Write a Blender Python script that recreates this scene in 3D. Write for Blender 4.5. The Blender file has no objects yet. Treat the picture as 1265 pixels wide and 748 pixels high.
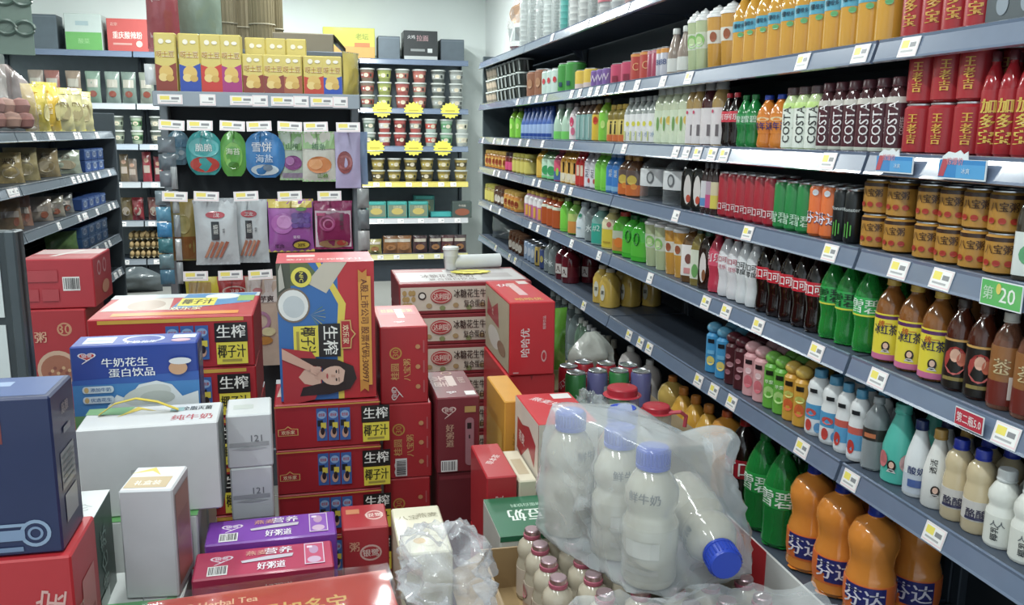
import bpy, math, random
from mathutils import Vector, Matrix, noise
random.seed(7)
SC = bpy.context.scene
COL = SC.collection
PI = math.pi

# ------------------------------------------------------------------ camera
CAMZ = 1.40
FPX, CX, CY = 1077.0, 632.5, 374.0
AX = [(0.976401, 0.030793, -0.213759), (-0.215685, 0.189447, -0.957909), (0.010999, 0.981408, 0.191618)]
cam_d = bpy.data.cameras.new('camera')
cam_d.sensor_width = 36.0
cam_d.lens = FPX / 1265.0 * 36.0
cam_d.clip_start = 0.02
cam = bpy.data.objects.new('camera', cam_d)
COL.objects.link(cam)
cam.matrix_world = Matrix.Translation((0, 0, CAMZ)) @ Matrix(AX).to_4x4()
SC.camera = cam

# ------------------------------------------------------------------ world, exposure
w = bpy.data.worlds.new('world'); SC.world = w
w.use_nodes = True
w.node_tree.nodes['Background'].inputs[0].default_value = (0.80, 0.92, 1.0, 1)
w.node_tree.nodes['Background'].inputs[1].default_value = 1.0
SC.view_settings.view_transform = 'Standard'
SC.view_settings.look = 'None'
SC.view_settings.gamma = 1.0
SC.view_settings.exposure = 0.25
SC.view_settings.use_curve_mapping = False
SC.cycles.max_bounces = 8
SC.cycles.diffuse_bounces = 3
SC.cycles.glossy_bounces = 3
SC.cycles.transmission_bounces = 6
SC.cycles.transparent_max_bounces = 16
SC.cycles.caustics_reflective = False
SC.cycles.caustics_refractive = False
SC.cycles.sample_clamp_indirect = 6.0

LAMPS = [(-0.1, 0.2, .9), (-0.1, 2.3, .95), (0.35, 4.4, 1.1), (0.5, 6.7, 2.2), (-1.1, 4.9, 1.2), (-1.3, 1.2, .9), (-1.0, 7.0, 2.8)]
LAMP_Z = 2.84
LAMP_W = 26.0

# ------------------------------------------------------------------ pixel helpers (true planes of the place)
def proj(p):
    d = (p[0], p[1], p[2] - CAMZ)
    c = [sum(AX[k][i] * d[k] for k in range(3)) for i in range(3)]
    return CX + FPX * c[0] / -c[2], CY - FPX * c[1] / -c[2]
def at(px, py, X=None, Y=None, Z=None):
    v = (px - CX, -(py - CY), -FPX)
    r = [sum(AX[k][i] * v[i] for i in range(3)) for k in range(3)]
    t = X / r[0] if X is not None else Y / r[1] if Y is not None else (Z - CAMZ) / r[2]
    return (t * r[0], t * r[1], CAMZ + t * r[2])
def ypx(px, z, X=1.25):
    lo, hi = 0.4, 14.0
    s = 1 if X > 0 else -1
    for _ in range(40):
        m = (lo + hi) / 2
        if (proj((X, m, z))[0] - px) * s > 0: lo = m
        else: hi = m
    return lo

# ------------------------------------------------------------------ materials
def lin(h):
    h = h.lstrip('#')
    if len(h) == 3: h = ''.join(c * 2 for c in h)
    o = []
    for i in (0, 2, 4):
        c = int(h[i:i + 2], 16) / 255
        o.append(c / 12.92 if c <= 0.04045 else ((c + 0.055) / 1.055) ** 2.4)
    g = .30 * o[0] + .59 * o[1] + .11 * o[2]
    o = [c * .93 + g * .07 for c in o]  # every colour pulled towards grey: a slight haze put into the colours
    return (*o, 1)
MC = {}
KIND = {  # roughness, metallic, coat, specular
    'p': (.32, 0, 0, .5), 'c': (.42, 0, .15, .5), 'w': (.9, 0, 0, .2), 'm': (.28, .9, 0, .5),
    's': (.45, .3, 0, .5), 'l': (.1, 0, .3, .5), 'k': (.22, 0, .6, .6), 'f': (.22, 0, .4, .6), 'd': (.7, 0, 0, .3), 'u': (.12, 0, 1, .6)}
def mat(spec):
    """spec = kind + '#' + hex: p plastic, c carton, w wall, m metal, s painted steel, l filled bottle, f foil bag, g see-through tint, x clear film"""
    if spec[0] == '#': spec = 'p' + spec
    if spec in MC: return MC[spec]
    k, hx = spec.split('#')
    m = bpy.data.materials.new({'p': 'plastic', 'c': 'card', 'w': 'plaster', 'm': 'metal', 's': 'steel', 'l': 'liquid', 'k': 'rail', 'f': 'foil', 'd': 'matt', 'g': 'tinted', 'x': 'film', 'y': 'haze_film', 'q': 'sheer_film', 'v': 'clear_film', 'u': 'gloss'}[k] + '_' + hx)
    m.use_nodes = True
    nt = m.node_tree; N = nt.nodes; L = nt.links
    b = N['Principled BSDF']; out = N['Material Output']
    tc = N.new('ShaderNodeTexCoord'); nz = N.new('ShaderNodeTexNoise')
    L.new(tc.outputs['Object'], nz.inputs['Vector'])
    nz.inputs['Scale'].default_value = {'w': 1.7, 's': 14, 'd': 9}.get(k, 22)
    nz.inputs['Detail'].default_value = 3
    mx = N.new('ShaderNodeMix'); mx.data_type = 'RGBA'; mx.blend_type = 'MULTIPLY'
    mx.inputs[0].default_value = {'w': .10, 's': .25, 'd': .3}.get(k, .12)
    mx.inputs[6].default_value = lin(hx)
    L.new(nz.outputs['Fac'], mx.inputs[7])
    col = mx.outputs[2]
    if k == 'v':
        tr = N.new('ShaderNodeBsdfTransparent'); gl = N.new('ShaderNodeBsdfGlossy'); ms = N.new('ShaderNodeMixShader')
        gl.inputs['Roughness'].default_value = .12
        fr = N.new('ShaderNodeFresnel'); fr.inputs['IOR'].default_value = 1.45
        L.new(fr.outputs[0], ms.inputs[0]); L.new(tr.outputs[0], ms.inputs[1]); L.new(gl.outputs[0], ms.inputs[2]); L.new(ms.outputs[0], out.inputs['Surface'])
        L.new(col, gl.inputs['Color'])
        MC[spec] = m
        return m
    if k in 'gxyq':
        tr = N.new('ShaderNodeBsdfTransparent')
        ms = N.new('ShaderNodeMixShader')
        fr = N.new('ShaderNodeLayerWeight'); fr.inputs['Blend'].default_value = .35
        mp = N.new('ShaderNodeMapRange')
        a, z = {'g': (.55, .95), 'x': (.04, .42), 'y': (.20, .70), 'q': (.13, .62)}[k]
        mp.inputs['To Min'].default_value = a; mp.inputs['To Max'].default_value = z
        L.new(fr.outputs['Facing'], mp.inputs['Value'])
        L.new(mp.outputs[0], ms.inputs[0])
        L.new(tr.outputs[0], ms.inputs[1]); L.new(b.outputs[0], ms.inputs[2])
        L.new(ms.outputs[0], out.inputs['Surface'])
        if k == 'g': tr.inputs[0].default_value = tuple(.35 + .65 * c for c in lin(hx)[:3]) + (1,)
        b.inputs['Roughness'].default_value = .08 if k != 'y' else .16
        b.inputs['Specular IOR Level'].default_value = .8
    else:
        r, me, ct, sp = KIND[k]
        b.inputs['Roughness'].default_value = r
        b.inputs['Metallic'].default_value = me
        b.inputs['Coat Weight'].default_value = ct
        b.inputs['Coat Roughness'].default_value = .08
        b.inputs['Specular IOR Level'].default_value = sp
        if k in 'fwd':
            bp = N.new('ShaderNodeBump'); bp.inputs['Strength'].default_value = {'f': .35, 'w': .05, 'd': .2}[k]
            bp.inputs['Distance'].default_value = .01
            L.new(nz.outputs['Fac'], bp.inputs['Height']); L.new(bp.outputs[0], b.inputs['Normal'])
    L.new(col, b.inputs['Base Color'])
    MC[spec] = m
    return m

# ------------------------------------------------------------------ mesh builder
class MB:
    def __init__(s): s.v = []; s.f = []; s.m = []; s.mats = []
    def mi(s, spec):
        if spec not in s.mats: s.mats.append(spec)
        return s.mats.index(spec)
    def add(s, vs, fs, spec):
        o = len(s.v); k = s.mi(spec)
        s.v += [tuple(v) for v in vs]
        for f in fs: s.f.append([i + o for i in f]); s.m.append(k)
        return s
    def box(s, a, b, spec, bev=0.0):
        (x0, y0, z0), (x1, y1, z1) = a, b
        if bev <= 0:
            vs = [(x, y, z) for z in (z0, z1) for y in (y0, y1) for x in (x0, x1)]
            return s.add(vs, [(0, 2, 3, 1), (4, 5, 7, 6), (0, 1, 5, 4), (2, 6, 7, 3), (0, 4, 6, 2), (1, 3, 7, 5)], spec)
        e = min(bev, (x1 - x0) * .45, (y1 - y0) * .45, (z1 - z0) * .45)
        cx = [(x0, x1), (y0, y1), (z0, z1)]
        vs = []; idx = {}
        for i in (0, 1):
            for j in (0, 1):
                for k in (0, 1):
                    c = [cx[0][i], cx[1][j], cx[2][k]]
                    sg = [1 - 2 * i, 1 - 2 * j, 1 - 2 * k]
                    for ax in range(3):
                        p = [c[q] + (sg[q] * e if q != ax else 0) for q in range(3)]
                        idx[(i, j, k, ax)] = len(vs); vs.append(p)
        fs = []
        for ax in range(3):
            for sd in (0, 1):
                q = []
                for (a1, b1) in ((0, 0), (1, 0), (1, 1), (0, 1)):
                    t = [0, 0, 0]; t[ax] = sd; t[(ax + 1) % 3] = a1; t[(ax + 2) % 3] = b1
                    q.append(idx[(*t, ax)])
                fs.append(q if sd else q[::-1])
        for ax in range(3):
            a1, a2 = (ax + 1) % 3, (ax + 2) % 3
            for s1 in (0, 1):
                for s2 in (0, 1):
                    t0 = [0] * 3; t0[ax] = 0; t0[a1] = s1; t0[a2] = s2
                    t1 = list(t0); t1[ax] = 1
                    q = [idx[(*t0, a1)], idx[(*t1, a1)], idx[(*t1, a2)], idx[(*t0, a2)]]
                    fs.append(q if (s1 == s2) is False else q[::-1])
        for i in (0, 1):
            for j in (0, 1):
                for k in (0, 1):
                    q = [idx[(i, j, k, a_)] for a_ in range(3)]
                    fs.append(q if (i + j + k) % 2 else q[::-1])
        return s.add(vs, fs, spec)
    def lathe(s, prof, spec, seg=16, n=2.0, c=(0, 0, 0), asp=1.0):
        vs = []; fs = []
        for r, z in prof:
            for i in range(seg):
                a = 2 * PI * (i + .5) / seg
                q = sq(a, n)
                vs.append((c[0] + r * q * math.cos(a), c[1] + r * q * math.sin(a) * asp, c[2] + z))
        for j in range(len(prof) - 1):
            for i in range(seg):
                k = (i + 1) % seg
                fs.append((j * seg + i, j * seg + k, (j + 1) * seg + k, (j + 1) * seg + i))
        if prof[0][0] > 1e-5: fs.append(tuple(range(seg))[::-1])
        if prof[-1][0] > 1e-5: fs.append(tuple((len(prof) - 1) * seg + i for i in range(seg)))
        return s.add(vs, fs, spec)
    def tube(s, pts, r, spec, seg=8, close=False):
        vs = []; fs = []; n = len(pts)
        P = [Vector(p) for p in pts]
        for i, p in enumerate(P):
            d = (P[min(i + 1, n - 1)] - P[max(i - 1, 0)])
            if close: d = P[(i + 1) % n] - P[i - 1]
            d.normalize()
            u = d.cross(Vector((0, 0, 1)))
            if u.length < .1: u = d.cross(Vector((1, 0, 0)))
            u.normalize(); w_ = d.cross(u)
            rr = r[i] if isinstance(r, (list, tuple)) else r
            for k in range(seg):
                a = 2 * PI * k / seg
                vs.append(p + u * math.cos(a) * rr + w_ * math.sin(a) * rr)
        m = n if close else n - 1
        for i in range(m):
            j = (i + 1) % n
            for k in range(seg):
                l = (k + 1) % seg
                fs.append((i * seg + k, i * seg + l, j * seg + l, j * seg + k))
        if not close: fs += [tuple(range(seg))[::-1], tuple((n - 1) * seg + k for k in range(seg))]
        return s.add(vs, fs, spec)
    def mesh(s, name, smooth=35):
        me = bpy.data.meshes.new(name)
        me.from_pydata(s.v, [], s.f)
        for sp in s.mats: me.materials.append(mat(sp))
        me.polygons.foreach_set('material_index', s.m)
        if smooth:
            me.polygons.foreach_set('use_smooth', [True] * len(s.f))
            me.set_sharp_from_angle(angle=math.radians(smooth))
        me.update()
        return me
    def obj(s, name, parent=None, smooth=35):
        o = bpy.data.objects.new(name, s.mesh(name, smooth))
        COL.objects.link(o); o.parent = parent
        return o
def sq(a, n):
    if n == 2: return 1.0
    return (abs(math.cos(a)) ** n + abs(math.sin(a)) ** n) ** (-1 / n)
def link(name, me, parent=None):
    o = bpy.data.objects.new(name, me); COL.objects.link(o); o.parent = parent
    return o
USED = {}
def tag(o, label, cat, group=None, kind=None):
    if label:
        if label in USED and not group: print('DUP LABEL', label)
        USED[label] = 1
        o['label'] = label
    if cat: o['category'] = cat
    if group: o['group'] = group
    if kind: o['kind'] = kind
    return o
def thing(name, loc, rz=0, label=None, cat=None, group=None):
    o = bpy.data.objects.new(name, None); COL.objects.link(o)
    o.empty_display_size = .05
    o.location = loc; o.rotation_euler = (0, 0, rz)
    return tag(o, label, cat, group)
def struct(name, mb, parent=None, smooth=0):
    o = mb.obj(name, parent, smooth)
    o['kind'] = 'structure'
    return o
ORD = ['first', 'second', 'third', 'fourth', 'fifth', 'sixth', 'seventh', 'eighth', 'ninth', 'tenth', 'eleventh', 'twelfth', 'thirteenth', 'fourteenth', 'fifteenth', 'sixteenth']

# ------------------------------------------------------------------ lettering and flat print
TX = {}
def text2d(s):
    """glyph outlines as flat faces, height 1, centred; returns verts, faces, width"""
    if s in TX: return TX[s]
    c = bpy.data.curves.new('t', 'FONT'); c.body = s; c.resolution_u = 2; c.offset = 0
    c.align_x = 'CENTER'; c.space_line = 1.0
    o = bpy.data.objects.new('t', c)
    me = o.to_mesh()
    vs = [(v.co.x, v.co.y) for v in me.vertices]; fs = [tuple(p.vertices) for p in me.polygons]
    o.to_mesh_clear()
    bpy.data.objects.remove(o); bpy.data.curves.remove(c)
    x0 = min(v[0] for v in vs); x1 = max(v[0] for v in vs); y0 = min(v[1] for v in vs); y1 = max(v[1] for v in vs)
    h = y1 - y0
    vs = [((x - (x0 + x1) / 2) / h, (y - (y0 + y1) / 2) / h) for x, y in vs]
    TX[s] = (vs, fs, (x1 - x0) / h)
    return TX[s]
class Art:
    """flat print laid on a surface; all shapes in metres (u to the right, v up)"""
    def __init__(s): s.items = []
    def put(s, vs, fs, col): s.items.append((vs, fs, col)); return s
    def r(s, u0, v0, u1, v1, col, nx=6):
        vs = []; fs = []
        for i in range(nx + 1):
            u = u0 + (u1 - u0) * i / nx
            vs += [(u, v0), (u, v1)]
        for i in range(nx): fs.append((2 * i, 2 * i + 2, 2 * i + 3, 2 * i + 1))
        return s.put(vs, fs, col)
    def e(s, u, v, ru, rv, col, n=18, rot=0):
        c, q = math.cos(rot), math.sin(rot)
        vs = []
        for i in range(n):
            a = 2 * PI * i / n
            x, y = ru * math.cos(a), rv * math.sin(a)
            vs.append((u + x * c - y * q, v + x * q + y * c))
        return s.put(vs, [tuple(range(n))], col)
    def p(s, pts, col): return s.put(list(pts), [tuple(range(len(pts)))], col)
    def ring(s, u, v, r0, r1, col, n=20, asp=1.0):
        vs = []; fs = []
        for i in range(n):
            a = 2 * PI * i / n
            vs += [(u + r0 * math.cos(a), v + r0 * asp * math.sin(a)), (u + r1 * math.cos(a), v + r1 * asp * math.sin(a))]
        for i in range(n):
            j = (i + 1) % n
            fs.append((2 * i, 2 * i + 1, 2 * j + 1, 2 * j))
        return s.put(vs, fs, col)
    def t(s, txt, u, v, h, col, rot=0, maxw=None, sx=1.0):
        vs, fs, w_ = text2d(txt)
        k = h
        if maxw and w_ * k * sx > maxw: sx = maxw / (w_ * k)
        a = math.radians(rot); c, q = math.cos(a), math.sin(a)
        o = []
        for x, y in vs:
            x *= k * sx; y *= k
            o.append((u + x * c - y * q, v + x * q + y * c))
        e = .016 * h                   # a second layer set beside the first makes the strokes bold
        s.put([(x - e * c, y - e * q) for x, y in o], fs, col)
        return s.put([(x + e * c, y + e * q) for x, y in o], fs, col)
    def bar(s, u, v, w_, h, rot=False):
        """barcode on a white patch"""
        s.r(u - w_ / 2, v - h / 2, u + w_ / 2, v + h / 2, 'c#e8e8e6', 1)
        rnd = random.Random(int(abs(u * 999 + v * 777)))
        x = u - w_ * .44
        while x < u + w_ * .42:
            k = w_ * rnd.choice((.02, .03, .05))
            if rot: y = v - h / 2 + (x - (u - w_ / 2)) / w_ * h; s.r(u - w_ * .4, y, u + w_ * .4, y + k * h / w_, 'c#3a3a3c', 1)
            else: s.r(x, v - h * .38, x + k, v + h * .42, 'c#3a3a3c', 1)
            x += k + w_ * rnd.choice((.02, .035, .05))
        return s
    def heart(s, u, v, k, col, txt='银鹭', tcol='c#ffffff'):
        pts = []
        for i in range(20):
            a = 2 * PI * i / 20
            x = 16 * math.sin(a) ** 3; y = 13 * math.cos(a) - 5 * math.cos(2 * a) - 2 * math.cos(3 * a) - math.cos(4 * a)
            pts.append((u + x / 16 * k, v + y / 17 * k * .75))
        pts = pts[::-1]
        s.p(pts, tcol)
        s.p([(u + (x - u) * .82, v + (y - v) * .78) for x, y in pts], col)
        s.t(txt, u, v + k * .08, k * .55, tcol, maxw=k * 1.2)
        s.p([(u + k * .3, v - k * .5), (u - k * .6, v - k * 1.15), (u - k * .55, v - k * 1.0), (u + k * .2, v - k * .35)], tcol)
        return s
    def rotated(s, rot, W, H):
        """lay a picture W x H out turned by rot degrees (90 or -90 or 180) about its box"""
        o = Art()
        for vs, fs, c in s.items:
            if rot == -90: vs = [(v, W - u) for u, v in vs]
            elif rot == 90: vs = [(H - v, u) for u, v in vs]
            elif rot == 180: vs = [(W - u, H - v) for u, v in vs]
            o.items.append((vs, fs, c))
        return o
    def build(s, mb, fn, lift=.0005, step=.00018):
        for i, (vs, fs, c) in enumerate(s.items):
            off = lift + step * i
            mb.add([fn(u, v, off) for u, v in vs], fs, c)
        return mb

# ------------------------------------------------------------------ drink packs
SH = {
 'pet': ([(0, 0), (.82, 0), (1, .035), (1, .60), (.97, .66), (.80, .76), (.46, .855), (.37, .885), (.37, .925)], (.43, .905, 1)),
 'cola': ([(0, 0), (.55, 0), (.84, .012), (.96, .06), (.92, .15), (.85, .27), (.89, .34), (1, .43), (1, .62), (.92, .70), (.55, .84), (.36, .90), (.36, .93)], (.42, .915, 1)),
 'wave': ([(0, 0), (.6, 0), (.86, .01), (.98, .05), (.95, .12), (1, .2), (1, .36), (.95, .42), (.84, .50), (.9, .6), (1, .68), (.98, .76), (.75, .86), (.32, .915), (.27, .94)], (.31, .93, 1)),
 'two': ([(0, 0), (.6, 0), (.86, .01), (1, .05), (.97, .12), (.97, .3), (1, .33), (1, .60), (.97, .64), (.84, .73), (.5, .87), (.28, .925), (.26, .945)], (.30, .935, 1)),
 'tea': ([(0, 0), (.93, 0), (1, .02), (1, .64), (.88, .72), (.84, .76), (.5, .86), (.42, .885), (.42, .915)], (.48, .90, 1)),
 'wide': ([(0, 0), (.92, 0), (1, .03), (1, .68), (.94, .745), (.68, .845), (.60, .87), (.60, .90)], (.66, .875, 1)),
 'milk': ([(0, 0), (.92, 0), (1, .03), (1, .46), (.86, .51), (.86, .55), (.98, .61), (.96, .70), (.7, .80), (.5, .845), (.5, .88)], (.58, .85, 1)),
 'yog': ([(0, 0), (.9, 0), (1, .03), (1, .50), (.90, .58), (.90, .62), (.99, .70), (.85, .80), (.5, .87), (.5, .9)], (.52, .875, 1)),
 'slim': ([(0, 0), (.92, 0), (1, .02), (1, .45), (.8, .62), (.5, .80), (.42, .85), (.42, .9)], (.47, .875, 1)),
 'ball': ([(0, 0), (.9, 0), (1, .02), (1, .73), (.72, .78), (.72, .79)], None),
 'wine': ([(0, 0), (.95, 0), (1, .02), (1, .60), (.85, .70), (.38, .79), (.33, .83), (.33, .93)], (.38, .86, 1)),
 'jar': ([(0, 0), (.92, 0), (1, .03), (1, .72), (.88, .80), (.84, .82)], (.90, .81, 1)),
 'cup': ([(0, 0), (.70, 0), (.72, .01), (.98, .80), (.98, .805)], None),
 'tub': ([(0, 0), (.72, 0), (.75, .02), (.95, .86), (.95, .88)], (1.0, .88, 1)),
 'jug': ([(0, 0), (.9, 0), (1, .03), (1, .14), (.95, .16), (1, .18), (1, .34), (.95, .36), (1, .38), (1, .56), (.9, .68), (.5, .84), (.3, .88), (.3, .92)], (.36, .90, 1)),
}
PROTO = {}
def rprof(pr, z):
    for (r0, z0), (r1, z1) in zip(pr, pr[1:]):
        if z0 <= z <= z1 and z1 > z0: return r0 + (r1 - r0) * (z - z0) / (z1 - z0)
    return pr[-1][0]
def make(shape, R, H, body, cap, labels=(), art=(), n=2, seg=16, fill=None, lid=None):
    """one drink pack: list of (part name, mesh, [(sub-part name, mesh)])"""
    parts = []
    if shape == 'can' or shape == 'fatcan':
        b = MB(); b.lathe([(.80 * R, 0), (R, .05 * H), (R, .90 * H), (.87 * R, .955 * H)], body, seg)
        l = MB(); l.lathe([(.87 * R, .955 * H), (.90 * R, .965 * H), (.90 * R, .995 * H), (.86 * R, H), (.82 * R, .975 * H), (.001, .975 * H)], 'm#c9ccd0', seg)
        l.box((-.012 * R / .033, -.006 * R / .033, .975 * H), (.012 * R / .033, .006 * R / .033, .985 * H), 'm#b9bcc0')
        pr = [(R, 0), (R, H)]
        parts.append(['body', b.mesh('body'), []]); parts.append(['lid', l.mesh('lid'), []])
    elif shape == 'box':
        b = MB(); b.box((-R, -R * .8, 0), (R, R * .8, H), body, .003)
        parts.append(['body', b.mesh('body'), []]); pr = [(R, 0), (R, H)]
        if cap:
            t = MB(); t.lathe([(.011, H), (.011, H + .014), (.001, H + .015)], cap, 10); parts.append(['cap', t.mesh('cap'), []])
    else:
        pn, cp = SH[shape]
        pr = [(r * R, z * H) for r, z in pn]
        b = MB(); b.lathe(pr, body, seg, n)
        if shape in ('two', 'wave', 'cola', 'pet') and R > .03:   # petal foot of a soda bottle
            for k in range(5):
                a = 2 * PI * k / 5
                b.lathe([(.001, 0), (.012 * R / .05, 0), (.02 * R / .05, .02 * H), (.001, .04 * H)], body, 8, 2, (.62 * R * math.cos(a), .62 * R * math.sin(a), 0))
        parts.append(['body', b.mesh('body'), []])
        if fill:
            q = MB(); q.lathe([(max(r * .94, .0005), max(z, .002)) for r, z in pr if z <= fill[1] * H] + [(rprof(pr, fill[1] * H) * .94, fill[1] * H)], fill[0], seg, n)
            parts.append(['drink', q.mesh('drink'), []])
        if cp:
            cr, z0, z1 = cp; cr *= R; z0 *= H; z1 *= H
            c = MB(); c.lathe([(cr, z0), (cr, z1 - .12 * (z1 - z0)), (cr * .9, z1), (.0005, z1)], cap, seg)
            c.lathe([(cr * 1.03, z0), (cr * 1.06, z0 + .001), (cr * 1.06, z0 + .18 * (z1 - z0)), (cr, z0 + .2 * (z1 - z0))], cap, seg)
            parts.append(['cap', c.mesh('cap'), []])
        if shape == 'ball':
            c = MB()
            c.lathe([(R * .70, .785 * H)] + [(max(R * .98 * math.sin(t), .0005), .885 * H - .115 * H * math.cos(t)) for t in [.5, .8, 1.1, 1.4, 1.7, 2.0, 2.4, 2.8, 3.1]], lid or body, seg)
            parts.append(['ball_cap', c.mesh('ball_cap'), []])
        if shape == 'cup':
            c = MB()
            c.lathe([(R * 1.02, .80 * H), (R * 1.02, .83 * H), (R * .92, .86 * H), (R * .80, .875 * H), (R * .78, .90 * H), (R * .55, .92 * H), (R * .5, .95 * H), (R * .25, .97 * H), (R * .08, H), (.0005, H)], cap, seg)
            parts.append(['dome_lid', c.mesh('dome_lid'), []])
    nn = n
    def fn(u, v, off):
        r = rprof(pr, v) + off if shape != 'box' else 0
        if shape == 'box': return (-R - off, -u, v)
        a = PI + u / max(rprof(pr, v), .004)
        q = sq(a, nn)
        return (r * q * math.cos(a), r * q * math.sin(a), v)
    for i, (z0, z1, c) in enumerate(labels):
        lm = MB()
        if shape == 'box': lm.box((-R - .0005, -R * .8 - .0005, z0 * H), (R + .0005, R * .8 + .0005, z1 * H), c)
        else:
            zs = sorted({z0 * H, z1 * H, *[z for r, z in pr if z0 * H < z < z1 * H]})
            lm.lathe([(rprof(pr, z) + .0006 + .0002 * i, z) for z in zs], c, seg, n)
        parts.append(['label' if i == 0 else 'label_band', lm.mesh('label'), []])
    if art:
        A = Art()
        for k, *a in art:
            a = list(a)
            if k == 't': A.t(a[0], a[1], a[2] * H, a[3], a[4], *a[5:])
            elif k == 'e': A.e(a[0], a[1] * H, a[2], a[3], a[4], 12)
            elif k == 'r': A.r(a[0], a[1] * H, a[2], a[3] * H, a[4], 4)
            elif k == 'lady':     # small printed portrait
                u, v, s_ = a[0], a[1] * H, a[2]
                A.e(u, v, s_ * .55, s_ * .75, 'p#2a201e', 12).e(u, v + s_ * .1, s_ * .33, s_ * .45, 'p#e0b8a4', 12).p([(u - s_ * .6, v - s_ * .9), (u + s_ * .6, v - s_ * .9), (u + s_ * .3, v - s_ * .45), (u - s_ * .3, v - s_ * .45)], 'p#d8d4d2')
        am = MB(); A.build(am, fn, .0010 + .03 * R, .00015)
        tgt = [p for p in parts if p[0] == 'label']
        if tgt: tgt[0][2].append(('print', am.mesh('print', 0)))
        else: parts.append(['print', am.mesh('print', 0), []])
    return parts
def put(parts, name, loc, rz, label, cat, group=None, tilt=None):
    t = thing(name, loc, rz, label, cat, group)
    if tilt: t.rotation_euler = tilt
    for pn, me, subs in parts:
        o = link(pn, me, t)
        for sn, sm in subs: link(sn, sm, o)
    return t
# ================================================================== the room
RW, LW, BW, CEIL = 1.64, -2.80, 8.66, 2.9
m = MB(); m.box((LW - .1, -1.6, -.1), (RW + .1, BW + .1, 0), 'w#8f8f8b'); floor = struct('floor', m)
fm = MB(); g = .6                                       # floor tiles, one mesh data shared
fm.box((.003, .003, 0), (g - .003, g - .003, .004), 'u#a9aaa4', .001); fmesh = fm.mesh('tile', 0)
for i in range(7):
    for j in range(9):
        t = link('tile', fmesh, floor); t.location = (LW + .1 + i * g, -.9 + j * g, 0)
m = MB(); m.box((LW - .1, -1.6, CEIL), (RW + .1, BW + .1, CEIL + .1), 'w#f2f4f2'); struct('ceiling', m)
m = MB(); m.box((LW - .1, BW, 0), (RW + .1, BW + .1, CEIL), 'w#eef6f3'); struct('wall_back', m)
m = MB(); m.box((RW, -1.6, 0), (RW + .1, BW, CEIL), 'w#e8eeed'); struct('wall_right', m)
m = MB(); m.box((LW - .1, -1.6, 0), (LW, BW, CEIL), 'w#ecf2ef'); struct('wall_left', m)
m = MB(); m.box((LW, BW - .012, 0), (RW, BW, .09), 'p#8c9092'); struct('baseboard_back', m)

lampm = MB(); lampm.box((-.62, -.06, 0), (.62, .06, .05), 's#eceeee', .006)
lhouse = lampm.mesh('housing')
tm = MB(); tm.tube([(-.59, 0, -.02), (.59, 0, -.02)], .014, 'p#f4f6f6', 10)
ltube = tm.mesh('tube')
for i, (x, y, pw) in enumerate(LAMPS):
    t = thing('ceiling_light', (x, y, LAMP_Z), PI / 2, '%s fluorescent batten light on the ceiling, counting from the entrance' % ORD[i], 'light', 'ceiling lights')
    link('housing', lhouse, t); link('tube', ltube, t)
    d = bpy.data.lights.new('lamp', 'AREA'); d.shape = 'RECTANGLE'; d.size = 1.18; d.size_y = .10
    d.energy = LAMP_W * pw; d.color = (.94, 1.0, .98)
    o = bpy.data.objects.new('lamp', d); COL.objects.link(o); o.parent = t; o.location = (0, 0, -.045)

# ================================================================== gondola shelving
def tag_mesh(w_=.06, h=.042, y='#f0e060'):
    b = MB(); b.box((-w_ / 2, -.0015, -h / 2), (w_ / 2, 0, h / 2), 'c#e9e9ea')
    A = Art()
    A.r(-w_ * .46, -h * .42, w_ * .47, h * .45, 'c#f3d2d6', 1).r(-w_ * .44, -h * .36, w_ * .44, h * .42, 'c#f1f1ef', 1)
    if y: A.r(-w_ * .40, -h * .05, -w_ * .02, h * .34, 'c' + y, 1)
    A.r(w_ * .05, -h * .02, w_ * .36, h * .22, 'c#8a8c90', 1).r(-w_ * .36, -h * .26, w_ * .3, -h * .16, 'c#b0b2b4', 1)
    A.build(b, lambda u, v, o: (u, -.0015 - o, v), .0003, .00015)
    return b.mesh('price_tag', 0)
TAG = tag_mesh(); TAGW = tag_mesh(.055, .04, None)
def burst(k=.075):
    b = MB(); pts = []
    for i in range(28):
        r = k if i % 2 else k * .80
        a = 2 * PI * i / 28
        pts.append((r * 1.25 * math.cos(a), r * math.sin(a)))
    n = len(pts)
    vs = [(x, 0, y) for x, y in pts] + [(x, -.002, y) for x, y in pts]
    b.add(vs, [tuple(range(n, 2 * n)), tuple(range(n))[::-1]] + [(i, (i + 1) % n, n + (i + 1) % n, n + i) for i in range(n)], 'c#efe24a')
    A = Art(); A.r(-k * .6, -k * .1, k * .6, k * .05, 'c#b8a83a', 1).r(-k * .4, -k * .35, k * .4, -k * .25, 'c#c8b84a', 1)
    A.build(b, lambda u, v, o: (u, -.002 - o, v))
    return b.mesh('burst_tag', 0)
BURST = burst()
BOARD, RAIL, PANEL = 's#525d6e', 'k#6b7a92', 's#39424a'
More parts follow.
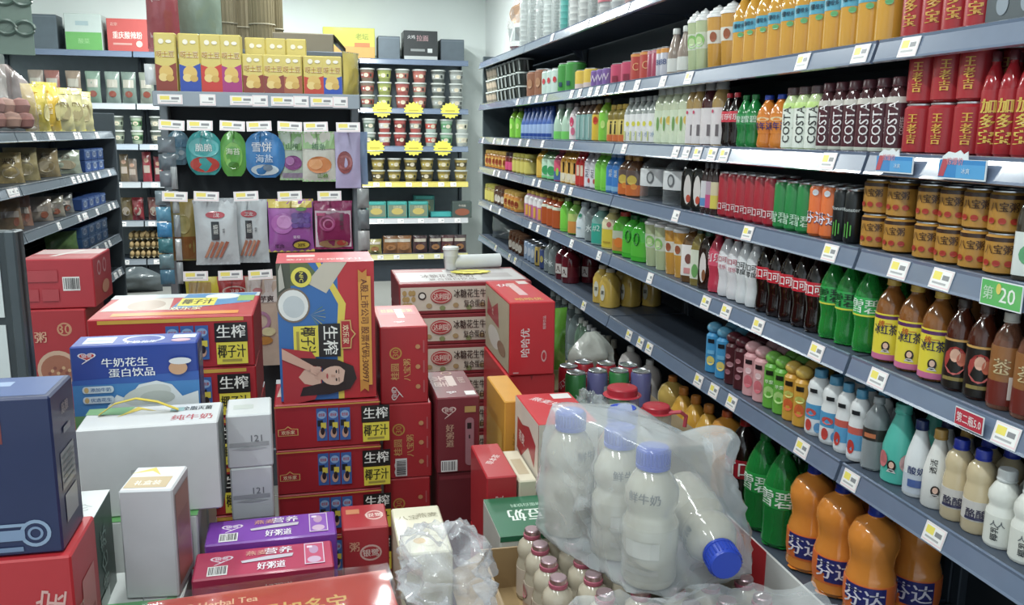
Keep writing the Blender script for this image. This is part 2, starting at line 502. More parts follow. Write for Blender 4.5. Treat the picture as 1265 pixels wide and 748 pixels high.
def unit(label, org, rz, W, D, levels, rails=None, tags=None, bursts=None, top=None, back=PANEL, ends=(True, True), board=BOARD, lip=.045, rail=RAIL):
    t = thing('shelving_unit', org, rz, label, 'shelf')
    top = top or max(levels) + .06
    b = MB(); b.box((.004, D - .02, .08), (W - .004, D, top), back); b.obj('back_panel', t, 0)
    for x in (0, W):
        u = MB(); x0 = 0 if x == 0 else W - .03
        u.box((x0, D - .045, 0), (x0 + .03, D - .02, top), 's#4a545e', .003); u.obj('upright', t, 0)
    k = MB(); k.box((.004, .03, 0), (W - .004, .05, max(min(levels) - .03, .02)), 's#444c55'); k.obj('kick_plate', t, 0)
    for i, z in enumerate(levels):
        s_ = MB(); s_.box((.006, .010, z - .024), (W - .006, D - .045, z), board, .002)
        for x in (.012, W - .016):     # bracket under the board end
            s_.add([(x, D - .11, z - .024), (x, D - .05, z - .024), (x, D - .05, z - .07), (x + .004, D - .11, z - .024), (x + .004, D - .05, z - .024), (x + .004, D - .05, z - .07)],
                   [(0, 1, 2), (5, 4, 3), (0, 2, 5, 3), (0, 3, 4, 1), (1, 4, 5, 2)], board)
        so = s_.obj('shelf', t, 0)
        r = MB(); rc = (rails or {}).get(i, rail)
        # extruded price rail: face leaning slightly back, rolled top and bottom edge
        pf = [(-.010, -lip), (-.004, -lip - .003), (.008, -lip), (.012, 0), (.008, .004), (.003, .002), (.004, -.004), (-.007, -lip + .005)]
        n = len(pf)
        vs = [(x, y, z + q) for x in (.004, W - .004) for y, q in pf]
        r.add(vs, [tuple(range(n)), tuple(range(n, 2 * n))[::-1]] + [(j, n + j, n + (j + 1) % n, (j + 1) % n) for j in range(n)], rc)
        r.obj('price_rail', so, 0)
        for x, me in (tags or {}).get(i, []):
            if .03 < x < W - .03:
                o = link('price_tag', me, so); o.location = (x, -.003, z - lip * .5); o.rotation_euler = (-.27, random.uniform(-.03, .03), 0)
        for x in (bursts or {}).get(i, []):
            o = link('burst_tag', BURST, so); o.location = (x, -.004, z - lip * .3)
    return t

FX = 1.22                                                   # front of the long drinks shelving
LV = dict(A=1.910, B=1.607, C=1.362, D=1.142, E=.887, F=.618, G=.210)
KEYS = 'ABCDEFG'
LEV = [LV[k] for k in KEYS]
SHELFNAME = dict(A='top', B='second', C='third', D='fourth', E='fifth', F='sixth', G='bottom')
TAGPX = {
 'A': [683, 726, 748, 775], 'B': [640, 655, 664, 674, 707, 717, 730, 739, 749, 769, 788, 820, 852, 993, 1065, 1125],
 'C': [597, 611, 622, 628, 643, 653, 671, 707, 772, 836, 849, 863, 881, 896, 1025],
 'D': [611, 617, 627, 660, 667, 688, 697, 706, 836, 925, 1027, 1112, 1165],
 'E': [607, 618, 645, 656, 665, 679, 707, 741, 804, 873, 898, 938, 1010, 1086, 1245],
 'F': [613, 630, 637, 722, 778, 792, 803, 864, 883, 905, 992, 1052, 1156], 'G': [927, 963, 995]}
BRK = [6.685, 5.20, 3.535, 1.785, 0.05]
for q in range(4):
    y1, y0 = BRK[q], BRK[q + 1]
    tg = {}
    for i, k in enumerate(KEYS):
        for px in TAGPX[k]:
            yy = ypx(px, LEV[i] - .02, FX)
            if y0 < yy < y1: tg.setdefault(i, []).append((y1 - yy, TAG if (px > 850 or k == 'F') else TAGW))
    unit(['long drinks shelving unit farthest along, next to the back wall', 'drinks shelving unit second from the back wall', 'drinks shelving unit holding the soda cans and flavoured cups',
          'drinks shelving unit closest to the entrance with the large sodas'][q],
         (FX, y1, 0), -PI / 2, y1 - y0 - .004, .40, LEV, tags=tg, top=1.98)

ep = MB(); ep.box((FX + .03, 6.69, 0), (FX + .40, 6.715, 1.96), 's#566266', .003)
tag(ep.obj('end_panel', None, 0), 'grey end panel closing the drinks shelving towards the back wall', 'panel')
# promo cards clipped to the rails
def card(name, px, key, w_, h, label, paint, dz=0.0, cut=None):
    z = LV[key] - .02 + dz
    y = ypx(px, z, FX)
    t = thing(name, (FX - .013, y, z), -PI / 2, label, 'sign')
    b = MB()
    pts = cut or [(-w_ / 2, -h / 2), (w_ / 2, -h / 2), (w_ / 2, h / 2), (-w_ / 2, h / 2)]
    n = len(pts)
    b.add([(x, 0, y_) for x, y_ in pts] + [(x, -.002, y_) for x, y_ in pts], [tuple(range(n, 2 * n)), tuple(range(n))[::-1]] + [(i, (i + 1) % n, n + (i + 1) % n, n + i) for i in range(n)], 'u#e8f0f4')
    b.obj('card', t, 0)
    A = Art(); paint(A, w_, h)
    p = MB(); A.build(p, lambda u, v, o: (u, -.002 - o, v), .0004, .0002); p.obj('print', t, 0)
def blue_paint(A, w_, h):
    A.r(-w_ * .48, -h * .44, w_ * .48, h * .28, 'u#3f8fd0', 1).r(-w_ * .1, -h * .44, w_ * .48, h * .1, 'u#58a8e0', 1)
    A.p([(-w_ * .48, -h * .4), (-w_ * .36, -h * .4), (-w_ * .26, h * .3), (-w_ * .40, h * .3)], 'u#c05060')
    A.t('惊爆价', -w_ * .14, h * .22, h * .30, 'u#e89aa8').t('冰爽', w_ * .1, -h * .15, h * .22, 'u#cfe6f6')
def cloud(w_, h):
    return [(-w_ / 2, -h / 2), (w_ / 2, -h / 2), (w_ / 2, h * .3), (w_ * .12, h * .3), (w_ * .10, h * .62), (w_ * .02, h * .5), (-w_ * .06, h * .66), (-w_ * .16, h * .55), (-w_ * .3, h * .6), (-w_ * .42, h * .4)]
card('promo_card', 1112, 'C', .125, .045, 'blue shelf promo card with a jagged top, under the stacked red cans', blue_paint, .004, cloud(.125, .045))
card('promo_card', 1196, 'C', .13, .048, 'wider blue shelf promo card under the tall red bottles', blue_paint, .002, cloud(.13, .048))
def green_paint(A, w_, h):
    A.r(-w_ * .48, -h * .45, w_ * .48, h * .45, 'u#5fc06a', 1).t('20', w_ * .16, 0, h * .55, 'u#e8f4ea').t('第', -w_ * .3, 0, h * .5, 'u#bfe6c4').e(-w_ * .05, h * .2, w_ * .06, h * .2, 'u#e0d060')
card('promo_card', 1245, 'D', .10, .05, 'green shelf promo card on the fourth shelf near the entrance', green_paint, -.002, None)
def red_paint(A, w_, h):
    A.r(-w_ * .48, -h * .45, w_ * .48, h * .45, 'u#c23a4c', 1).t('第二瓶5.0', 0, 0, h * .55, 'u#f0e4e4', 0, w_ * .85)
card('promo_card', 1205, 'E', .075, .036, 'red shelf promo card on the fifth shelf below the amber teas', red_paint, .0, None)

# ---- back wall shelving, facing the entrance
BY = 8.20
BL = [2.04, 1.605, 1.262, .935, .595, .255]
bx = [-2.62, -1.50, -.50, .40, 1.40]
bn = ['shelving unit along the back wall in the corner behind the snack rack', 'back wall shelving unit holding the egg trays', 'back wall shelving unit hidden behind the snack display stand', 'back wall shelving unit of instant noodle cups beside the drinks']
def bxp(px, i): return at(px, 0, Y=BY)[0] if False else at(px, [80, 140, 187, 231, 276, 320][i], Y=BY)[0]
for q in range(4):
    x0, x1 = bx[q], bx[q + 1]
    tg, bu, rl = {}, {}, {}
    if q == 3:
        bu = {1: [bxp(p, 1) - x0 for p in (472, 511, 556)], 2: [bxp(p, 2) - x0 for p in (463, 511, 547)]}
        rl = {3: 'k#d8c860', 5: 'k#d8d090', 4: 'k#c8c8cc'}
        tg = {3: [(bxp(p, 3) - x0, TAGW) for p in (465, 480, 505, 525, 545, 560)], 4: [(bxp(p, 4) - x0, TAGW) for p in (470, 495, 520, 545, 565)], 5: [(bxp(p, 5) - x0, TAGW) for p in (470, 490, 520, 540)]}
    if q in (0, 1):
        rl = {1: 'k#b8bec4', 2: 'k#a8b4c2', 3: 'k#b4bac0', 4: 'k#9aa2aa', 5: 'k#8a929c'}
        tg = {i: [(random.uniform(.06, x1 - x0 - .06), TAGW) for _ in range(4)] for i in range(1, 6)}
    unit(bn[q], (x0, BY, 0), 0, x1 - x0 - .004, .44, BL, rails=rl, tags=tg, bursts=bu, top=2.25 if q != 3 else 2.10, back='s#6f7b82')  # back panels coloured lighter, with the haze painted into them

# ---- snack shelving along the left wall, facing the aisle
SX = -1.37
SL = [1.375, 1.125, .90, .665, .43, .2]
def syp(px, z): return ypx(px, z, SX)
SY0, SY1 = 2.6, 6.60
sm = 4.55
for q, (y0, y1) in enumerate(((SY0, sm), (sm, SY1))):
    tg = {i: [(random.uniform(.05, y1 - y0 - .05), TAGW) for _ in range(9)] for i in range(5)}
    unit(['snack shelving unit by the left wall, entrance end', 'snack shelving unit by the left wall, end towards the back wall'][q], (SX, y0, 0), PI / 2, y1 - y0 - .004, .42, SL, tags=tg, top=1.43, board='s#6a727c', back='s#5d686e', rail='k#737c84')  # lighter back panel colour stands in for haze on this side
m = MB(); m.box((SX - .42, SY1 + .002, 0), (SX + .01, SY1 + .028, 1.50), 's#4d565c', .003); 
tag(m.obj('end_panel', None, 0), 'dark grey end panel closing the snack shelving beside the egg trays', 'panel')
# ================================================================== drinks on the long shelving
def W_(s): return ('t', s)
P = {
 # name: (object name, category, shape, R, H, body, cap, labels, art, extra)
 'cola':   ('cola_bottle', 'bottle', 'cola', .0335, .214, 'l#1a0c0a', '#a01420', [(.46, .63, '#c4142c')], [('t', '可口可乐', 0, .545, .026, '#f4eeee', 0, .075)], {}),
 'colas':  ('small_cola_bottle', 'bottle', 'cola', .030, .165, 'l#1a0c0a', '#c02030', [(.46, .66, '#d03044')], [('t', '可乐', 0, .56, .018, '#f4eeee')], {}),
 'zero':   ('clear_cola_bottle', 'bottle', 'cola', .031, .203, 'l#d6dadd', '#9aa0a4', [(.44, .66, '#dfe3e5')], [('t', '可口可乐', 0, .60, .02, '#22262a', 0, .06), ('t', '零度', 0, .50, .018, '#22262a')], {}),
 'white':  ('white_cola_bottle', 'bottle', 'cola', .031, .203, 'l#d8d8dc', '#8c1a2c', [(.44, .66, '#e4e2e6')], [('t', '可口可乐', 0, .60, .018, '#b82c48', 0, .06), ('t', '可乐', 0, .48, .014, '#c4506a')], {}),
 'pinkc':  ('pink_cola_bottle', 'bottle', 'cola', .031, .203, 'l#c43a52', '#a81c30', [(.44, .68, '#d8506c')], [('t', '可乐', 0, .58, .03, '#f2dde2')], {}),
 'lime':   ('lime_soda_bottle', 'bottle', 'cola', .0355, .212, 'g#1f9a3c', 'g#2a9a48', [(.44, .64, '#1f9c46'), (.425, .445, '#d8d838')], [('t', '雪碧', 0, .545, .034, '#0d3a20', 0)], {'fill': ('l#1c7a34', .62)}),
 'limew':  ('lime_soda_bottle', 'bottle', 'cola', .0355, .212, 'g#1f9a3c', 'g#2a9a48', [(.44, .64, '#22a84c'), (.425, .445, '#d8d838')], [('t', '雪碧', 0, .545, .034, '#dcefe0', 0), ('t', '雪碧', .08, .545, .034, '#dcefe0', 0)], {'fill': ('l#1c7a34', .62)}),
 'limes':  ('small_lime_soda_bottle', 'bottle', 'cola', .030, .155, 'l#157a38', '#1f7a40', [(.44, .64, '#178a44')], [('t', '雪碧', 0, .54, .02, '#cfe8d6')], {}),
 'orgs':   ('small_orange_soda_bottle', 'bottle', 'cola', .032, .15, 'l#d07a1c', '#2446b0', [(.28, .62, '#e0862a')], [('t', '美年达', 0, .42, .022, '#2a3a8c', 0, .06), ('e', .0, .55, .02, .006, '#f0d8a8')], {}),
 'big_lime': ('large_lime_soda_bottle', 'bottle', 'two', .056, .300, 'g#1f9a44', '#1f8a40', [(.42, .62, '#1f9a44')], [('t', '雪碧', 0, .52, .05, '#e6f2e8'), ('t', '雪碧', .16, .52, .05, '#e6f2e8')], {'fill': ('l#137034', .72)}),
 'big_org': ('large_orange_soda_bottle', 'bottle', 'wave', .062, .300, 'l#e48c2c', '#2340b0', [(.13, .38, '#e8722a')], [('p4',), ('t', '芬达', 0.0, .27, .048, '#e8e4f0'), ('t', '芬达', -.17, .27, .048, '#e8e4f0')], {}),
 'big_cola': ('large_cola_bottle', 'bottle', 'two', .056, .300, 'l#1c0e0c', '#a81820', [(.40, .60, '#a8182c')], [('t', '可口', 0, .50, .045, '#efe6e6')], {}),
 'tea_y':  ('yellow_label_tea_bottle', 'bottle', 'pet', .0345, .196, 'l#8a5420', '#d8b040', [(.03, .58, '#e2d024'), (.52, .56, '#5a2a60'), (.03, .10, '#c86a94')], [('t', '冰红茶', 0, .40, .024, '#2a2450', 0, .05), ('t', '统一', 0, .47, .014, '#c03a20'), ('lady', .005, .20, .016)], {}),
 'tea_b':  ('black_label_tea_bottle', 'bottle', 'pet', .035, .190, 'l#4a2010', '#40302a', [(.03, .58, '#1a1613'), (.55, .575, '#c89a50')], [('e', .0, .34, .022, .030, '#a83a34'), ('e', .0, .40, .010, .014, '#d8a890'), ('e', .012, .36, .009, .014, '#c86a50'), ('r', -.022, .12, .022, .16, '#8a7a40')], {}),
 'tea_a':  ('amber_tea_bottle', 'bottle', 'tea', .034, .187, 'g#8a5a44', '#c8c4bc', [(.05, .66, '#8c5a2c'), (.05, .30, '#6a241a')], [('t', '茶', .0, .46, .03, '#c8b48a'), ('r', .014, .12, .026, .36, '#d8ccc4'), ('r', -.012, .38, .012, .39, '#c0a878')], {'fill': ('l#7a3a20', .72)}),
 'costa':  ('coffee_bottle', 'bottle', 'wide', .0265, .168, 'l#4a2a2e', '#5a3038', [(.03, .66, '#4c1c28'), (.66, .74, '#c9c4bc'), (.02, .07, '#c4c8bc')], [('t', 'COSTA', 0, .40, .021, '#eeeaea', 90), ('t', 'COFFEE', .020, .36, .008, '#cfc4c4', 90)], {}),
 'costaw': ('latte_bottle', 'bottle', 'wide', .028, .165, 'l#c6d8a0', '#5a4448', [(.03, .66, '#dfe6dc'), (.66, .75, '#bcdc7c')], [('t', 'COSTA', 0, .40, .021, '#2a2c2c', 90), ('t', 'cha', .020, .36, .010, '#54605a', 90)], {}),
 'can_r':  ('cola_can', 'can', 'can', .0264, .142, '#a4182c', None, [], [('t', '可口可乐', 0.0, .24, .024, '#e6d4d6', 0, .075), ('t', '可乐', .09, .24, .024, '#e6d4d6')], {}),
 'can_g':  ('lime_soda_can', 'can', 'can', .0268, .135, '#15813c', None, [], [('t', '雪碧', 0.0, .24, .03, '#bfe0c8', 0), ('t', '雪碧', .09, .24, .03, '#bfe0c8', 0)], {}),
 'can_o':  ('orange_soda_can', 'can', 'can', .0262, .135, '#dd6a26', None, [], [('t', '芬达', 0, .36, .032, '#28327c', 0), ('t', '芬达', .0012, .37, .030, '#ece8f2', 0), ('e', 0, .84, .008, .008, '#c8d0d8'), ('e', .03, .84, .008, .008, '#c8d0d8')], {}),
 'can_k':  ('energy_drink_can', 'can', 'can', .0245, .132, '#14181a', None, [], [('r', -.012, .12, -.009, .36, '#4fa03c'), ('r', -.005, .10, -.002, .40, '#4fa03c'), ('r', .002, .14, .005, .34, '#4fa03c'), ('t', 'Monster', 0, .62, .009, '#c8d0d0')], {}),
 'can_y':  ('gold_can', 'can', 'fatcan', .036, .079, '#b5822e', None, [(.80, .90, '#3a2418')], [('t', '八宝粥', 0, .62, .018, '#4a2c14', 0, .05), ('e', -.02, .28, .007, .006, '#a83020'), ('e', .0, .28, .007, .006, '#a83020'), ('e', .02, .28, .007, .006, '#a83020'), ('r', .055, .3, .07, .75, '#c8c0b0')], {}),
 'can_red': ('red_herbal_tea_can', 'can', 'fatcan', .035, .107, '#a8202a', None, [], [('t', '王\n老\n吉', 0, .50, .062, '#d8a83c')], {}),
 'red_bot': ('tall_red_tea_bottle', 'bottle', 'pet', .026, .198, 'l#a01c26', '#5a2028', [(.03, .64, '#a8202a')], [('t', '加\n多\n宝', 0, .34, .085, '#d8b848')], {}),
 'red_tall': ('red_tea_bottle', 'bottle', 'pet', .031, .20, 'l#a01c26', '#5a2028', [(.03, .66, '#ac222c')], [('t', '加\n多\n宝', 0, .34, .085, '#d8a848')], {}),
 'juice':  ('orange_juice_bottle', 'bottle', 'pet', .0345, .222, 'l#d29a2c', '#d8682c', [(.44, .58, '#52a6c0')], [('t', '橙', -.014, .52, .014, '#2a3a2c'), ('e', .006, .40, .009, .007, '#64b070'), ('t', '鲜橙多', 0, .52, .012, '#24405a', 0, .03)], {}),
 'cupg':   ('pale_green_fruit_drink_cup', 'cup', 'cup', .040, .205, 'l#b8c69a', '#e6e8e8', [(.36, .62, '#cfd8c4')], [('e', 0, .49, .020, .022, '#8cc46a'), ('e', 0, .49, .012, .013, '#c4dca4')], {}),
 'cupa':   ('amber_fruit_drink_cup', 'cup', 'cup', .040, .205, 'l#d09a3c', '#e6e8e8', [(.40, .60, '#dcd8cc')], [('e', 0.0, .5, .012, .016, '#a05a3c')], {}),
 'rio':    ('small_clear_bottle', 'bottle', 'slim', .030, .165, 'g#b8a89c', '#c8ccc8', [(.08, .36, '#d2d4d0')], [], {}),
 'w5':     ('white_label_drink_bottle', 'bottle', 'pet', .0315, .182, 'g#b4bcb8', '#b4bcba', [(.03, .63, '#dedfdf')], [('e', .0, .42, .008, .010, '#d8d44a'), ('t', '水', .012, .2, .02, '#9ab0cc'), ('r', -.02, .06, -.008, .26, '#c4cc8c')], {}),
 'pg':     ('pale_green_label_bottle', 'bottle', 'wide', .0345, .205, 'l#c2ccae', '#b2bcb8', [(.03, .60, '#cfdcc2')], [('e', -.005, .36, .006, .026, '#74a05c'), ('e', .016, .42, .012, .016, '#d4b64c')], {}),
 'am':     ('pale_label_amber_drink_bottle', 'bottle', 'wide', .0325, .205, 'l#a68a54', '#9ca09e', [(.03, .60, '#d9d4d6')], [('r', .004, .16, .014, .34, '#6a6266'), ('e', -.012, .54, .006, .006, '#c8486a')], {}),
 'dk':     ('pale_label_dark_drink_bottle', 'bottle', 'wide', .0325, .205, 'l#4a2428', '#9ca09e', [(.03, .60, '#d9d4d6')], [('r', .004, .16, .014, .34, '#6a6266')], {}),
 'blue':   ('blue_slim_bottle', 'bottle', 'slim', .036, .185, '#3458a0', '#2a489a', [(.05, .46, '#8ea6cc')], [('r', -.02, .08, .02, .18, '#2c4a94')], {}),
 'gcl':    ('pale_green_clear_bottle', 'bottle', 'slim', .042, .188, 'l#a8c4b0', '#c8d0cc', [(.03, .24, '#6cc45c')], [], {}),
 'pinkl':  ('pink_and_white_label_bottle', 'bottle', 'pet', .038, .185, 'l#c8c0c2', '#8a7c7c', [(.03, .66, '#d9d0d2')], [('e', -.005, .5, .014, .024, '#c84468'), ('e', .004, .25, .012, .02, '#cc6a86')], {}),
 'teal':   ('grey_teal_label_bottle', 'bottle', 'pet', .036, .19, 'l#5c4a40', '#a8a4a0', [(.03, .66, '#7fa6a2')], [('r', -.004, .08, .004, .6, '#a8c0bc')], {}),
 'yr':     ('yellow_and_red_label_bottle', 'bottle', 'pet', .036, .19, 'l#7a5a2c', '#a8a4a0', [(.03, .64, '#d8b42c')], [('e', 0, .5, .014, .018, '#c8402c')], {}),
 'lg':     ('lime_green_label_bottle', 'bottle', 'pet', .040, .192, 'l#7aa82c', '#7a7c60', [(.03, .66, '#7cc43a')], [('e', 0, .4, .012, .018, '#bce07c')], {}),
 'st':     ('striped_fruit_tea_bottle', 'bottle', 'yog', .040, .16, 'l#8a7a3a', '#c8a83c', [(.03, .60, '#c8b458'), (.03, .2, '#cc6c34')], [('r', -.004, .22, .004, .56, '#2a2a24')], {}),
 'gold_jar': ('amber_jam_jar', 'jar', 'jar', .058, .125, 'l#b4762c', '#c8a24c', [(.15, .6, '#c8a04a')], [('e', 0, .38, .02, .022, '#8a3a1c')], {}),
 'pink_jar': ('pink_label_jam_jar', 'jar', 'jar', .050, .125, 'l#6a2a24', '#3a2a2a', [(.08, .5, '#cc4a78')], [], {}),
 'yel_jar': ('yellow_label_jam_jar', 'jar', 'jar', .050, .125, 'l#9a8a3c', '#b8b04c', [(.08, .62, '#c8bc5c')], [], {}),
 'brn_jar': ('brown_jar', 'jar', 'jar', .052, .13, 'l#4a2c1c', '#6a4a34', [(.1, .6, '#5c4434')], [('e', 0, .35, .018, .026, '#c8c0b4')], {}),
 'yb':     ('yellow_juice_bottle', 'bottle', 'tea', .042, .172, 'l#cf9c2c', '#8a6a4c', [(.08, .6, '#d8b048')], [], {'n': 4}),
 'gb':     ('green_label_tea_bottle', 'bottle', 'tea', .052, .172, 'l#6a8a5c', '#5c4c3c', [(.06, .66, '#a8c8b0')], [('e', 0, .30, .03, .026, '#3c9a5c'), ('r', -.03, .05, .03, .12, '#6cc07c')], {'n': 4}),
 'pb':     ('pink_and_blue_label_bottle', 'bottle', 'tea', .040, .172, 'l#a8506a', '#c45c6c', [(.32, .66, '#c8506c'), (.05, .32, '#4a6a9c')], [('e', 0, .3, .01, .022, '#9ac44a')], {'n': 4}),
 'yk':     ('yellow_tea_bottle_with_dark_stripe', 'bottle', 'tea', .040, .176, 'l#c89030', '#a87c54', [(.05, .64, '#cfa04a'), (.05, .3, '#d8cca8')], [('r', -.005, .32, .005, .62, '#241c18'), ('e', 0, .2, .012, .018, '#e0d8c4')], {'n': 3}),
 'rd':     ('red_label_juice_bottle', 'bottle', 'tea', .036, .172, 'l#b83030', '#b82c3c', [(.05, .62, '#c43a34')], [('r', -.008, .3, .008, .6, '#d8c8b0')], {'n': 3}),
 'wt':     ('white_label_water_bottle', 'bottle', 'pet', .036, .178, 'l#c0bcc4', '#a8a4ac', [(.05, .68, '#d8d6de')], [('t', '苏打', 0, .4, .02, '#5a5c6c', 90), ('e', .012, .2, .006, .012, '#c44c4c')], {}),
 'lgn':    ('bright_green_bottle', 'bottle', 'tea', .0365, .178, 'l#6cc23c', '#a8b48c', [(.10, .70, '#74c83c')], [], {'n': 3}),
 'bln':    ('blue_label_bottle', 'bottle', 'tea', .0335, .172, 'l#3c78b8', '#8aa8c8', [(.06, .7, '#3c7cc4'), (.06, .18, '#7cb0d4')], [('t', '海盐', 0, .5, .016, '#d8e4f0', 90)], {'n': 3}),
 'orf':    ('orange_fruit_label_bottle', 'bottle', 'tea', .042, .165, 'l#6a4a34', '#b88c3c', [(.04, .66, '#5a4844'), (.04, .30, '#cc6a2c')], [('e', 0, .42, .022, .02, '#c8b04c'), ('e', .01, .26, .014, .012, '#dc8a34')], {'n': 3}),
 'liq':    ('large_clear_liquor_bottle', 'bottle', 'tea', .074, .188, 'x#b4bcc0', '#8a9296', [(.30, .66, '#cdd0d2')], [('e', 0, .48, .016, .024, '#6a6e72'), ('e', 0, .48, .010, .016, '#b8bcbe')], {'n': 2.5}),
 'olive':  ('dark_olive_oil_bottle', 'bottle', 'tea', .033, .185, 'l#161412', '#1f4a34', [(.06, .62, 'p#14120f')], [('e', .0, .37, .013, .052, '#d4d0cc'), ('e', .004, .2, .008, .014, '#c04a34')], {'n': 4}),
 'sm1':    ('white_label_small_bottle', 'bottle', 'tea', .028, .165, 'l#3a2a2a', '#5a5c60', [(.12, .64, '#cfd0d4')], [('r', -.012, .14, .012, .3, '#5a8cc0')], {'n': 3}),
 'sm2':    ('magenta_label_small_bottle', 'bottle', 'tea', .028, .165, 'l#3a2a2a', '#5a5c60', [(.12, .64, '#b4a0b0'), (.12, .38, '#c44c84')], [], {'n': 3}),
 'sm3':    ('yellow_label_small_bottle', 'bottle', 'tea', .028, .165, 'l#3a2a2a', '#5a5c60', [(.12, .64, '#cfc8a4'), (.12, .38, '#cfc44c')], [], {'n': 3}),
 'sauce':  ('dark_bottle_with_white_label', 'bottle', 'tea', .036, .178, 'l#3c3428', '#3a3c38', [(.05, .50, '#d6dcd8')], [('e', .005, .27, .014, .018, '#5aa070')], {'n': 4}),
 'wtop':   ('white_capped_fruit_drink_bottle', 'bottle', 'wide', .048, .165, 'l#c890a8', '#d0b04c', [(.05, .5, '#c46c94'), (.5, .8, '#dcd8d8')], [('r', -.014, .08, .006, .46, '#d8a43c')], {}),
 'tear':   ('red_brown_tea_bottle', 'bottle', 'tea', .044, .165, 'l#a8481c', '#c8a04c', [(.03, .6, '#b0501f'), (.6, .70, '#c8ccb8')], [], {'n': 4}),
 'aloe':   ('green_aloe_drink_bottle', 'bottle', 'tea', .046, .178, 'l#3fae2c', '#1c6a38', [(.12, .46, '#54bc34')], [('ring',)], {'n': 4}),
 'mango':  ('orange_label_fruit_bottle', 'bottle', 'tea', .046, .180, 'l#4fa02c', '#c03a2c', [(.08, .56, '#c88a3c'), (.36, .56, '#b8bca8')], [('e', 0, .28, .022, .022, '#e07c2c')], {'n': 4}),
 'orl':    ('orange_and_lime_label_bottle', 'bottle', 'pet', .046, .172, 'l#7ab048', '#b8c46c', [(.05, .62, '#d08a3c'), (.4, .62, '#b4c46c')], [], {}),
 'sq':     ('pale_squeeze_bottle', 'bottle', 'slim', .046, .178, '#ccd8dc', '#c4d0d4', [], [('e', .0, .62, .012, .012, '#2c8c6c'), ('r', -.014, .28, .014, .31, '#8ab4c8')], {}),
 'tealb':  ('teal_label_bottle', 'bottle', 'tea', .048, .178, 'l#7aa8a0', '#c4ccc8', [(.05, .56, '#34a894')], [('t', '#2', 0, .44, .03, '#c8e8e0')], {'n': 3}),
 'yl':     ('yellow_label_clear_bottle', 'bottle', 'tea', .048, .182, 'l#c8bc7c', '#c0bc94', [(.05, .60, '#d8c434'), (.5, .74, '#ddd6b0')], [('r', -.02, .16, .02, .2, '#b89a2c'), ('e', .01, .62, .012, .012, '#c06a6a')], {'n': 3}),
 'milkw':  ('brown_bottle_with_white_label', 'bottle', 'tea', .036, .200, 'l#6a4a24', '#70685c', [(.12, .66, '#ddd8d6')], [('e', 0, .42, .012, .018, '#7a4a44'), ('r', -.014, .16, .014, .26, '#cf8a8c')], {'n': 4}),
 'milkg':  ('olive_oil_bottle_with_pale_label', 'bottle', 'tea', .033, .200, 'l#8a7a3c', '#24503a', [(.12, .62, '#d4dac8')], [('e', 0, .26, .012, .024, '#6aa45c')], {'n': 4}),
 'milkd':  ('dark_bottle_with_curved_white_label', 'bottle', 'tea', .033, .198, 'l#2c1c12', '#245a40', [], [('e', .0, .37, .012, .052, '#d8d4d0'), ('e', .004, .24, .007, .02, '#8a5a3c')], {'n': 4}),
 'bl_b':   ('blue_ball_cap_drink_bottle', 'bottle', 'ball', .028, .170, '#3c94c8', None, [], [('r', -.012, .60, .010, .68, '#141c24'), ('e', 0, .25, .014, .016, '#e4cf6c'), ('r', -.012, .38, .012, .46, '#6cb4dc')], {'lid': '#64accf'}),
 'bl_m':   ('maroon_ball_cap_drink_bottle', 'bottle', 'ball', .028, .168, '#4a1c24', None, [], [('e', -.004, .55, .010, .008, '#a87078'), ('e', .004, .40, .012, .009, '#b08088'), ('e', -.002, .25, .010, .009, '#9a6470')], {'lid': '#5a2630'}),
 'bl_p':   ('pink_ball_cap_drink_bottle', 'bottle', 'ball', .029, .168, '#d8a0a4', None, [], [('r', -.012, .60, .010, .68, '#241c20'), ('e', 0, .28, .014, .020, '#d46c78'), ('e', .0, .48, .010, .010, '#e6c4c8')], {'lid': '#dca8ac'}),
 'bl_g':   ('green_ball_cap_drink_bottle', 'bottle', 'ball', .029, .168, '#63ac38', None, [], [('r', -.012, .60, .010, .68, '#182414'), ('e', 0, .30, .016, .018, '#a8d47c'), ('t', '苹果', 0, .48, .012, '#e0f0d0')], {'lid': '#7cc04c'}),
 'bl_y':   ('yellow_ball_cap_drink_bottle', 'bottle', 'ball', .029, .168, '#cf9a2c', None, [], [('r', -.012, .60, .010, .68, '#241c10'), ('e', 0, .28, .014, .018, '#d8642c'), ('e', .0, .46, .014, .010, '#c4c45c')], {'lid': '#d4b04c'}),
 'yogb':   ('white_yogurt_drink_bottle_with_blue_cap', 'bottle', 'yog', .033, .178, '#dcdfe0', '#4f94b8', [(.05, .48, '#dadfe4'), (.26, .48, '#4c9ac8')], [('e', -.006, .36, .016, .010, '#d0504c'), ('e', -.01, .16, .010, .016, '#c8443c'), ('r', -.012, .66, .008, .72, '#24282c'), ('e', .016, .14, .010, .014, '#5c98c8')], {}),
 'yogr':   ('white_yogurt_drink_bottle_with_red_band', 'bottle', 'yog', .033, .178, '#dcdfe0', '#4f94b8', [(.05, .48, '#dadfe4'), (.38, .48, '#c85c50'), (.16, .38, '#58a0cc')], [('e', -.008, .20, .010, .018, '#c43c34'), ('r', -.012, .66, .008, .72, '#24282c')], {}),
 'clr':    ('clear_water_bottle_with_dark_print', 'bottle', 'pet', .031, .178, 'g#a8b0b4', '#9aa0a4', [(.42, .58, '#33302c')], [('r', -.014, .46, .014, .52, '#c07048')], {}),
 'tealy':  ('turquoise_yogurt_bottle', 'bottle', 'slim', .038, .185, '#48b4a4', '#4cb4a4', [], [('lady', -.006, .24, .018), ('e', .026, .3, .016, .022, '#d0a4a4'), ('e', -.03, .3, .014, .02, '#c46c70')], {}),
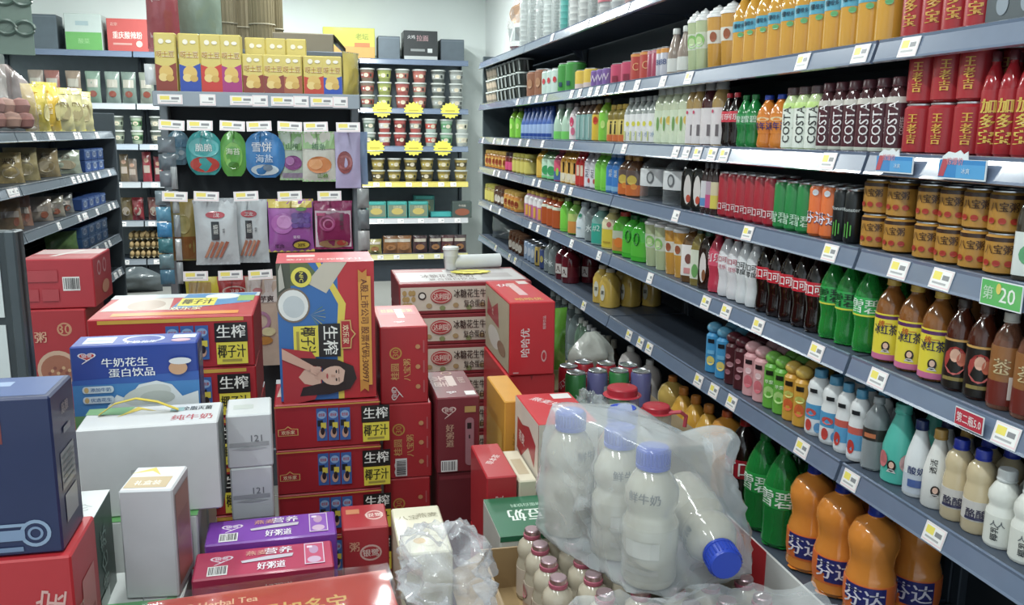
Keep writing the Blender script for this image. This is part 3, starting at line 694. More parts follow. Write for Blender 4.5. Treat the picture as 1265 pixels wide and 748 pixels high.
 'navy':   ('white_yogurt_bottle_with_navy_cap', 'bottle', 'slim', .031, .172, '#dce0e2', '#1c2c5c', [(.05, .30, '#c0c8d4')], [('t', '酸奶', 0, .36, .018, '#2c3c70'), ('r', -.016, .14, .016, .24, '#4c64a0')], {}),
 'tan':    ('white_yogurt_bottle_with_tan_cap', 'bottle', 'slim', .031, .172, '#e0e0dc', '#b08a44', [], [('lady', .004, .24, .016), ('t', '透活', -.004, .55, .014, '#2c2c2c', 90)], {}),
 'bei':    ('beige_milk_drink_bottle_with_blue_cap', 'bottle', 'yog', .032, .172, 'l#cdbb96', '#2438a8', [(.16, .40, '#c8c4c0')], [('t', '酪酸', 0, .26, .018, '#34304c'), ('r', -.02, .18, .02, .21, '#3c3c5c')], {}),
 'wht':    ('white_bottle_with_white_cap', 'bottle', 'milk', .033, .155, '#dbddd6', '#d4d8d8', [(.04, .42, '#dadcd4')], [('t', '椰乳', -.004, .20, .014, '#30343a', 90), ('t', '人人', .0, .33, .012, '#5a6066')], {}),
 'yj':     ('yellow_juice_flask', 'bottle', 'tea', .042, .178, 'l#cfae4c', '#c4c0b4', [], [('e', -.008, .38, .013, .038, '#d8d8c8'), ('t', '果', -.008, .38, .018, '#3a3c34')], {'n': 3}),
 'dred':   ('dark_red_wine_bottle', 'bottle', 'wine', .050, .205, 'l#6a1c28', '#6a2430', [(.16, .42, '#6a1c28')], [('r', -.02, .16, .02, .42, '#d4ccc8'), ('t', 'A', 0, .29, .03, '#4a1c20')], {}),
 'clw':    ('clear_bottle_with_white_print', 'bottle', 'pet', .046, .185, 'g#9aa6a8', '#8a9698', [], [('t', '水', 0, .35, .035, '#dfe6e6')], {}),
 'bcan':   ('pale_blue_beer_can', 'can', 'can', .040, .122, '#90a4c0', None, [], [('e', 0, .5, .012, .028, '#c4ccd8')], {}),
 'ycan':   ('gold_beer_can', 'can', 'can', .036, .120, '#b49a4c', None, [], [('r', -.006, .2, .006, .8, '#2c3450')], {}),
 'navcan': ('navy_beer_can', 'can', 'can', .036, .120, '#3c4a78', None, [], [('e', 0, .5, .012, .02, '#b8a860')], {}),
 'gcan':   ('green_beer_can', 'can', 'can', .055, .150, '#3c8c3c', None, [], [('r', -.012, .2, .012, .35, '#2c4a5c')], {}),
 'wcan':   ('white_beer_can_with_star', 'can', 'can', .044, .135, '#b8ccc4', None, [], [('e', 0, .55, .012, .016, '#c04048')], {}),
 'brcan':  ('bronze_canister', 'can', 'can', .075, .155, '#8c5c44', None, [], [('e', 0, .5, .02, .028, '#a87c5c')], {}),
 'ylc':    ('yellow_snack_can', 'can', 'fatcan', .049, .095, '#d4b440', None, [(.0, .3, '#c8b8b4')], [], {}),
 'prc':    ('purple_drink_can', 'can', 'can', .031, .078, '#7c5ca0', None, [], [('t', 'W', 0, .5, .03, '#d4c8dc')], {}),
 'pkc':    ('pink_drink_can', 'can', 'fatcan', .055, .088, '#c4486a', None, [], [('r', -.01, .1, .02, .4, '#8c2c44')], {}),
 'orc':    ('red_drink_can_with_orange_lid', 'can', 'can', .048, .112, '#b8443c', None, [(.85, .94, '#d8944c')], [('t', 'C', 0, .5, .03, '#e0a878')], {}),
 'dpc':    ('dark_pink_tea_can', 'can', 'can', .030, .108, '#a43c58', None, [(.85, .94, '#c88c9c')], [], {}),
 'whc':    ('white_and_blue_drink_can', 'can', 'can', .030, .108, '#b8b8c4', None, [(.8, .94, '#d8943c')], [('t', '88', 0, .5, .02, '#4c5c8c')], {}),
 'btub':   ('black_jelly_cup', 'cup', 'tub', .066, .084, '#2c3230', '#c4ccc8', [], [('r', -.006, .1, .006, .86, '#b4bcb8'), ('r', .05, .1, .06, .86, '#b4bcb8'), ('r', -.07, .1, -.06, .86, '#b4bcb8')], {}),
 'grt':    ('beige_jelly_cup', 'cup', 'tub', .066, .084, '#9c9484', '#c0c8c4', [(.3, .7, '#b8a894')], [], {}),
 'oj':     ('orange_juice_jug', 'jug', 'jug', .056, .27, 'l#e4ac38', '#d88a34', [(.30, .58, '#d8b030')], [('e', -.01, .45, .026, .016, '#b4502c'), ('e', -.01, .45, .020, .011, '#e0c040')], {}),
 'oj2':    ('large_orange_soda_jug', 'jug', 'wave', .056, .29, 'l#e49a30', '#d8622c', [], [], {}),
 'ojb':    ('black_label_juice_bottle', 'jug', 'wave', .056, .28, 'l#cfae58', '#d88a3c', [(.12, .46, '#201c18')], [('t', '果汁', -.01, .3, .026, '#c8b07c')], {}),
 'wlk':    ('tall_white_drink_bottle', 'bottle', 'wave', .052, .285, '#d0cac8', '#dcdcdc', [], [('t', '娃哈', 0, .7, .02, '#c03040'), ('e', 0, .74, .018, .016, '#c8384a'), ('p', 0)], {}),
}
def proto(key, R):
    nm, cat, shp, r0, H, body, cap, lab, art, ex = P[key]
    R = round(min(R, r0), 4)
    if (key, R) in PROTO: return PROTO[(key, R)], R
    art = [a for a in art if a[0] not in ('p4', 'ring', 'p')]
    pr = make(shp, R, H, body, cap, lab, art, n=ex.get('n', 2), seg=ex.get('seg', 16 if ex.get('n', 2) == 2 else 24), fill=ex.get('fill'), lid=ex.get('lid'))
    if key == 'oj':          # moulded side handle
        h = MB(); h.tube([(R * .35, 0, H * .84), (R * .9, 0, H * .82), (R * 1.0, 0, H * .72), (R * .92, 0, H * .62)], .008, body, 8); pr.append(['handle', h.mesh('handle'), []])
    if key == 'big_org':     # dark splash behind the brand lettering
        A = Art()
        for u in (0, -.17): A.r(u - .05, .27 * H - .012, u + .055, .27 * H + .030, '#2c3078', 10).r(u - .025, .27 * H - .034, u + .055, .27 * H - .012, '#2c3078', 8)
        sp = [(r_ * R, z_ * H) for r_, z_ in SH['wave'][0]]
        b = MB(); A.build(b, lambda u, v, o: ((rprof(sp, v) + o) * math.cos(PI + u / R), (rprof(sp, v) + o) * math.sin(PI + u / R), v), .0016)
        pr.append(['splash_print', b.mesh('splash_print', 0), []])
    if key == 'aloe':
        b = MB(); b.tube([(-R * 1.02 - .002, .013 * math.cos(a), H * .52 + .024 * math.sin(a)) for a in [2 * PI * i / 12 for i in range(12)]], .003, 'p#1f7a24', 6, True)
        pr.append(['grip_ring', b.mesh('grip_ring'), []])
    PROTO[(key, R)] = pr
    return pr, R
def desc_of(key): return P[key][0].replace('_', ' ')
RUN = {}
def row(sh, p0, p1, n, key, rows=1, layers=1, rz=.55, where=None, x0=1.252, h2=None):
    z = LV[sh] + .0012
    y0, y1 = ypx(p0, z), ypx(p1, z)
    pitch = (y0 - y1) / n
    pr, R = proto(key, pitch * (.455 if P[key][2] == 'tub' else .467 if P[key][9].get('n', 2) == 2 else .44))
    nm, cat = P[key][0], P[key][1]
    H = P[key][4]
    d = nm.replace('_', ' ')
    RUN[(sh, key)] = RUN.get((sh, key), 0) + 1
    wh = where or ''
    for j in range(rows):
        for l in range(layers):
            for i in range(n):
                y = y0 - (i + .5) * pitch
                x = x0 + R + j * (2 * R * (1 if P[key][9].get('n', 2) == 2 else 1.10) + .009)
                lab = d if n == 1 else '%s %s from the back' % (ORD[i], d)
                if layers > 1: lab += ', %s layer' % ['bottom', 'upper', 'third'][l] if not wh else ', %s layer' % ['bottom', 'upper'][l]
                if rows > 1: lab += ', %s row' % ['front', 'second', 'third', 'fourth', 'fifth'][j]
                lab += ', %s drinks shelf%s' % (SHELFNAME[sh], wh)
                put(pr, nm, (x, y + (random.uniform(-.003, .003) if pitch > 2 * R + .008 else 0), z + l * (H + .0012)), rz + random.uniform(-.12, .12), lab, cat, '%ss on the %s drinks shelf' % (d, SHELFNAME[sh]))
# second shelf
row('B', 598, 609, 3, 'grt', 1, 3); row('B', 609, 639, 6, 'btub', 1, 3)
row('B', 646, 665, 2, 'brcan'); row('B', 666, 684, 3, 'wcan'); row('B', 684, 703, 2, 'gcan')
row('B', 705, 726, 2, 'ylc'); row('B', 726, 747, 3, 'prc', 1, 1); row('B', 748, 773, 2, 'pkc'); row('B', 773, 796, 2, 'orc')
row('B', 796, 807, 2, 'dpc'); row('B', 807, 818, 2, 'whc'); row('B', 818, 842, 2, 'rio'); row('B', 842, 862, 2, 'cupg'); row('B', 863, 896, 2, 'cupa')
row('B', 897, 1093, 11, 'juice', 2); row('B', 1103, 1207, 4, 'red_tall', 2, 1, .5)
# third shelf
row('C', 626, 640, 2, 'lg', where=' by the far end'); row('C', 641, 677, 7, 'blue'); row('C', 679, 698, 2, 'gcl'); row('C', 698, 708, 1, 'pinkl'); row('C', 708, 727, 3, 'teal')
row('C', 727, 734, 1, 'yr'); row('C', 734, 744, 1, 'lg', where=' beside the yellow label'); row('C', 746, 767, 3, 'st'); row('C', 767, 803, 5, 'w5', 2); row('C', 803, 842, 4, 'pg')
row('C', 842, 858, 2, 'am', where=', paired'); row('C', 858, 871, 1, 'dk'); row('C', 871, 884, 1, 'am', where=' beside the small colas'); row('C', 885, 903, 2, 'colas'); row('C', 903, 925, 2, 'limes')
row('C', 926, 957, 2, 'orgs'); row('C', 958, 1001, 3, 'costaw'); row('C', 1001, 1101, 6, 'costa', 2); row('C', 1102, 1194, 3, 'can_red', 2, 2, .5); row('C', 1196, 1285, 4, 'red_bot', 2, 1, .45)
# fourth shelf
row('D', 597, 622, 6, 'gold_jar'); row('D', 622, 630, 2, 'pink_jar'); row('D', 630, 650, 4, 'yel_jar'); row('D', 660, 668, 1, 'yb'); row('D', 668, 681, 2, 'gb'); row('D', 681, 690, 1, 'pb')
row('D', 690, 709, 3, 'yk'); row('D', 709, 718, 2, 'rd'); row('D', 718, 732, 2, 'wt'); row('D', 732, 746, 2, 'lgn'); row('D', 746, 760, 2, 'bln'); row('D', 760, 779, 2, 'orf')
row('D', 780, 836, 2, 'liq'); row('D', 837, 861, 2, 'olive'); row('D', 862, 868, 1, 'sm1'); row('D', 868, 874, 1, 'sm2'); row('D', 874, 880, 1, 'sm3')
row('D', 881, 948, 6, 'can_r', 2); row('D', 948, 990, 3, 'can_g', 2); row('D', 990, 1020, 2, 'can_o', 2); row('D', 1020, 1048, 2, 'can_k', 2)
row('D', 1051, 1107, 2, 'can_y', 2, 2, .5, ' by black cans'); row('D', 1116, 1234, 4, 'can_y', 2, 2, .5, ' by green card'); row('D', 1240, 1300, 2, 'sauce', 1, 1, .4)
# fifth shelf
row('E', 597, 608, 3, 'yel_jar'); row('E', 608, 620, 3, 'brn_jar'); row('E', 620, 637, 4, 'gold_jar'); row('E', 645, 666, 4, 'wtop', 2); row('E', 667, 687, 3, 'tear'); row('E', 688, 697, 1, 'lgn'); row('E', 697, 706, 1, 'orl')
row('E', 706, 717, 1, 'sq'); row('E', 718, 726, 1, 'clw'); row('E', 726, 738, 1, 'tealb'); row('E', 738, 751, 1, 'yl'); row('E', 752, 765, 1, 'mango'); row('E', 765, 788, 2, 'aloe')
row('E', 789, 813, 2, 'cupg'); row('E', 813, 836, 2, 'cupa'); row('E', 837, 849, 1, 'milkw'); row('E', 849, 858, 1, 'milkg'); row('E', 858, 868, 1, 'milkd')
row('E', 868, 880, 1, 'pinkc'); row('E', 880, 902, 2, 'white', 2); row('E', 902, 925, 2, 'zero', 2); row('E', 925, 1001, 5, 'cola', 2, 1, .6); row('E', 1001, 1040, 2, 'lime', 2, 1, .6); row('E', 1041, 1063, 1, 'limew', 2, 1, .6)
row('E', 1066, 1152, 3, 'tea_y', 2, 1, .65); row('E', 1152, 1205, 2, 'tea_b', 2, 1, .65); row('E', 1206, 1300, 3, 'tea_a', 1, 1, .6)
# sixth shelf
row('F', 626, 642, 4, 'brn_jar'); row('F', 645, 657, 3, 'bcan', 2); row('F', 657, 663, 1, 'ycan', 2); row('F', 663, 669, 1, 'navcan', 2); row('F', 669, 680, 2, 'clw'); row('F', 682, 697, 2, 'dred', 2)
row('F', 729, 746, 2, 'yj', 3)
for (a, b, k) in ((865, 889, 'bl_b'), (889, 911, 'bl_m'), (911, 936, 'bl_p'), (936, 960, 'bl_g'), (960, 985, 'bl_y')): row('F', a, b, 2, k, 2, 1, .6)
row('F', 986, 1022, 2, 'yogb', 2, 1, .6); row('F', 1022, 1054, 2, 'yogr', 2, 1, .6); row('F', 1054, 1074, 1, 'clr', 2); row('F', 1075, 1105, 1, 'tealy', 2, 1, .7); row('F', 1105, 1127, 1, 'navy', 2, 1, .7); row('F', 1127, 1150, 1, 'tan', 2, 1, .7)
row('F', 1150, 1202, 2, 'bei', 2, 1, .65); row('F', 1202, 1300, 3, 'wht', 2, 1, .65)
# bottom shelf
row('G', 752, 797, 2, 'wlk', 1, 1, .8); row('G', 802, 818, 1, 'ojb'); row('G', 818, 862, 3, 'oj', 1, 1, .9); row('G', 862, 884, 1, 'oj2', where=' beside the juice jugs'); row('G', 882, 906, 1, 'big_cola', 1, 1, .7)
row('G', 907, 953, 2, 'big_lime', 2, 1, .7); row('G', 956, 1062, 3, 'big_org', 2, 1, .8)
# ================================================================== bags and packets
def bag(name, loc, rz, w_, h, th, col, label, cat='bag', group=None, shape='pillow', art=None, seal=None, tilt=0, crump=.0025, sd=0, n=(10, 12)):
    """a filled foil bag: two bulging skins welded at the rim, crimped seals, print laid on the front skin"""
    t = thing(name, loc, rz, label, cat, group)
    t.rotation_euler = (tilt, 0, rz)
    def half(v):
        if shape == 'round':
            q = (v - .47) / .53
            return w_ / 2 * max(.14, math.sqrt(max(0, 1 - min(1, abs(q)) ** 2.4)))
        if shape == 'sack': return w_ / 2 * (1 if v < .62 else 1 - .75 * ((v - .62) / .38) ** 1.3)
        return w_ / 2 * (1 - .05 * math.sin(PI * v))
    def P_(u, v, side, off=0):
        u = min(max(u, -1), 1); v = min(max(v, 0), 1)
        e = max(0.0, (1 - u * u)) ** .55 * max(0.0, math.sin(PI * min(max((v - .05) / .90, 0), 1))) ** .55
        b = th / 2 * e
        nz = noise.noise(Vector((u * 2.3 + sd * 7.1, v * 3.7 + sd, side * 3))) * crump * (1 if e > .02 else .2) * 1.6
        return (u * half(v), side * (b + nz * (e > .02) + .0006) + (-off), v * h)
    b = MB(); nu, nv = n
    for side in (-1, 1):
        vs = []; fs = []
        for j in range(nv + 1):
            for i in range(nu + 1): vs.append(P_(2 * i / nu - 1, j / nv, side))
        for j in range(nv):
            for i in range(nu):
                a = j * (nu + 1) + i
                q = (a, a + 1, a + nu + 2, a + nu + 1)
                fs.append(q if side < 0 else q[::-1])
        b.add(vs, fs, col)
    rim = [P_(-1, j / nv, -1) for j in range(nv + 1)]
    b.obj('bag_body', t, 60)
    if seal:
        s_ = MB()
        for v0 in ((0, .05), (.95, 1)):
            k = 14; vs = []
            for i in range(k + 1):
                u = 2 * i / k - 1
                zz = .0012 * (1 if i % 2 else -1)
                vs += [(u * half(v0[0]) * 1.01, -.0018 + zz, v0[0] * h), (u * half(v0[1]) * 1.01, -.0018 + zz, v0[1] * h)]
            s_.add(vs, [(2 * i, 2 * i + 2, 2 * i + 3, 2 * i + 1) for i in range(k)], seal)
        s_.obj('seal', t, 0)
    if art:
        A = Art(); art(A, w_, h)
        m_ = MB()
        A.build(m_, lambda u, v, o: P_(u / max(half(v / h), .01), v / h, -1, .0022 + o), .0006, .0003)
        m_.obj('print', t, 0)
    return t

# ------------------------------------------------------------------ snack display stand at the end of the middle gondola
EX0, EX1, EY = -.565, .165, 3.42
for q, (x, rz, nm) in enumerate(((EX0 + .02, -PI / 2, 'middle gondola side facing the left snack aisle'), (EX1 - .02, PI / 2, 'middle gondola side facing the drinks aisle'))):
    unit(nm, (x, 6.9 if q == 0 else 3.84, 0), rz, 3.06, .335, [1.36, 1.10, .84, .58, .2], top=1.70)
gt = MB(); gt.box((EX0 + .02, 3.84, 1.702), (EX1 - .02, 6.9, 1.722), 's#727c86', .003)
tag(gt.obj('gondola_top_board', None, 0), 'grey board capping the middle gondola under the rolled mats', 'board')
st = thing('snack_stand', (0, EY, 0), 0, 'dark pegboard snack display stand hung with bags, end of the middle gondola', 'rack')
b = MB(); b.box((EX0, .16, .10), (EX1, .18, 1.505), 'd#363c40'); b.obj('pegboard', st, 0)  # pegboard tone raised to carry the haze in its colour
for x in (EX0, EX1 - .03):
    u = MB(); u.box((x, .10, 0), (x + .03, .16, 1.545), 's#8d969c', .004); u.obj('upright', st, 0)
u = MB(); u.box((EX0, -.02, 0), (EX1, .18, .16), 's#525c66', .006); u.obj('base', st, 0)
tr = MB(); tr.box((EX0, -.02, 1.500), (EX1, .37, 1.520), 's#6f7a84', .003); tro = tr.obj('tray', st, 0)
tr = MB(); tr.box((EX0, -.032, 1.478), (EX1, -.021, 1.532), 'k#8f9aa4', .003); tr.obj('price_rail', tro, 0)
BIGT = tag_mesh(.085, .034)
for px in (212, 258, 300, 322, 350, 372, 398, 420):
    o = link('price_tag', BIGT if px in (212, 300, 350, 398) else TAGW, tro); o.location = (at(px, 124, Y=EY)[0], -.0335, 1.503)
HK = {1: (1.412, [212, 247, 287, 320, 358, 390, 430]), 2: (1.157, [216, 255, 304, 358, 407]), 3: (.862, [242, 285, 322])}
hm = MB(); hm.tube([(0, .155, 0), (0, -.02, 0), (0, -.035, .012)], .0028, 'm#b4b8bc', 6)
hm.box((-.03, -.04, .004), (.03, -.037, .010), 'm#a8acb0'); HOOK = hm.mesh('hook')
HTAG = tag_mesh(.088, .036)
for r, (z, pxs) in HK.items():
    for px in pxs:
        x = at(px, {1: 155, 2: 243, 3: 345}[r], Y=EY - .04)[0]
        h_ = link('hook', HOOK, st); h_.location = (x, 0, z - .012)
        tg_ = link('price_tag', HTAG, h_); tg_.location = (0, -.041, .012); tg_.rotation_euler = (-.15, random.uniform(-.06, .06), 0)
# snack packs standing on the tray
def chip_pack(col, H):
    b = MB(); b.box((-.037, -.025, 0), (.037, .025, H), 'c#d6c468', .004)
    A = Art()
    A.r(-.036, .004, .036, H * .42, 'c' + col, 1).p([(-.036, H * .42), (.036, H * .42), (.036, H * .52), (0, H * .44), (-.036, H * .5)], 'c' + col)
    A.e(0, H * .36, .024, .024, 'c#dcb860').e(-.010, H * .28, .016, .014, 'c#e6cc80').e(.012, H * .27, .014, .012, 'c#d0a850')
    A.t('呀土豆', 0, H * .66, .022, 'c#f6f2e6', 0, .060).t('呀土豆', 0, H * .655, .0225, 'c#c08a2c', 0, .061)
    A.items[-1], A.items[-2] = A.items[-2], A.items[-1]
    A.e(-.012, H * .86, .009, .009, 'c#f2ecd8').e(.014, H * .86, .010, .006, 'c#f4efe0')
    p = MB(); A.build(p, lambda u, v, o: (u, -.025 - o, v))
    return [['body', b.mesh('body', 0), [('print', p.mesh('print', 0))]]]
cols = ['#8c3a2c', '#2c4ca8', '#c8342c', '#a8347c', '#8c3a2c', '#8a3c34', '#a85a3c', '#c8402c', '#2c52b4', '#a8388c']
CP = {(c, H): chip_pack(c, H) for c in set(cols) for H in (.215, .150)}
front = [208, 237, 263, 288, 314, 339, 362, 388, 411]
for i, px in enumerate(front):
    H = .215 if i < 4 else .15
    x = at(px, 115, Y=EY + .02)[0]
    put(CP[(cols[i], H)], 'snack_pack', (x, EY + .03, 1.521), random.uniform(-.05, .05), '%s snack pack from the left on the stand tray, front row' % ORD[i], 'snack', 'yellow snack packs on the stand tray')
for i, px in enumerate((318, 343, 368)):
    x = at(px, 115, Y=EY + .09)[0]
    put(CP[(cols[(i + 4) % 10], .215)], 'snack_pack', (x, EY + .10, 1.521), 0, '%s tall snack pack from the left on the stand tray, rear row' % ORD[i], 'snack', 'yellow snack packs on the stand tray')
# yellow bags peeking at the right end of the tray
bag('snack_bag', (at(434, 110, Y=EY + .04)[0], EY + .06, 1.522), .9, .10, .17, .035, 'f#d8c45c', 'small pale yellow snack bag at the drinks end of the stand tray', 'snack', None, seal='f#d8d0a0', sd=3)
# hanging bags, first hook row
def hb(px, row_, w_, h, col, label, art, shape='pillow', th=.035, seal=None, sd=0, dy=0, dz=0):
    z = HK[row_][0] - .0158 - h + min(dz, 0)
    x = at(px, {1: 190, 2: 280, 3: 350}[row_], Y=EY)[0]
    return bag('hanging_snack_bag', (x, EY + .045 + dy, z), random.uniform(-.08, .08), w_, h, th, col, label, 'snack', 'snack bags hung on the stand', shape, art, seal, sd=sd, tilt=.04)
def a_splash(c1, c2, c3, txt=None):
    def f(A, w_, h):
        A.e(0, h * .30, w_ * .34, h * .16, c1).e(-w_ * .12, h * .24, w_ * .14, h * .08, c2).e(w_ * .14, h * .36, w_ * .12, h * .07, c2)
        A.r(-w_ * .36, h * .52, w_ * .36, h * .74, c3)
        if txt: A.t(txt, 0, h * .63, h * .13, 'f#eef2f0', 0, w_ * .6)
    return f
hb(216, 1, .085, .13, 'f#6c94a8', 'dusty blue rounded snack bag at the left end of the top hook row', a_splash('f#88a8b8', 'f#b8ccd4', 'f#5c86a0'), 'round', .03, sd=1, dy=.05)
hb(251, 1, .130, .165, 'f#3ca8a8', 'teal rounded snack bag with a red lower half on the stand', lambda A, w_, h: A.e(0, h * .24, w_ * .40, h * .18, 'f#c04c44').e(0, h * .62, w_ * .42, h * .22, 'f#54b4b4').t('脆脆', 0, h * .62, h * .17, 'f#e4f0ee'), 'round', sd=2)
hb(287, 1, .098, .170, 'f#63b04c', 'green rounded snack bag between the teal and blue bags', lambda A, w_, h: A.e(0, h * .45, w_ * .34, h * .3, 'f#84c858').t('海苔', 0, h * .55, h * .14, 'f#e4f0d4').e(0, h * .25, w_ * .2, h * .08, 'f#4c8c3c'), 'round', sd=3)
hb(326, 1, .150, .175, 'f#3b84c4', 'bright blue round snack bag with pale lower edge on the stand', lambda A, w_, h: A.e(0, h * .17, w_ * .34, h * .12, 'f#cfe0e8').e(w_ * .08, h * .22, w_ * .12, h * .07, 'f#7c94a8').t('雪饼', -w_ * .05, h * .66, h * .2, 'f#e4ecf4').t('海盐', 0, h * .42, h * .17, 'f#c8dcf0'), 'round', sd=4)
hb(361, 1, .100, .185, 'f#b4c4b4', 'green and purple fruit snack bag beside the blue round bag', lambda A, w_, h: A.r(-w_ * .46, h * .62, w_ * .46, h * .95, 'f#88b478').e(0, h * .36, w_ * .34, h * .15, 'f#8c4c8c').e(-w_ * .1, h * .40, w_ * .16, h * .09, 'f#b078b0').r(-w_ * .4, h * .05, w_ * .4, h * .15, 'f#a898b0').t('山楂', 0, h * .70, h * .12, 'f#4c7c44'), 'pillow', .03, 'f#9cc48c', 5, .012)
hb(394, 1, .128, .190, 'f#d4d4c8', 'white and green bag with an orange fruit picture on the stand', lambda A, w_, h: A.r(-w_ * .46, h * .66, w_ * .46, h * .95, 'f#9cc488').e(0, h * .34, w_ * .36, h * .17, 'f#d88a50').e(-w_ * .1, h * .36, w_ * .2, h * .11, 'f#e8a870').t('梅条', 0, h * .70, h * .13, 'f#4c8454').t('山楂', w_ * .1, h * .12, h * .10, 'f#6a9c3c'), 'pillow', .03, 'f#a4cc94', 6)
hb(430, 1, .098, .215, 'f#b4acd0', 'lilac bag with a reddish brown medallion, drinks end of the top hooks', lambda A, w_, h: A.e(-w_ * .12, h * .46, w_ * .30, h * .20, 'f#8c4444').ring(-w_ * .12, h * .46, w_ * .2, w_ * .28, 'f#a86060'), 'pillow', .02, None, 7, -.006)
hb(446, 1, .060, .205, 'f#8ca8cc', 'pale blue bag hanging behind the lilac bag', None, 'pillow', .02, None, 8, .05, .0)
# second hook row
hb(224, 2, .088, .235, 'f#9c8a4c', 'mustard and brown snack bag, left end of the second hook row', lambda A, w_, h: A.r(-w_ * .46, h * .03, w_ * .46, h * .4, 'f#8c5c30').e(0, h * .6, w_ * .3, h * .15, 'f#a89c60'), 'pillow', .025, None, 9, .02)
def a_strip(A, w_, h):
    A.e(0, h * .78, w_ * .22, h * .055, 'f#b8404c').t('卫龙', 0, h * .78, h * .06, 'f#f0e4e4')
    A.r(-w_ * .10, h * .40, w_ * .08, h * .68, 'f#3c4448').t('面筋', 0, h * .56, h * .07, 'f#d8dcd8', 90).t('辣条', w_ * .18, h * .54, h * .035, 'f#5c6468', 90)
    for k in range(4):
        u = -w_ * .30 + k * w_ * .11
        A.p([(u, h * .12), (u + w_ * .06, h * .12), (u + w_ * .26, h * .36), (u + w_ * .19, h * .38)], 'f#b4705c' if k % 2 else 'f#c08468')
hb(267, 2, .158, .245, 'f#c4ccd0', 'silver snack bag with brown sticks, wider one on the second hook row', a_strip, 'pillow', .04, 'f#b8c0c6', 10, -.034)
hb(308, 2, .135, .245, 'f#c4ccd0', 'silver snack bag with brown sticks beside the purple grape bag', a_strip, 'pillow', .04, 'f#b8c0c6', 11)
hb(281, 2, .140, .240, 'f#b0b8be', 'second silver snack bag tucked behind the wider silver bag', None, 'pillow', .03, None, 12, .06)
def a_grape(A, w_, h):
    A.r(-w_ * .47, h * .84, w_ * .47, h * .97, 'f#d4c050')
    A.e(-w_ * .18, h * .55, w_ * .24, h * .19, 'f#b870bc').e(-w_ * .14, h * .58, w_ * .16, h * .13, 'f#d094d0')
    for i in range(9): A.e(w_ * (.10 + .13 * (i % 3)), h * (.52 + .09 * (i // 3)), w_ * .085, h * .055, 'f#5c3c8c' if i % 2 else 'f#6c4c9c')
    A.e(w_ * .24, h * .82, w_ * .12, h * .035, 'f#64984c').e(w_ * .22, h * .15, w_ * .2, h * .10, 'f#4c2c50').e(w_ * .22, h * .14, w_ * .17, h * .07, 'f#d4bc3c').t('30%', w_ * .22, h * .14, h * .06, 'f#3c2c2c')
    A.t('果肉', -w_ * .26, h * .12, h * .08, 'f#4c2050').t('葡萄', w_ * .12, h * .30, h * .06, 'f#e4d0e8')
hb(359, 2, .172, .205, 'f#a45cac', 'purple grape gummy bag on the second hook row', a_grape, 'pillow', .045, 'f#d0bc58', 13, -.004, .004)
def a_mag(A, w_, h):
    A.r(-w_ * .46, h * .05, w_ * .46, h * .80, 'f#d4c4d0').ring(-w_ * .15, h * .55, w_ * .16, w_ * .21, 'f#b04c84').ring(-w_ * .12, h * .53, w_ * .10, w_ * .14, 'f#c46c9c')
    A.t('水果软糖', w_ * .22, h * .58, h * .08, 'f#5c4c54', 90, h * .36).e(0, h * .12, w_ * .38, h * .09, 'f#b08860').e(w_ * .2, h * .14, w_ * .12, h * .06, 'f#c04c44').r(-w_ * .42, h * .70, -w_ * .2, h * .76, 'f#b03c6c')
hb(412, 2, .148, .190, 'f#8c2c5c', 'magenta candy bag with a white panel, drinks end of second hooks', a_mag, 'pillow', .04, 'f#8c2c5c', 14, 0, -.008)
# third hook row (lower parts stand behind the cartons)
hb(250, 3, .135, .19, 'f#d4c83c', 'yellow snack bag, left end of the lowest hook row', lambda A, w_, h: A.r(-w_ * .4, h * .62, w_ * .2, h * .9, 'f#b89c5c').t('辣片', w_ * .1, h * .4, h * .14, 'f#5c5420'), 'pillow', .03, None, 15)
hb(288, 3, .125, .20, 'f#a83c3c', 'brick red snack bag with an oval badge, lowest hook row', lambda A, w_, h: A.e(0, h * .72, w_ * .36, h * .10, 'f#c8b4ac').e(0, h * .72, w_ * .31, h * .08, 'f#a83c3c').t('卫龙', 0, h * .72, h * .08, 'f#e8dcd8'), 'pillow', .03, None, 16)
hb(324, 3, .130, .36, 'f#c4b0a0', 'beige snack bag with noodle picture, drinks end of lowest hooks', lambda A, w_, h: A.r(-w_ * .44, h * .72, w_ * .44, h * .96, 'f#cfc8c4').e(-w_ * .15, h * .85, w_ * .14, h * .03, 'f#c07c80').t('魔芋爽', 0, h * .76, h * .07, 'f#3c3030', 0, w_ * .6).ring(-w_ * .1, h * .52, w_ * .2, w_ * .3, 'f#a87c98').e(w_ * .12, h * .40, w_ * .2, h * .05, 'f#d4cca0').e(-w_ * .05, h * .30, w_ * .28, h * .05, 'f#b8803c'), 'pillow', .035, None, 17, -.008)
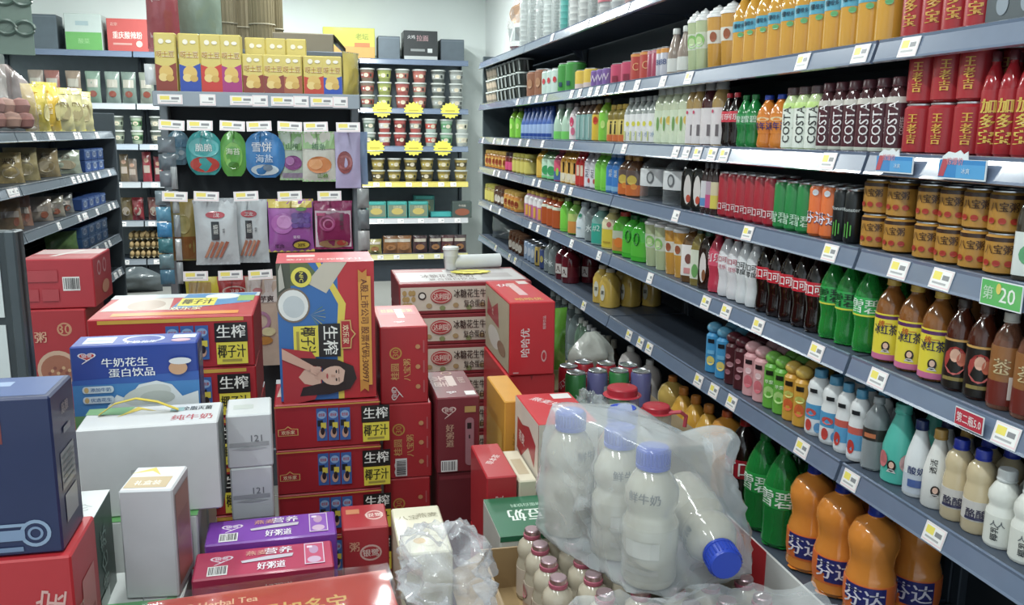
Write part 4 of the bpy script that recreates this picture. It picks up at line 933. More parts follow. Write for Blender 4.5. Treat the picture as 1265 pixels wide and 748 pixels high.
# clip strips of small packets at both edges of the stand
def strip(label, px, y0, y1, Y, cols_, w_):
    z1 = at(px, y0, Y=Y)[2]; z0 = at(px, y1, Y=Y)[2]; x = at(px, (y0 + y1) / 2, Y=Y)[0]
    t = thing('clip_strip', (x, Y, z0), 0, label, 'snack')
    b = MB(); b.box((-.006, 0, 0), (.006, .0015, z1 - z0), 'x#c8ccd0'); b.obj('hanging_strip', t, 0)
    n = len(cols_); hh = (z1 - z0) / n
    for i, c in enumerate(cols_):
        pm = MB(); vs = []; fs = []
        for j in range(7):
            for k in range(7):
                u, v = k / 3 - 1, j / 3 - 1
                e = max(0, 1 - u * u) ** .5 * max(0, 1 - v * v) ** .5
                vs.append((u * w_ / 2, -.003 - .010 * e - .006 * noise.noise(Vector((u * 2, v * 2, i))), (i + .5) * hh + v * hh * .46))
        for j in range(6):
            for k in range(6): a = j * 7 + k; fs.append((a, a + 1, a + 8, a + 7))
        pm.add(vs, fs, c)
        pm.add([(-w_ / 2, 0, (i + .04) * hh), (w_ / 2, 0, (i + .04) * hh), (w_ / 2, 0, (i + .96) * hh), (-w_ / 2, 0, (i + .96) * hh)], [(3, 2, 1, 0)], c)
        pm.obj('packet', t, 60)
strip('blue and grey packets on a clip strip, left edge of the snack stand', 204, 235, 352, EY - .02, ['f#4c7c94', 'f#6c8c94', 'f#3c7c84', 'f#3c88b8', 'f#5c98b4', 'f#7c8c94'], .05)
strip('grey packets on a short clip strip above the blue packets', 207, 168, 232, EY + .0, ['f#6c747c', 'f#5c6870', 'f#748088'], .06)
strip('pale curled packets on a clip strip beside the yellow snack bag', 219, 205, 352, EY - .03, ['f#9ca4a8', 'f#b0b4b4', 'f#8c9498', 'f#a4acac', 'f#989ea0'], .022)
strip('silver packets on a clip strip, drinks edge of the snack stand', 449, 232, 310, EY + .02, ['f#a8a8a8', 'f#6c7478', 'f#8c9090'], .045)
strip('white foil packet strip hanging at the top left of the stand', 188, 78, 106, EY + .05, ['f#d4dade'], .05)

# ------------------------------------------------------------------ on top of the middle gondola
GZ = 1.7235
def pix_box(px0, px1, py0, py1, Y):
    a, c = at(px0, py1, Y=Y), at(px1, py0, Y=Y)
    return a[0], c[0], a[2], c[2]
rl = MB()
for i, (px, Y, r, c) in enumerate(((277, 4.25, .052, 'd#a89c80'), (300, 4.42, .060, 'd#b0a488'), (324, 4.25, .052, 'd#a49878'), (340, 4.42, .034, 'd#9c9070'))):
    t = thing('rolled_mat', (at(px, 40, Y=Y)[0], Y, GZ), 0, '%s rolled bamboo mat from the left, standing on the middle gondola' % ORD[i], 'mat', 'rolled mats on the gondola')
    b = MB(); b.lathe([(r, 0), (r, .62), (r * .86, .625), (r * .8, .60), (.001, .60)], c, 20)
    for k in range(20):
        a = 2 * PI * k / 20
        b.tube([(r * math.cos(a), r * math.sin(a), 0), (r * math.cos(a), r * math.sin(a), .622)], .004, c, 5)
    b.obj('mat_roll', t)
    for z in (.14, .46):
        q = MB(); q.tube([((r + .006) * math.cos(a), (r + .006) * math.sin(a), z) for a in [2 * PI * k / 16 for k in range(16)]], .003, 'd#d0c8b0', 5, True); q.obj('tie', t)
bag('green_sack', (at(241, 42, Y=4.1)[0], 4.12, GZ), 0, .22, .50, .14, 'f#93a593', 'grey green plastic sack standing beside the rolled mats', 'sack', None, 'sack', sd=21, crump=.02)
bag('red_sack', (at(196, 40, Y=4.0)[0] + .02, 4.0, GZ), .2, .13, .46, .08, 'f#a84c54', 'red plastic sack at the left end of the gondola top', 'sack', None, 'pillow', art=lambda A, w_, h: A.t('食品', -w_ * .25, h * .5, h * .1, 'f#d8b0b0', 90).r(-w_ * .4, h * .1, -w_ * .3, h * .9, 'f#c8a0a0'), sd=22, crump=.01)
x0, x1, z0, z1 = pix_box(338, 412, 42, 78, 3.98)
t = thing('cardboard_box', ((x0 + x1) / 2, 3.98, GZ), 0, 'flat brown cardboard box with an open flap on the middle gondola', 'box')
b = MB(); w2 = (x1 - x0) / 2; b.box((-w2, 0, 0), (w2, .3, z1 - GZ - .0), 'c#9c9078', .004); b.obj('body', t, 0)
b = MB(); b.add([(w2, .0, z1 - GZ), (w2 + .05, -.01, z1 - GZ - .06), (w2 + .05, .012, z1 - GZ - .075), (w2, .014, z1 - GZ - .012), (w2, .25, z1 - GZ), (w2 + .05, .25, z1 - GZ - .05), (w2 + .05, .262, z1 - GZ - .06), (w2, .262, z1 - GZ - .012)],
                 [(0, 1, 5, 4), (3, 7, 6, 2), (0, 3, 2, 1), (4, 5, 6, 7), (1, 2, 6, 5), (0, 4, 7, 3)], 'c#6a624c'); b.obj('flap', t, 0)

# ------------------------------------------------------------------ instant noodles on the back wall
def cup_proto(c1, c2, R=.066, H=.112, lid='#c8ccc8'):
    k = (c1, c2, R, H)
    if k not in PROTO:
        PROTO[k] = make('tub', R, H, c1, lid, [(.28, .66, c2)], [('e', 0, .47, .022, .018, '#d8ccb4'), ('r', -.045, .40, -.03, .54, '#d8dcd8'), ('r', .032, .36, .05, .58, '#2c3430')], seg=14)
    return PROTO[k]
def cups(level, pxs, ncol, layers, cf, H, R, y_px, nm, gname):
    for i, px in enumerate(pxs):
        x = at(px, y_px, Y=BY + .1)[0]
        for l in range(layers):
            c1, c2 = cf(i, l)
            put(cup_proto(c1, c2, R, H), nm, (x, BY + .02 + R, BL[level] + .001 + l * (H + .001)), PI / 2 + random.uniform(-.3, .3),
                '%s noodle cup from the left in the %s layer, %s' % (ORD[i], ['bottom', 'middle', 'top'][l] if layers == 3 else ['lower', 'upper'][l], gname), 'noodles', gname)
c6 = [('#7c6a5c', '#a05048'), ('#8c9454', '#a4ac5c'), ('#9c5450', '#b06c60'), ('#a05c54', '#b47064'), ('#5c625e', '#a4a8a4'), ('#8a8e8a', '#b0b4b0')]
cups(1, (454, 475, 497, 518, 541, 563), 6, 3, lambda i, l: c6[i] if (i + l) % 4 else ('#8a9084', c6[i][1]), .117, .068, 120, 'noodle_cup', 'back wall second shelf')
c7 = [('#a8b0a8', '#6a7a6c'), ('#a85450', '#c8c4c0'), ('#a85450', '#8a3c3c'), ('#b05c58', '#a0a49c'), ('#a8b8b0', '#c45c50'), ('#8cac94', '#5c9468'), ('#b8beb8', '#d8d4bc')]
cups(2, (456, 475, 494, 513, 532, 551, 570), 7, 2, lambda i, l: c7[(i + l * 3) % 7] if l == 0 else c7[i], .125, .062, 170, 'noodle_cup', 'back wall third shelf')
cups(3, (467, 487, 507, 527, 548, 569), 6, 2, lambda i, l: ('#8c7a3c', '#b8a454') if (i + l) % 3 else ('#a08c48', '#5c5034'), .108, .066, 215, 'noodle_cup', 'back wall fourth shelf')
def small_box(name, px, py, Y, z, w_, d, h, col, label, paint=None, rz=0, grp=None, cat='box'):
    x = at(px, py, Y=Y)[0]
    t = thing(name, (x, Y, z), rz, label, cat, grp)
    b = MB(); b.box((-w_ / 2, 0, 0), (w_ / 2, d, h), col, .004); b.obj('body', t, 0)
    A = Art()
    if paint: paint(A, w_, h)
    else: A.r(-w_ * .4, h * .3, w_ * .4, h * .7, 'c#b8bcb8', 1)
    p = MB(); A.build(p, lambda u, v, o: (u, -o, v), .0008, .0004); p.obj('print', t, 0)
    return t
def tray_paint(A, w_, h): A.r(-w_ * .46, h * .1, w_ * .46, h * .80, 'c#7c8c78', 1).e(0, h * .42, w_ * .3, h * .2, 'c#c8b464').r(-w_ * .4, h * .84, w_ * .4, h * .97, 'c#48b0a8', 1).t('自热锅', 0, h * .68, h * .16, 'c#d8d4b0')
for i, px in enumerate((465, 491, 517)): small_box('self_heating_meal_box', px, 262, BY + .03, BL[4] + .001, .185, .14, .155, 'c#3c9890', '%s teal self heating meal box from the left, back wall fifth shelf' % ORD[i], tray_paint, 0, 'teal meal boxes on the back wall')
small_box('self_heating_meal_box', 545, 262, BY + .09, BL[4] + .001, .20, .12, .05, 'c#3cb0b0', 'flat teal meal tray lying on the back wall fifth shelf', lambda A, w_, h: A.r(-w_ * .45, h * .2, w_ * .45, h * .8, 'c#4cc4c0', 1))
small_box('self_heating_meal_box', 571, 262, BY + .02, BL[4] + .001, .185, .10, .155, 'c#4c5854', 'dark meal box with a brown dish picture on the back wall', lambda A, w_, h: A.e(0, h * .35, w_ * .38, h * .22, 'c#9c5840').t('牛肉面', 0, h * .74, h * .14, 'c#d0c8bc'))
small_box('self_heating_meal_box', 524, 250, BY + .19, BL[4] + .001, .2, .1, .20, 'c#2c8480', 'tall teal meal box at the rear of the back wall fifth shelf', tray_paint)
for i, (px, c, w_) in enumerate(((463, 'f#a89c54', .13), (483, 'f#8c5c34', .15), (499, 'f#a06c40', .15), (519, 'f#4c3034', .14), (538, 'f#3c2c30', .13), (553, 'f#5c3034', .13), (568, 'f#4c3438', .13))):
    bag('noodle_packet', (at(px, 305, Y=BY + .08)[0], BY + .09, BL[5] + .001), 0, w_, .17 - .03 * (i == 0), .05, c, '%s instant noodle packet from the left, lowest back wall shelf' % ORD[i], 'noodles', 'noodle packets on the lowest back wall shelf', art=lambda A, w_, h: A.e(0, h * .35, w_ * .3, h * .16, 'f#b07848').r(-w_ * .4, h * .65, w_ * .4, h * .82, 'f#c8bcac'), sd=30 + i)
# cartons and boards on the top shelf of the back wall
small_box('noodle_carton', 432, 78, BY + .1, BL[0] + .001, .46, .25, .27, 'c#c8c840', 'yellow green noodle carton on top of the back wall shelving', lambda A, w_, h: A.r(-w_ * .49, h * .02, w_ * .49, h * .4, 'c#d8a04c', 1).t('老坛', w_ * .25, h * .72, h * .2, 'c#8c9c2c').r(w_ * .1, h * .38, w_ * .4, h * .52, 'c#d8783c', 1))
small_box('noodle_carton', 520, 78, BY + .06, BL[0] + .001, .31, .25, .26, 'c#2e3234', 'black noodle carton with pale base strip on the back wall shelving', lambda A, w_, h: A.r(-w_ * .49, h * .02, w_ * .49, h * .14, 'c#b8bcbc', 1).t('拉面', w_ * .05, h * .75, h * .2, 'c#b08c90').t('火鸡', -w_ * .28, h * .78, h * .13, 'c#c8c8c8').r(-w_ * .3, h * .3, w_ * .12, h * .38, 'c#8c9090', 1).r(w_ * .2, h * .26, w_ * .34, h * .4, 'c#c8cccc', 1))
small_box('grey_storage_box', 481, 78, BY + .12, BL[0] + .001, .20, .2, .21, 's#66727c', 'plain grey box between the yellow and black cartons', lambda A, w_, h: A.r(-w_ * .48, h * .9, w_ * .48, h * .94, 's#75818b', 1))
small_box('grey_storage_box', 559, 78, BY + .12, BL[0] + .001, .22, .2, .20, 's#66727c', 'plain grey box at the corner end of the back wall shelving', lambda A, w_, h: A.r(-w_ * .48, h * .9, w_ * .48, h * .94, 's#75818b', 1))
small_box('grey_storage_box', 50, 70, BY + .1, BL[0] + .001, .29, .2, .29, 's#66737c', 'wide grey box on the back wall shelving left of the green carton', lambda A, w_, h: A.r(-w_ * .48, h * .92, w_ * .48, h * .95, 's#75818b', 1))
small_box('noodle_carton', 105, 66, BY + .05, BL[0] + .001, .29, .25, .30, 'c#b8c4c0', 'white and green carton on top of the back wall shelving', lambda A, w_, h: A.r(-w_ * .49, h * .02, w_ * .49, h * .5, 'c#66a85c', 1).r(-w_ * .2, h * .68, w_ * .15, h * .8, 'c#9cb0b4', 1).t('酸菜', 0, h * .26, h * .14, 'c#94c488'))
small_box('noodle_carton', 159, 66, BY + .04, BL[0] + .001, .325, .25, .27, 'c#b8504c', 'red carton with white lettering on top of the back wall shelving', lambda A, w_, h: A.t('重庆酸辣粉', .0, h * .5, h * .22, 'c#e4d4cc', 0, w_ * .72).t('正宗', -w_ * .32, h * .83, h * .1, 'c#d4b0a4').r(-w_ * .36, h * .2, w_ * .1, h * .26, 'c#c8948c', 1).e(w_ * .28, h * .24, w_ * .08, h * .1, 'c#d8b8ac'))
# left part of the back wall
for i, (px, c) in enumerate(((46, 'f#8c8074'), (66, 'f#8c5c54'), (92, 'f#8c7c6c'), (116, 'f#748c7c'), (140, 'f#7c8c84'), (160, 'f#6c7c74'), (182, 'f#80887c'))):
    bag('dry_goods_bag', (at(px, 120, Y=BY + .09)[0], BY + .10, BL[1] + .001), 0, .12, .27, .06, c, '%s dry goods bag from the left, second back wall shelf past the snacks' % ORD[i], 'bag', 'dry goods bags on the back wall', art=lambda A, w_, h: A.r(-w_ * .35, h * .5, w_ * .35, h * .75, 'f#a8a498').e(0, h * .3, w_ * .25, h * .1, 'f#8c4c40'), sd=40 + i)
for i, (px, c1, c2) in enumerate(((170, '#a8b8a0', '#4c7c50'), (194, '#5c645c', '#a8a898'), (147, '#6c7468', '#94a08c'))):
    x = at(px, 170, Y=BY + .1)[0]
    for l in range(2): put(cup_proto(c1, c2, .052, .12), 'noodle_cup', (x, BY + .09, BL[2] + .001 + l * .122), PI / 2, '%s green and white cup by the left aisle, %s layer, back wall third shelf' % (ORD[i], ['lower', 'upper'][l]), 'noodles', 'cups by the left aisle')
for i, (px, c, h) in enumerate(((154, 'f#7c6c54', .24), (164, 'f#8c7c70', .2), (182, 'f#a83c48', .26), (196, 'f#8c3440', .22))):
    bag('spice_bag', (at(px, 220, Y=BY + .09)[0], BY + .11, BL[3] + .001), 0, .075, h, .045, c, '%s spice bag from the left on the fourth back wall shelf' % ORD[i], 'bag', 'spice bags on the back wall', art=lambda A, w_, h: A.r(-w_ * .34, h * .3, w_ * .34, h * .55, 'f#c0b0a4').e(0, h * .72, w_ * .26, h * .08, 'f#c89c84'), sd=50 + i)
for i, (px, c) in enumerate(((156, 'f#6c5c3c'), (170, 'f#8c3038'), (190, 'f#7c4c48'))):
    bag('dried_fruit_bag', (at(px, 268, Y=BY + .08)[0], BY + .12, BL[4] + .001), 0, .10, .2, .07, c, '%s dried fruit bag from the left on the fifth back wall shelf' % ORD[i], 'bag', 'dried fruit bags on the back wall', art=lambda A, w_, h: A.e(0, h * .4, w_ * .3, h * .2, 'f#a89c90'), sd=60 + i, crump=.012)
# egg trays
et = MB(); ebm = MB(); ne, me_ = 6, 5
for j in range(me_ * 4 + 1):
    for i in range(ne * 4 + 1):
        et.v.append((i * .0115 - .138, j * .0115, .018 + .014 * math.cos(i * PI / 2) * math.cos(j * PI / 2)))
K = ne * 4 + 1
for j in range(me_ * 4):
    for i in range(ne * 4): et.f.append([j * K + i, j * K + i + 1, (j + 1) * K + i + 1, (j + 1) * K + i]); et.m.append(0)
et.mats = ['d#a09474']; ETRAY = et.mesh('tray')
ebm.lathe([(.0005, -.026), (.012, -.022), (.0185, -.010), (.020, 0), (.0165, .014), (.009, .024), (.0005, .029)], 'd#b89c6c', 10); EGG = ebm.mesh('egg')
ex = at(181, 322, Y=BY + .06)[0]
for l in range(3):
    t = thing('egg_tray', (ex, BY + .04, BL[5] + .002 + l * .082), 0, '%s tray of brown eggs on the lowest back wall shelf' % ['bottom', 'middle', 'top'][l], 'eggs', 'egg trays on the back wall')
    link('tray', ETRAY, t)
    for j in range(4):
        for i in range(6):
            e_ = link('egg', EGG, t); e_.location = (-.115 + i * .046, .023 + j * .05, .045)
bag('grey_sack', (at(170, 350, Y=BY - .16)[0], BY - .2, .001), 0, .42, .22, .2, 'f#5c6468', 'dark grey plastic sack on the floor below the egg trays', 'sack', None, 'sack', sd=70, crump=.03)

# ------------------------------------------------------------------ snacks on the left shelving
def lbag(px, lev, w_, h, th, col, label, art=None, shape='pillow', rz=.75, sd=0, seal=None, tilt=-.12, x=-.11, crump=.004):
    z = SL[lev] + .002
    y = ypx(px, z, SX + x)
    return bag('snack_bag', (SX + x, y, z), rz, w_, h, th, col, label, 'snack', 'snack bags on the left shelving', shape, art, seal, tilt, crump, sd)
def a_y(A, w_, h): A.r(-w_ * .22, h * .1, w_ * .02, h * .82, 'f#d4a82c').t('面包', -w_ * .1, h * .45, h * .1, 'f#eee4c0', 90).e(w_ * .26, h * .4, w_ * .16, h * .18, 'f#c8bc84')
t = lbag(14, 0, .30, .34, .20, 'y#b8a8a4', 'large clear bag of reddish buns, entrance end of the top snack shelf', None, 'sack', .8, 80, crump=.03, x=-.16)
for k in range(7):
    b = MB(); b.lathe([(.001, -.045), (.036, -.035), (.050, 0), (.040, .03), (.001, .045)], ['d#b4847a', 'd#bc9484', 'd#a8746c'][k % 3], 12, 2, (-.07 + .07 * (k % 3), random.uniform(-.02, .02), .055 + .075 * (k // 3))); b.obj('bun', t)
for i, (px, w_, h, c) in enumerate(((48, .15, .25, 'f#c8b44c'), (62, .15, .27, 'f#d4b03c'), (77, .18, .25, 'f#c4bc88'), (91, .18, .26, 'f#c8c088'), (103, .17, .25, 'f#c0b888'))):
    lbag(px, 0, w_, h, .08, c, '%s yellow bread bag from the entrance end, top snack shelf' % ORD[i], a_y if i < 2 else (lambda A, w_, h: A.r(-w_ * .4, h * .86, w_ * .4, h * .97, 'f#d8cc5c').e(0, h * .45, w_ * .3, h * .22, 'f#a89c74').t('瑞士卷', 0, h * .62, h * .1, 'f#8c7c4c', 0, w_ * .6)), sd=81 + i, seal='f#d8cc6c', rz=.9, tilt=-.06, crump=.012, x=-.085)
for i, (px, w_, h, c, d) in enumerate(((12, .15, .15, 'f#c4ac74', 'tan'), (30, .17, .17, 'f#b8a878', 'beige'), (56, .18, .16, 'f#a8946c', 'gold foil'), (80, .22, .14, 'f#b8c0a8', 'pale green'))):
    lbag(px, 1, w_, h, .06, c, '%s snack bag on the second snack shelf' % d, lambda A, w_, h: A.t('米饼', 0, h * .7, h * .2, 'f#7c6c54', 0, w_ * .5).e(0, h * .35, w_ * .28, h * .2, 'f#c8b898'), sd=90 + i, seal=c, crump=.012)
for i, (px, w_, h, c, d) in enumerate(((12, .14, .15, 'f#a88c6c', 'brown'), (26, .13, .16, 'f#b88c78', 'salmon'), (44, .2, .13, 'f#b4a494', 'cream'), (60, .20, .12, 'f#a8a090', 'grey cream'), (75, .17, .12, 'f#8c8c88', 'grey'))):
    lbag(px, 2, w_, h, .06, c, '%s snack bag on the third snack shelf' % d, lambda A, w_, h: A.r(-w_ * .3, h * .4, w_ * .3, h * .6, 'f#c8bcb0').e(w_ * .2, h * .25, w_ * .12, h * .14, 'f#b06c54'), sd=100 + i, crump=.012)
lbag(78, 3, .2, .13, .07, 'f#7ca05c', 'green snack bag on the fourth snack shelf', None, sd=110, crump=.012)
def blue_pack(lev, px0, px1, n, layers, col='c#3c5c9c'):
    z = SL[lev] + .002
    y0, y1 = ypx(px0, z, SX - .03), ypx(px1, z, SX - .03)
    for l in range(layers):
        for i in range(n):
            y = y0 + (i + .5) * (y1 - y0) / n; w_ = (y1 - y0) / n * .94
            t = thing('biscuit_box', (SX - .03, y, z + l * .072), PI / 2, '%s blue biscuit box from the entrance, %s layer, %s snack shelf' % (ORD[i], ['lower', 'upper'][l], ORD[lev]), 'box', 'blue biscuit boxes on the snack shelves')
            b = MB(); b.box((-w_ / 2, 0, 0), (w_ / 2, .2, .07), col, .003); b.obj('body', t, 0)
            A = Art(); A.e(0, .035, w_ * .3, .02, 'c#b8c4d8').t('OREO', 0, .036, .022, 'c#2c4480', 0, w_ * .5).r(-w_ * .5, .055, w_ * .5, .062, 'c#7c98c8', 1)
            p = MB(); A.build(p, lambda u, v, o: (u, -o, v), .0006, .0003); p.obj('print', t, 0)
blue_pack(1, 106, 129, 3, 2); blue_pack(2, 102, 131, 4, 1); blue_pack(3, 102, 134, 4, 2, 'c#3c6494')
# scissors on a hanging card at the left
hp = at(16, 62, Y=4.55)
t = thing('hanging_scissors_card', (hp[0], 4.55, hp[2]), .3, 'grey green card of hanging scissors above the bread bags', 'scissors')
b = MB(); b.box((-.09, 0, -.02), (.09, .004, .42), 'c#7c9488', .002); b.obj('backing_card', t, 0)
b = MB(); b.tube([(0, .002, .41), (0, .002, CEIL - hp[2])], .002, 'p#c8ccc8', 5); b.obj('cord', t)
for k in range(3):
    z = .10 + .13 * k
    for dx in (-.02, .055):
        q = MB(); q.tube([(dx + .04 * math.cos(a), -.012, z + .03 * math.sin(a)) for a in [2 * PI * i / 14 for i in range(14)]], .009, 'p#5c7068', 6, True); q.obj('handle_ring', t)
    q = MB(); q.add([(-.02, -.012, z), (.0, -.012, z + .02), (-.11, -.010, z - .09), (-.02, -.008, z), (.0, -.008, z + .02)], [(0, 1, 2), (4, 3, 2), (0, 3, 4, 1), (1, 4, 2), (3, 0, 2)], 'm#8c9898'); q.obj('blade', t, 0)
# ================================================================== cartons stacked in the aisle
def carton(name, label, x0, y0, z0, w_, d, h, col, faces=None, rz=0, cat='carton', group=None, tape=None, handle=None, bev=.003):
    t = thing(name, (x0 + w_ / 2, y0 + d / 2, z0), rz, label, cat, group)
    b = MB(); b.box((-w_ / 2, -d / 2, 0), (w_ / 2, d / 2, h), col, bev); bo = b.obj('body', t, 0)
    if tape:   # packing tape over the top seam, folded down the front
        q = MB(); q.box((-.02, -d / 2 - .0006, h - .04), (.02, d / 2 + .0006, h + .0006), tape); q.obj('tape', t, 0)
    FN = {'F': (w_, h, lambda u, v, o: (u - w_ / 2, -d / 2 - o, v)), 'T': (w_, d, lambda u, v, o: (u - w_ / 2, v - d / 2, h + o)),
          'R': (d, h, lambda u, v, o: (w_ / 2 + o, u - d / 2, v)), 'L': (d, h, lambda u, v, o: (-w_ / 2 - o, d / 2 - u, v)), 'B': (w_, h, lambda u, v, o: (w_ / 2 - u, d / 2 + o, v))}
    for k, p in (faces or {}).items():
        W, H, fn = FN[k]
        A = p(W, H)
        m_ = MB(); A.build(m_, fn, *((.0003, .00005) if k == 'T' else (.0008, .00022)))
        m_.obj({'F': 'front_print', 'T': 'top_print', 'R': 'side_print', 'L': 'side_print', 'B': 'back_print'}[k], t, 0)
    return t
# ---- print designs (metres on the face)
def logo_hlj(A, u, v, k, bg='c#a81c28'):      # gold-rimmed fruit drink badge
    A.p([(u - k, v - k * .42), (u + k, v - k * .42), (u + k, v + k * .28), (u + k * .35, v + k * .34), (u, v + k * .62), (u - k * .35, v + k * .34), (u - k, v + k * .28)], 'c#d8b064')
    A.p([(u - k * .92, v - k * .35), (u + k * .92, v - k * .35), (u + k * .92, v + k * .22), (u + k * .3, v + k * .28), (u, v + k * .52), (u - k * .3, v + k * .28), (u - k * .92, v + k * .22)], bg)
    A.t('欢乐家', u, v - k * .05, k * .42, 'c#ecd8b0', 0, k * 1.6)
def mini_can(A, u, v, w_, h):
    A.r(u - w_ / 2, v - h / 2, u + w_ / 2, v + h / 2, 'c#3c64a8', 1).e(u, v + h * .30, w_ * .42, h * .12, 'c#8cacd4').t('欢乐家', u, v + h * .3, h * .1, 'c#b83c44', 0, w_ * .6)
    A.r(u - w_ * .42, v - h * .05, u + w_ * .1, v + h * .14, 'c#20242c', 1).r(u - w_ * .1, v - h * .12, u + w_ * .4, v + h * .06, 'c#d8c43c', 1)
    A.e(u, v - h * .27, w_ * .3, h * .15, 'c#c89c88').e(u + w_ * .05, v - h * .2, w_ * .2, h * .12, 'c#2c2024')
def yezi(A, u, v, k):                        # black over yellow block
    A.r(u - k * .5, v, u + k * .5, v + k * .62, 'c#1c1a1a', 1).t('生榨', u, v + k * .34, k * .42, 'c#f0efe8', 0, k * .86)
    A.r(u - k * .46, v - k * .72, u + k * .48, v - .001, 'c#e4d436', 1).t('椰子汁', u, v - k * .30, k * .42, 'c#1c1a1a', 0, k * .84).r(u - k * .3, v - k * .64, u + k * .3, v - k * .56, 'c#a8983c', 1)
def coco_front(W, H):
    A = Art(); logo_hlj(A, W * .12, H * .40, W * .095)
    for i in range(3): mini_can(A, W * (.44 + .11 * i), H * .52, W * .10, H * .72)
    yezi(A, W * .955, H * .52, H * .60)
    A.r(0, H * .955, W, H * .985, 'c#c8963c', 1)
    return A
def coco_front_wide(W, H):
    A = Art(); A.r(W * .06, H * .90, W * .94, H * .97, 'c#d8a83c', 1)
    for i in range(3): mini_can(A, W * (.50 + .09 * i), H * .50, W * .08, H * .66)
    yezi(A, W * .86, H * .50, H * .60)
    return A
def woman(A, u, v, k):
    """printed half-length figure: red top, raised hand, long dark hair"""
    A.p([(u - k * .95, v - k * 1.1), (u + k * .9, v - k * 1.1), (u + k * .75, v - k * .15), (u + k * .3, v + k * .08), (u - k * .3, v + k * .08), (u - k * .8, v - k * .2)], 'c#b02c34')
    A.p([(u - k * .35, v + k * .05), (u + k * .35, v + k * .05), (u + k * .22, v - k * .45), (u, v - k * .62), (u - k * .22, v - k * .45)], 'c#d8b09c')
    A.p([(u - k * .62, v - k * .55), (u - k * .52, v + k * .55), (u - k * .28, v + k * 1.06), (u + k * .12, v + k * 1.16), (u + k * .46, v + k * .95), (u + k * .6, v + k * .3), (u + k * .62, v - k * .6), (u + k * .34, v - k * .5), (u + k * .2, v + k * .2), (u - k * .3, v + k * .1), (u - k * .4, v - k * .5)], 'c#2a1e1c')
    A.e(u, v + k * .48, k * .31, k * .42, 'c#dcb6a2', 20).e(u - k * .02, v + k * .05, k * .13, k * .2, 'c#d2a894')
    A.p([(u - k * .33, v + k * .6), (u - k * .1, v + k * .98), (u + k * .3, v + k * .86), (u + k * .32, v + k * .55), (u + k * .2, v + k * .74), (u - k * .15, v + k * .8)], 'c#2a1e1c')
    for s_ in (-1, 1):
        A.e(u + s_ * k * .13, v + k * .53, k * .055, k * .025, 'c#2a201e', 10).r(u + s_ * k * .13 - k * .07, v + k * .60, u + s_ * k * .13 + k * .07, v + k * .62, 'c#4a342c', 1)
    A.p([(u - k * .025, v + k * .5), (u + k * .03, v + k * .5), (u + k * .05, v + k * .37), (u - k * .04, v + k * .37)], 'c#c89c88').e(u, v + k * .25, k * .09, k * .03, 'c#b84a50', 12)
    A.p([(u - k * .95, v - k * 1.1), (u - k * .6, v - k * 1.1), (u - k * .20, v - k * .30), (u - k * .36, v - k * .18)], 'c#d4a894')
    for i in range(4): A.p([(u - k * (.36 - .05 * i), v - k * .24), (u - k * (.31 - .05 * i), v - k * .26), (u - k * (.22 - .06 * i), v + k * (.06 - .05 * i)), (u - k * (.27 - .06 * i), v + k * (.08 - .05 * i))], 'c#dcb09c')
def coco_upright(W, H):
    """landscape design laid out on the box standing on its end"""
    w_, h = H, W                                # unrotated width and height
    A = Art()
    A.r(0, 0, w_, h * .62, 'c#2f6cb0', 1)
    A.p([(0, 0), (w_ * .16, 0), (w_ * .16, h * .5), (0, h * .32)], 'c#5c6c3c').r(0, 0, w_ * .25, h * .14, 'c#4c5040', 1)
    A.r(0, h * .62, w_, h, 'c#c0222c', 1)
    A.p([(0, h * .45), (w_ * .2, h * .62), (w_ * .3, h * .7), (w_ * .55, h * .66), (w_, h * .66), (w_, h * .60), (w_ * .5, h * .60), (w_ * .3, h * .62), (0, h * .40)], 'c#e2cc44')
    A.p([(0, h * .48), (w_ * .14, h * .3), (w_ * .22, h * .5), (0, h * .72)], 'c#c8c0ae')
    A.e(w_ * .30, h * .16, w_ * .125, h * .17, 'c#7c6c5c', 24, .2).e(w_ * .30, h * .16, w_ * .112, h * .152, 'c#e6e8e4', 24, .2).e(w_ * .31, h * .165, w_ * .08, h * .11, 'c#c4ccce', 20, .2)
    A.e(w_ * .10, h * .25, w_ * .072, h * .105, 'c#e4d844', 20).e(w_ * .10, h * .25, w_ * .044, h * .066, 'c#24262a', 18).t('NFC', w_ * .10, h * .25, h * .04, 'c#e4d844')
    for i in range(7):
        a = .5 + i * .28
        A.p([(w_ * .37, h * .33), (w_ * .37 + w_ * .10 * math.cos(a), h * .33 + h * .16 * math.sin(a)), (w_ * .375 + w_ * .10 * math.cos(a + .08), h * .33 + h * .16 * math.sin(a + .08))], 'c#d0c84c' if i % 2 else 'c#6c9448')
    A.p([(0, h * .05), (w_ * .05, h * .02), (w_ * .2, h * .02), (w_ * .17, h * .08)], 'c#b8b4a8')
    yezi(A, w_ * .56, h * .41, h * .36)
    logo_hlj(A, w_ * .52, h * .70, w_ * .105, 'c#b01c26')
    woman(A, w_ * .82, h * .40, h * .34)
    A.p([(w_ * .10, h * .83), (w_ * .90, h * .83), (w_ * .90, h * .96), (w_ * .10, h * .96)], 'c#dc9c34')
    A.p([(w_ * .05, h * .83), (w_ * .14, h * .83), (w_ * .14, h * .92), (w_ * .05, h * .92), (w_ * .075, h * .875)], 'c#c8862c').p([(w_ * .95, h * .83), (w_ * .86, h * .83), (w_ * .86, h * .92), (w_ * .95, h * .92), (w_ * .925, h * .875)], 'c#c8862c')
    A.t('A股上市公司 股票代码:300997', w_ * .5, h * .895, h * .085, 'c#6c3414', 0, w_ * .76)
    return A.rotated(-90, w_, h)
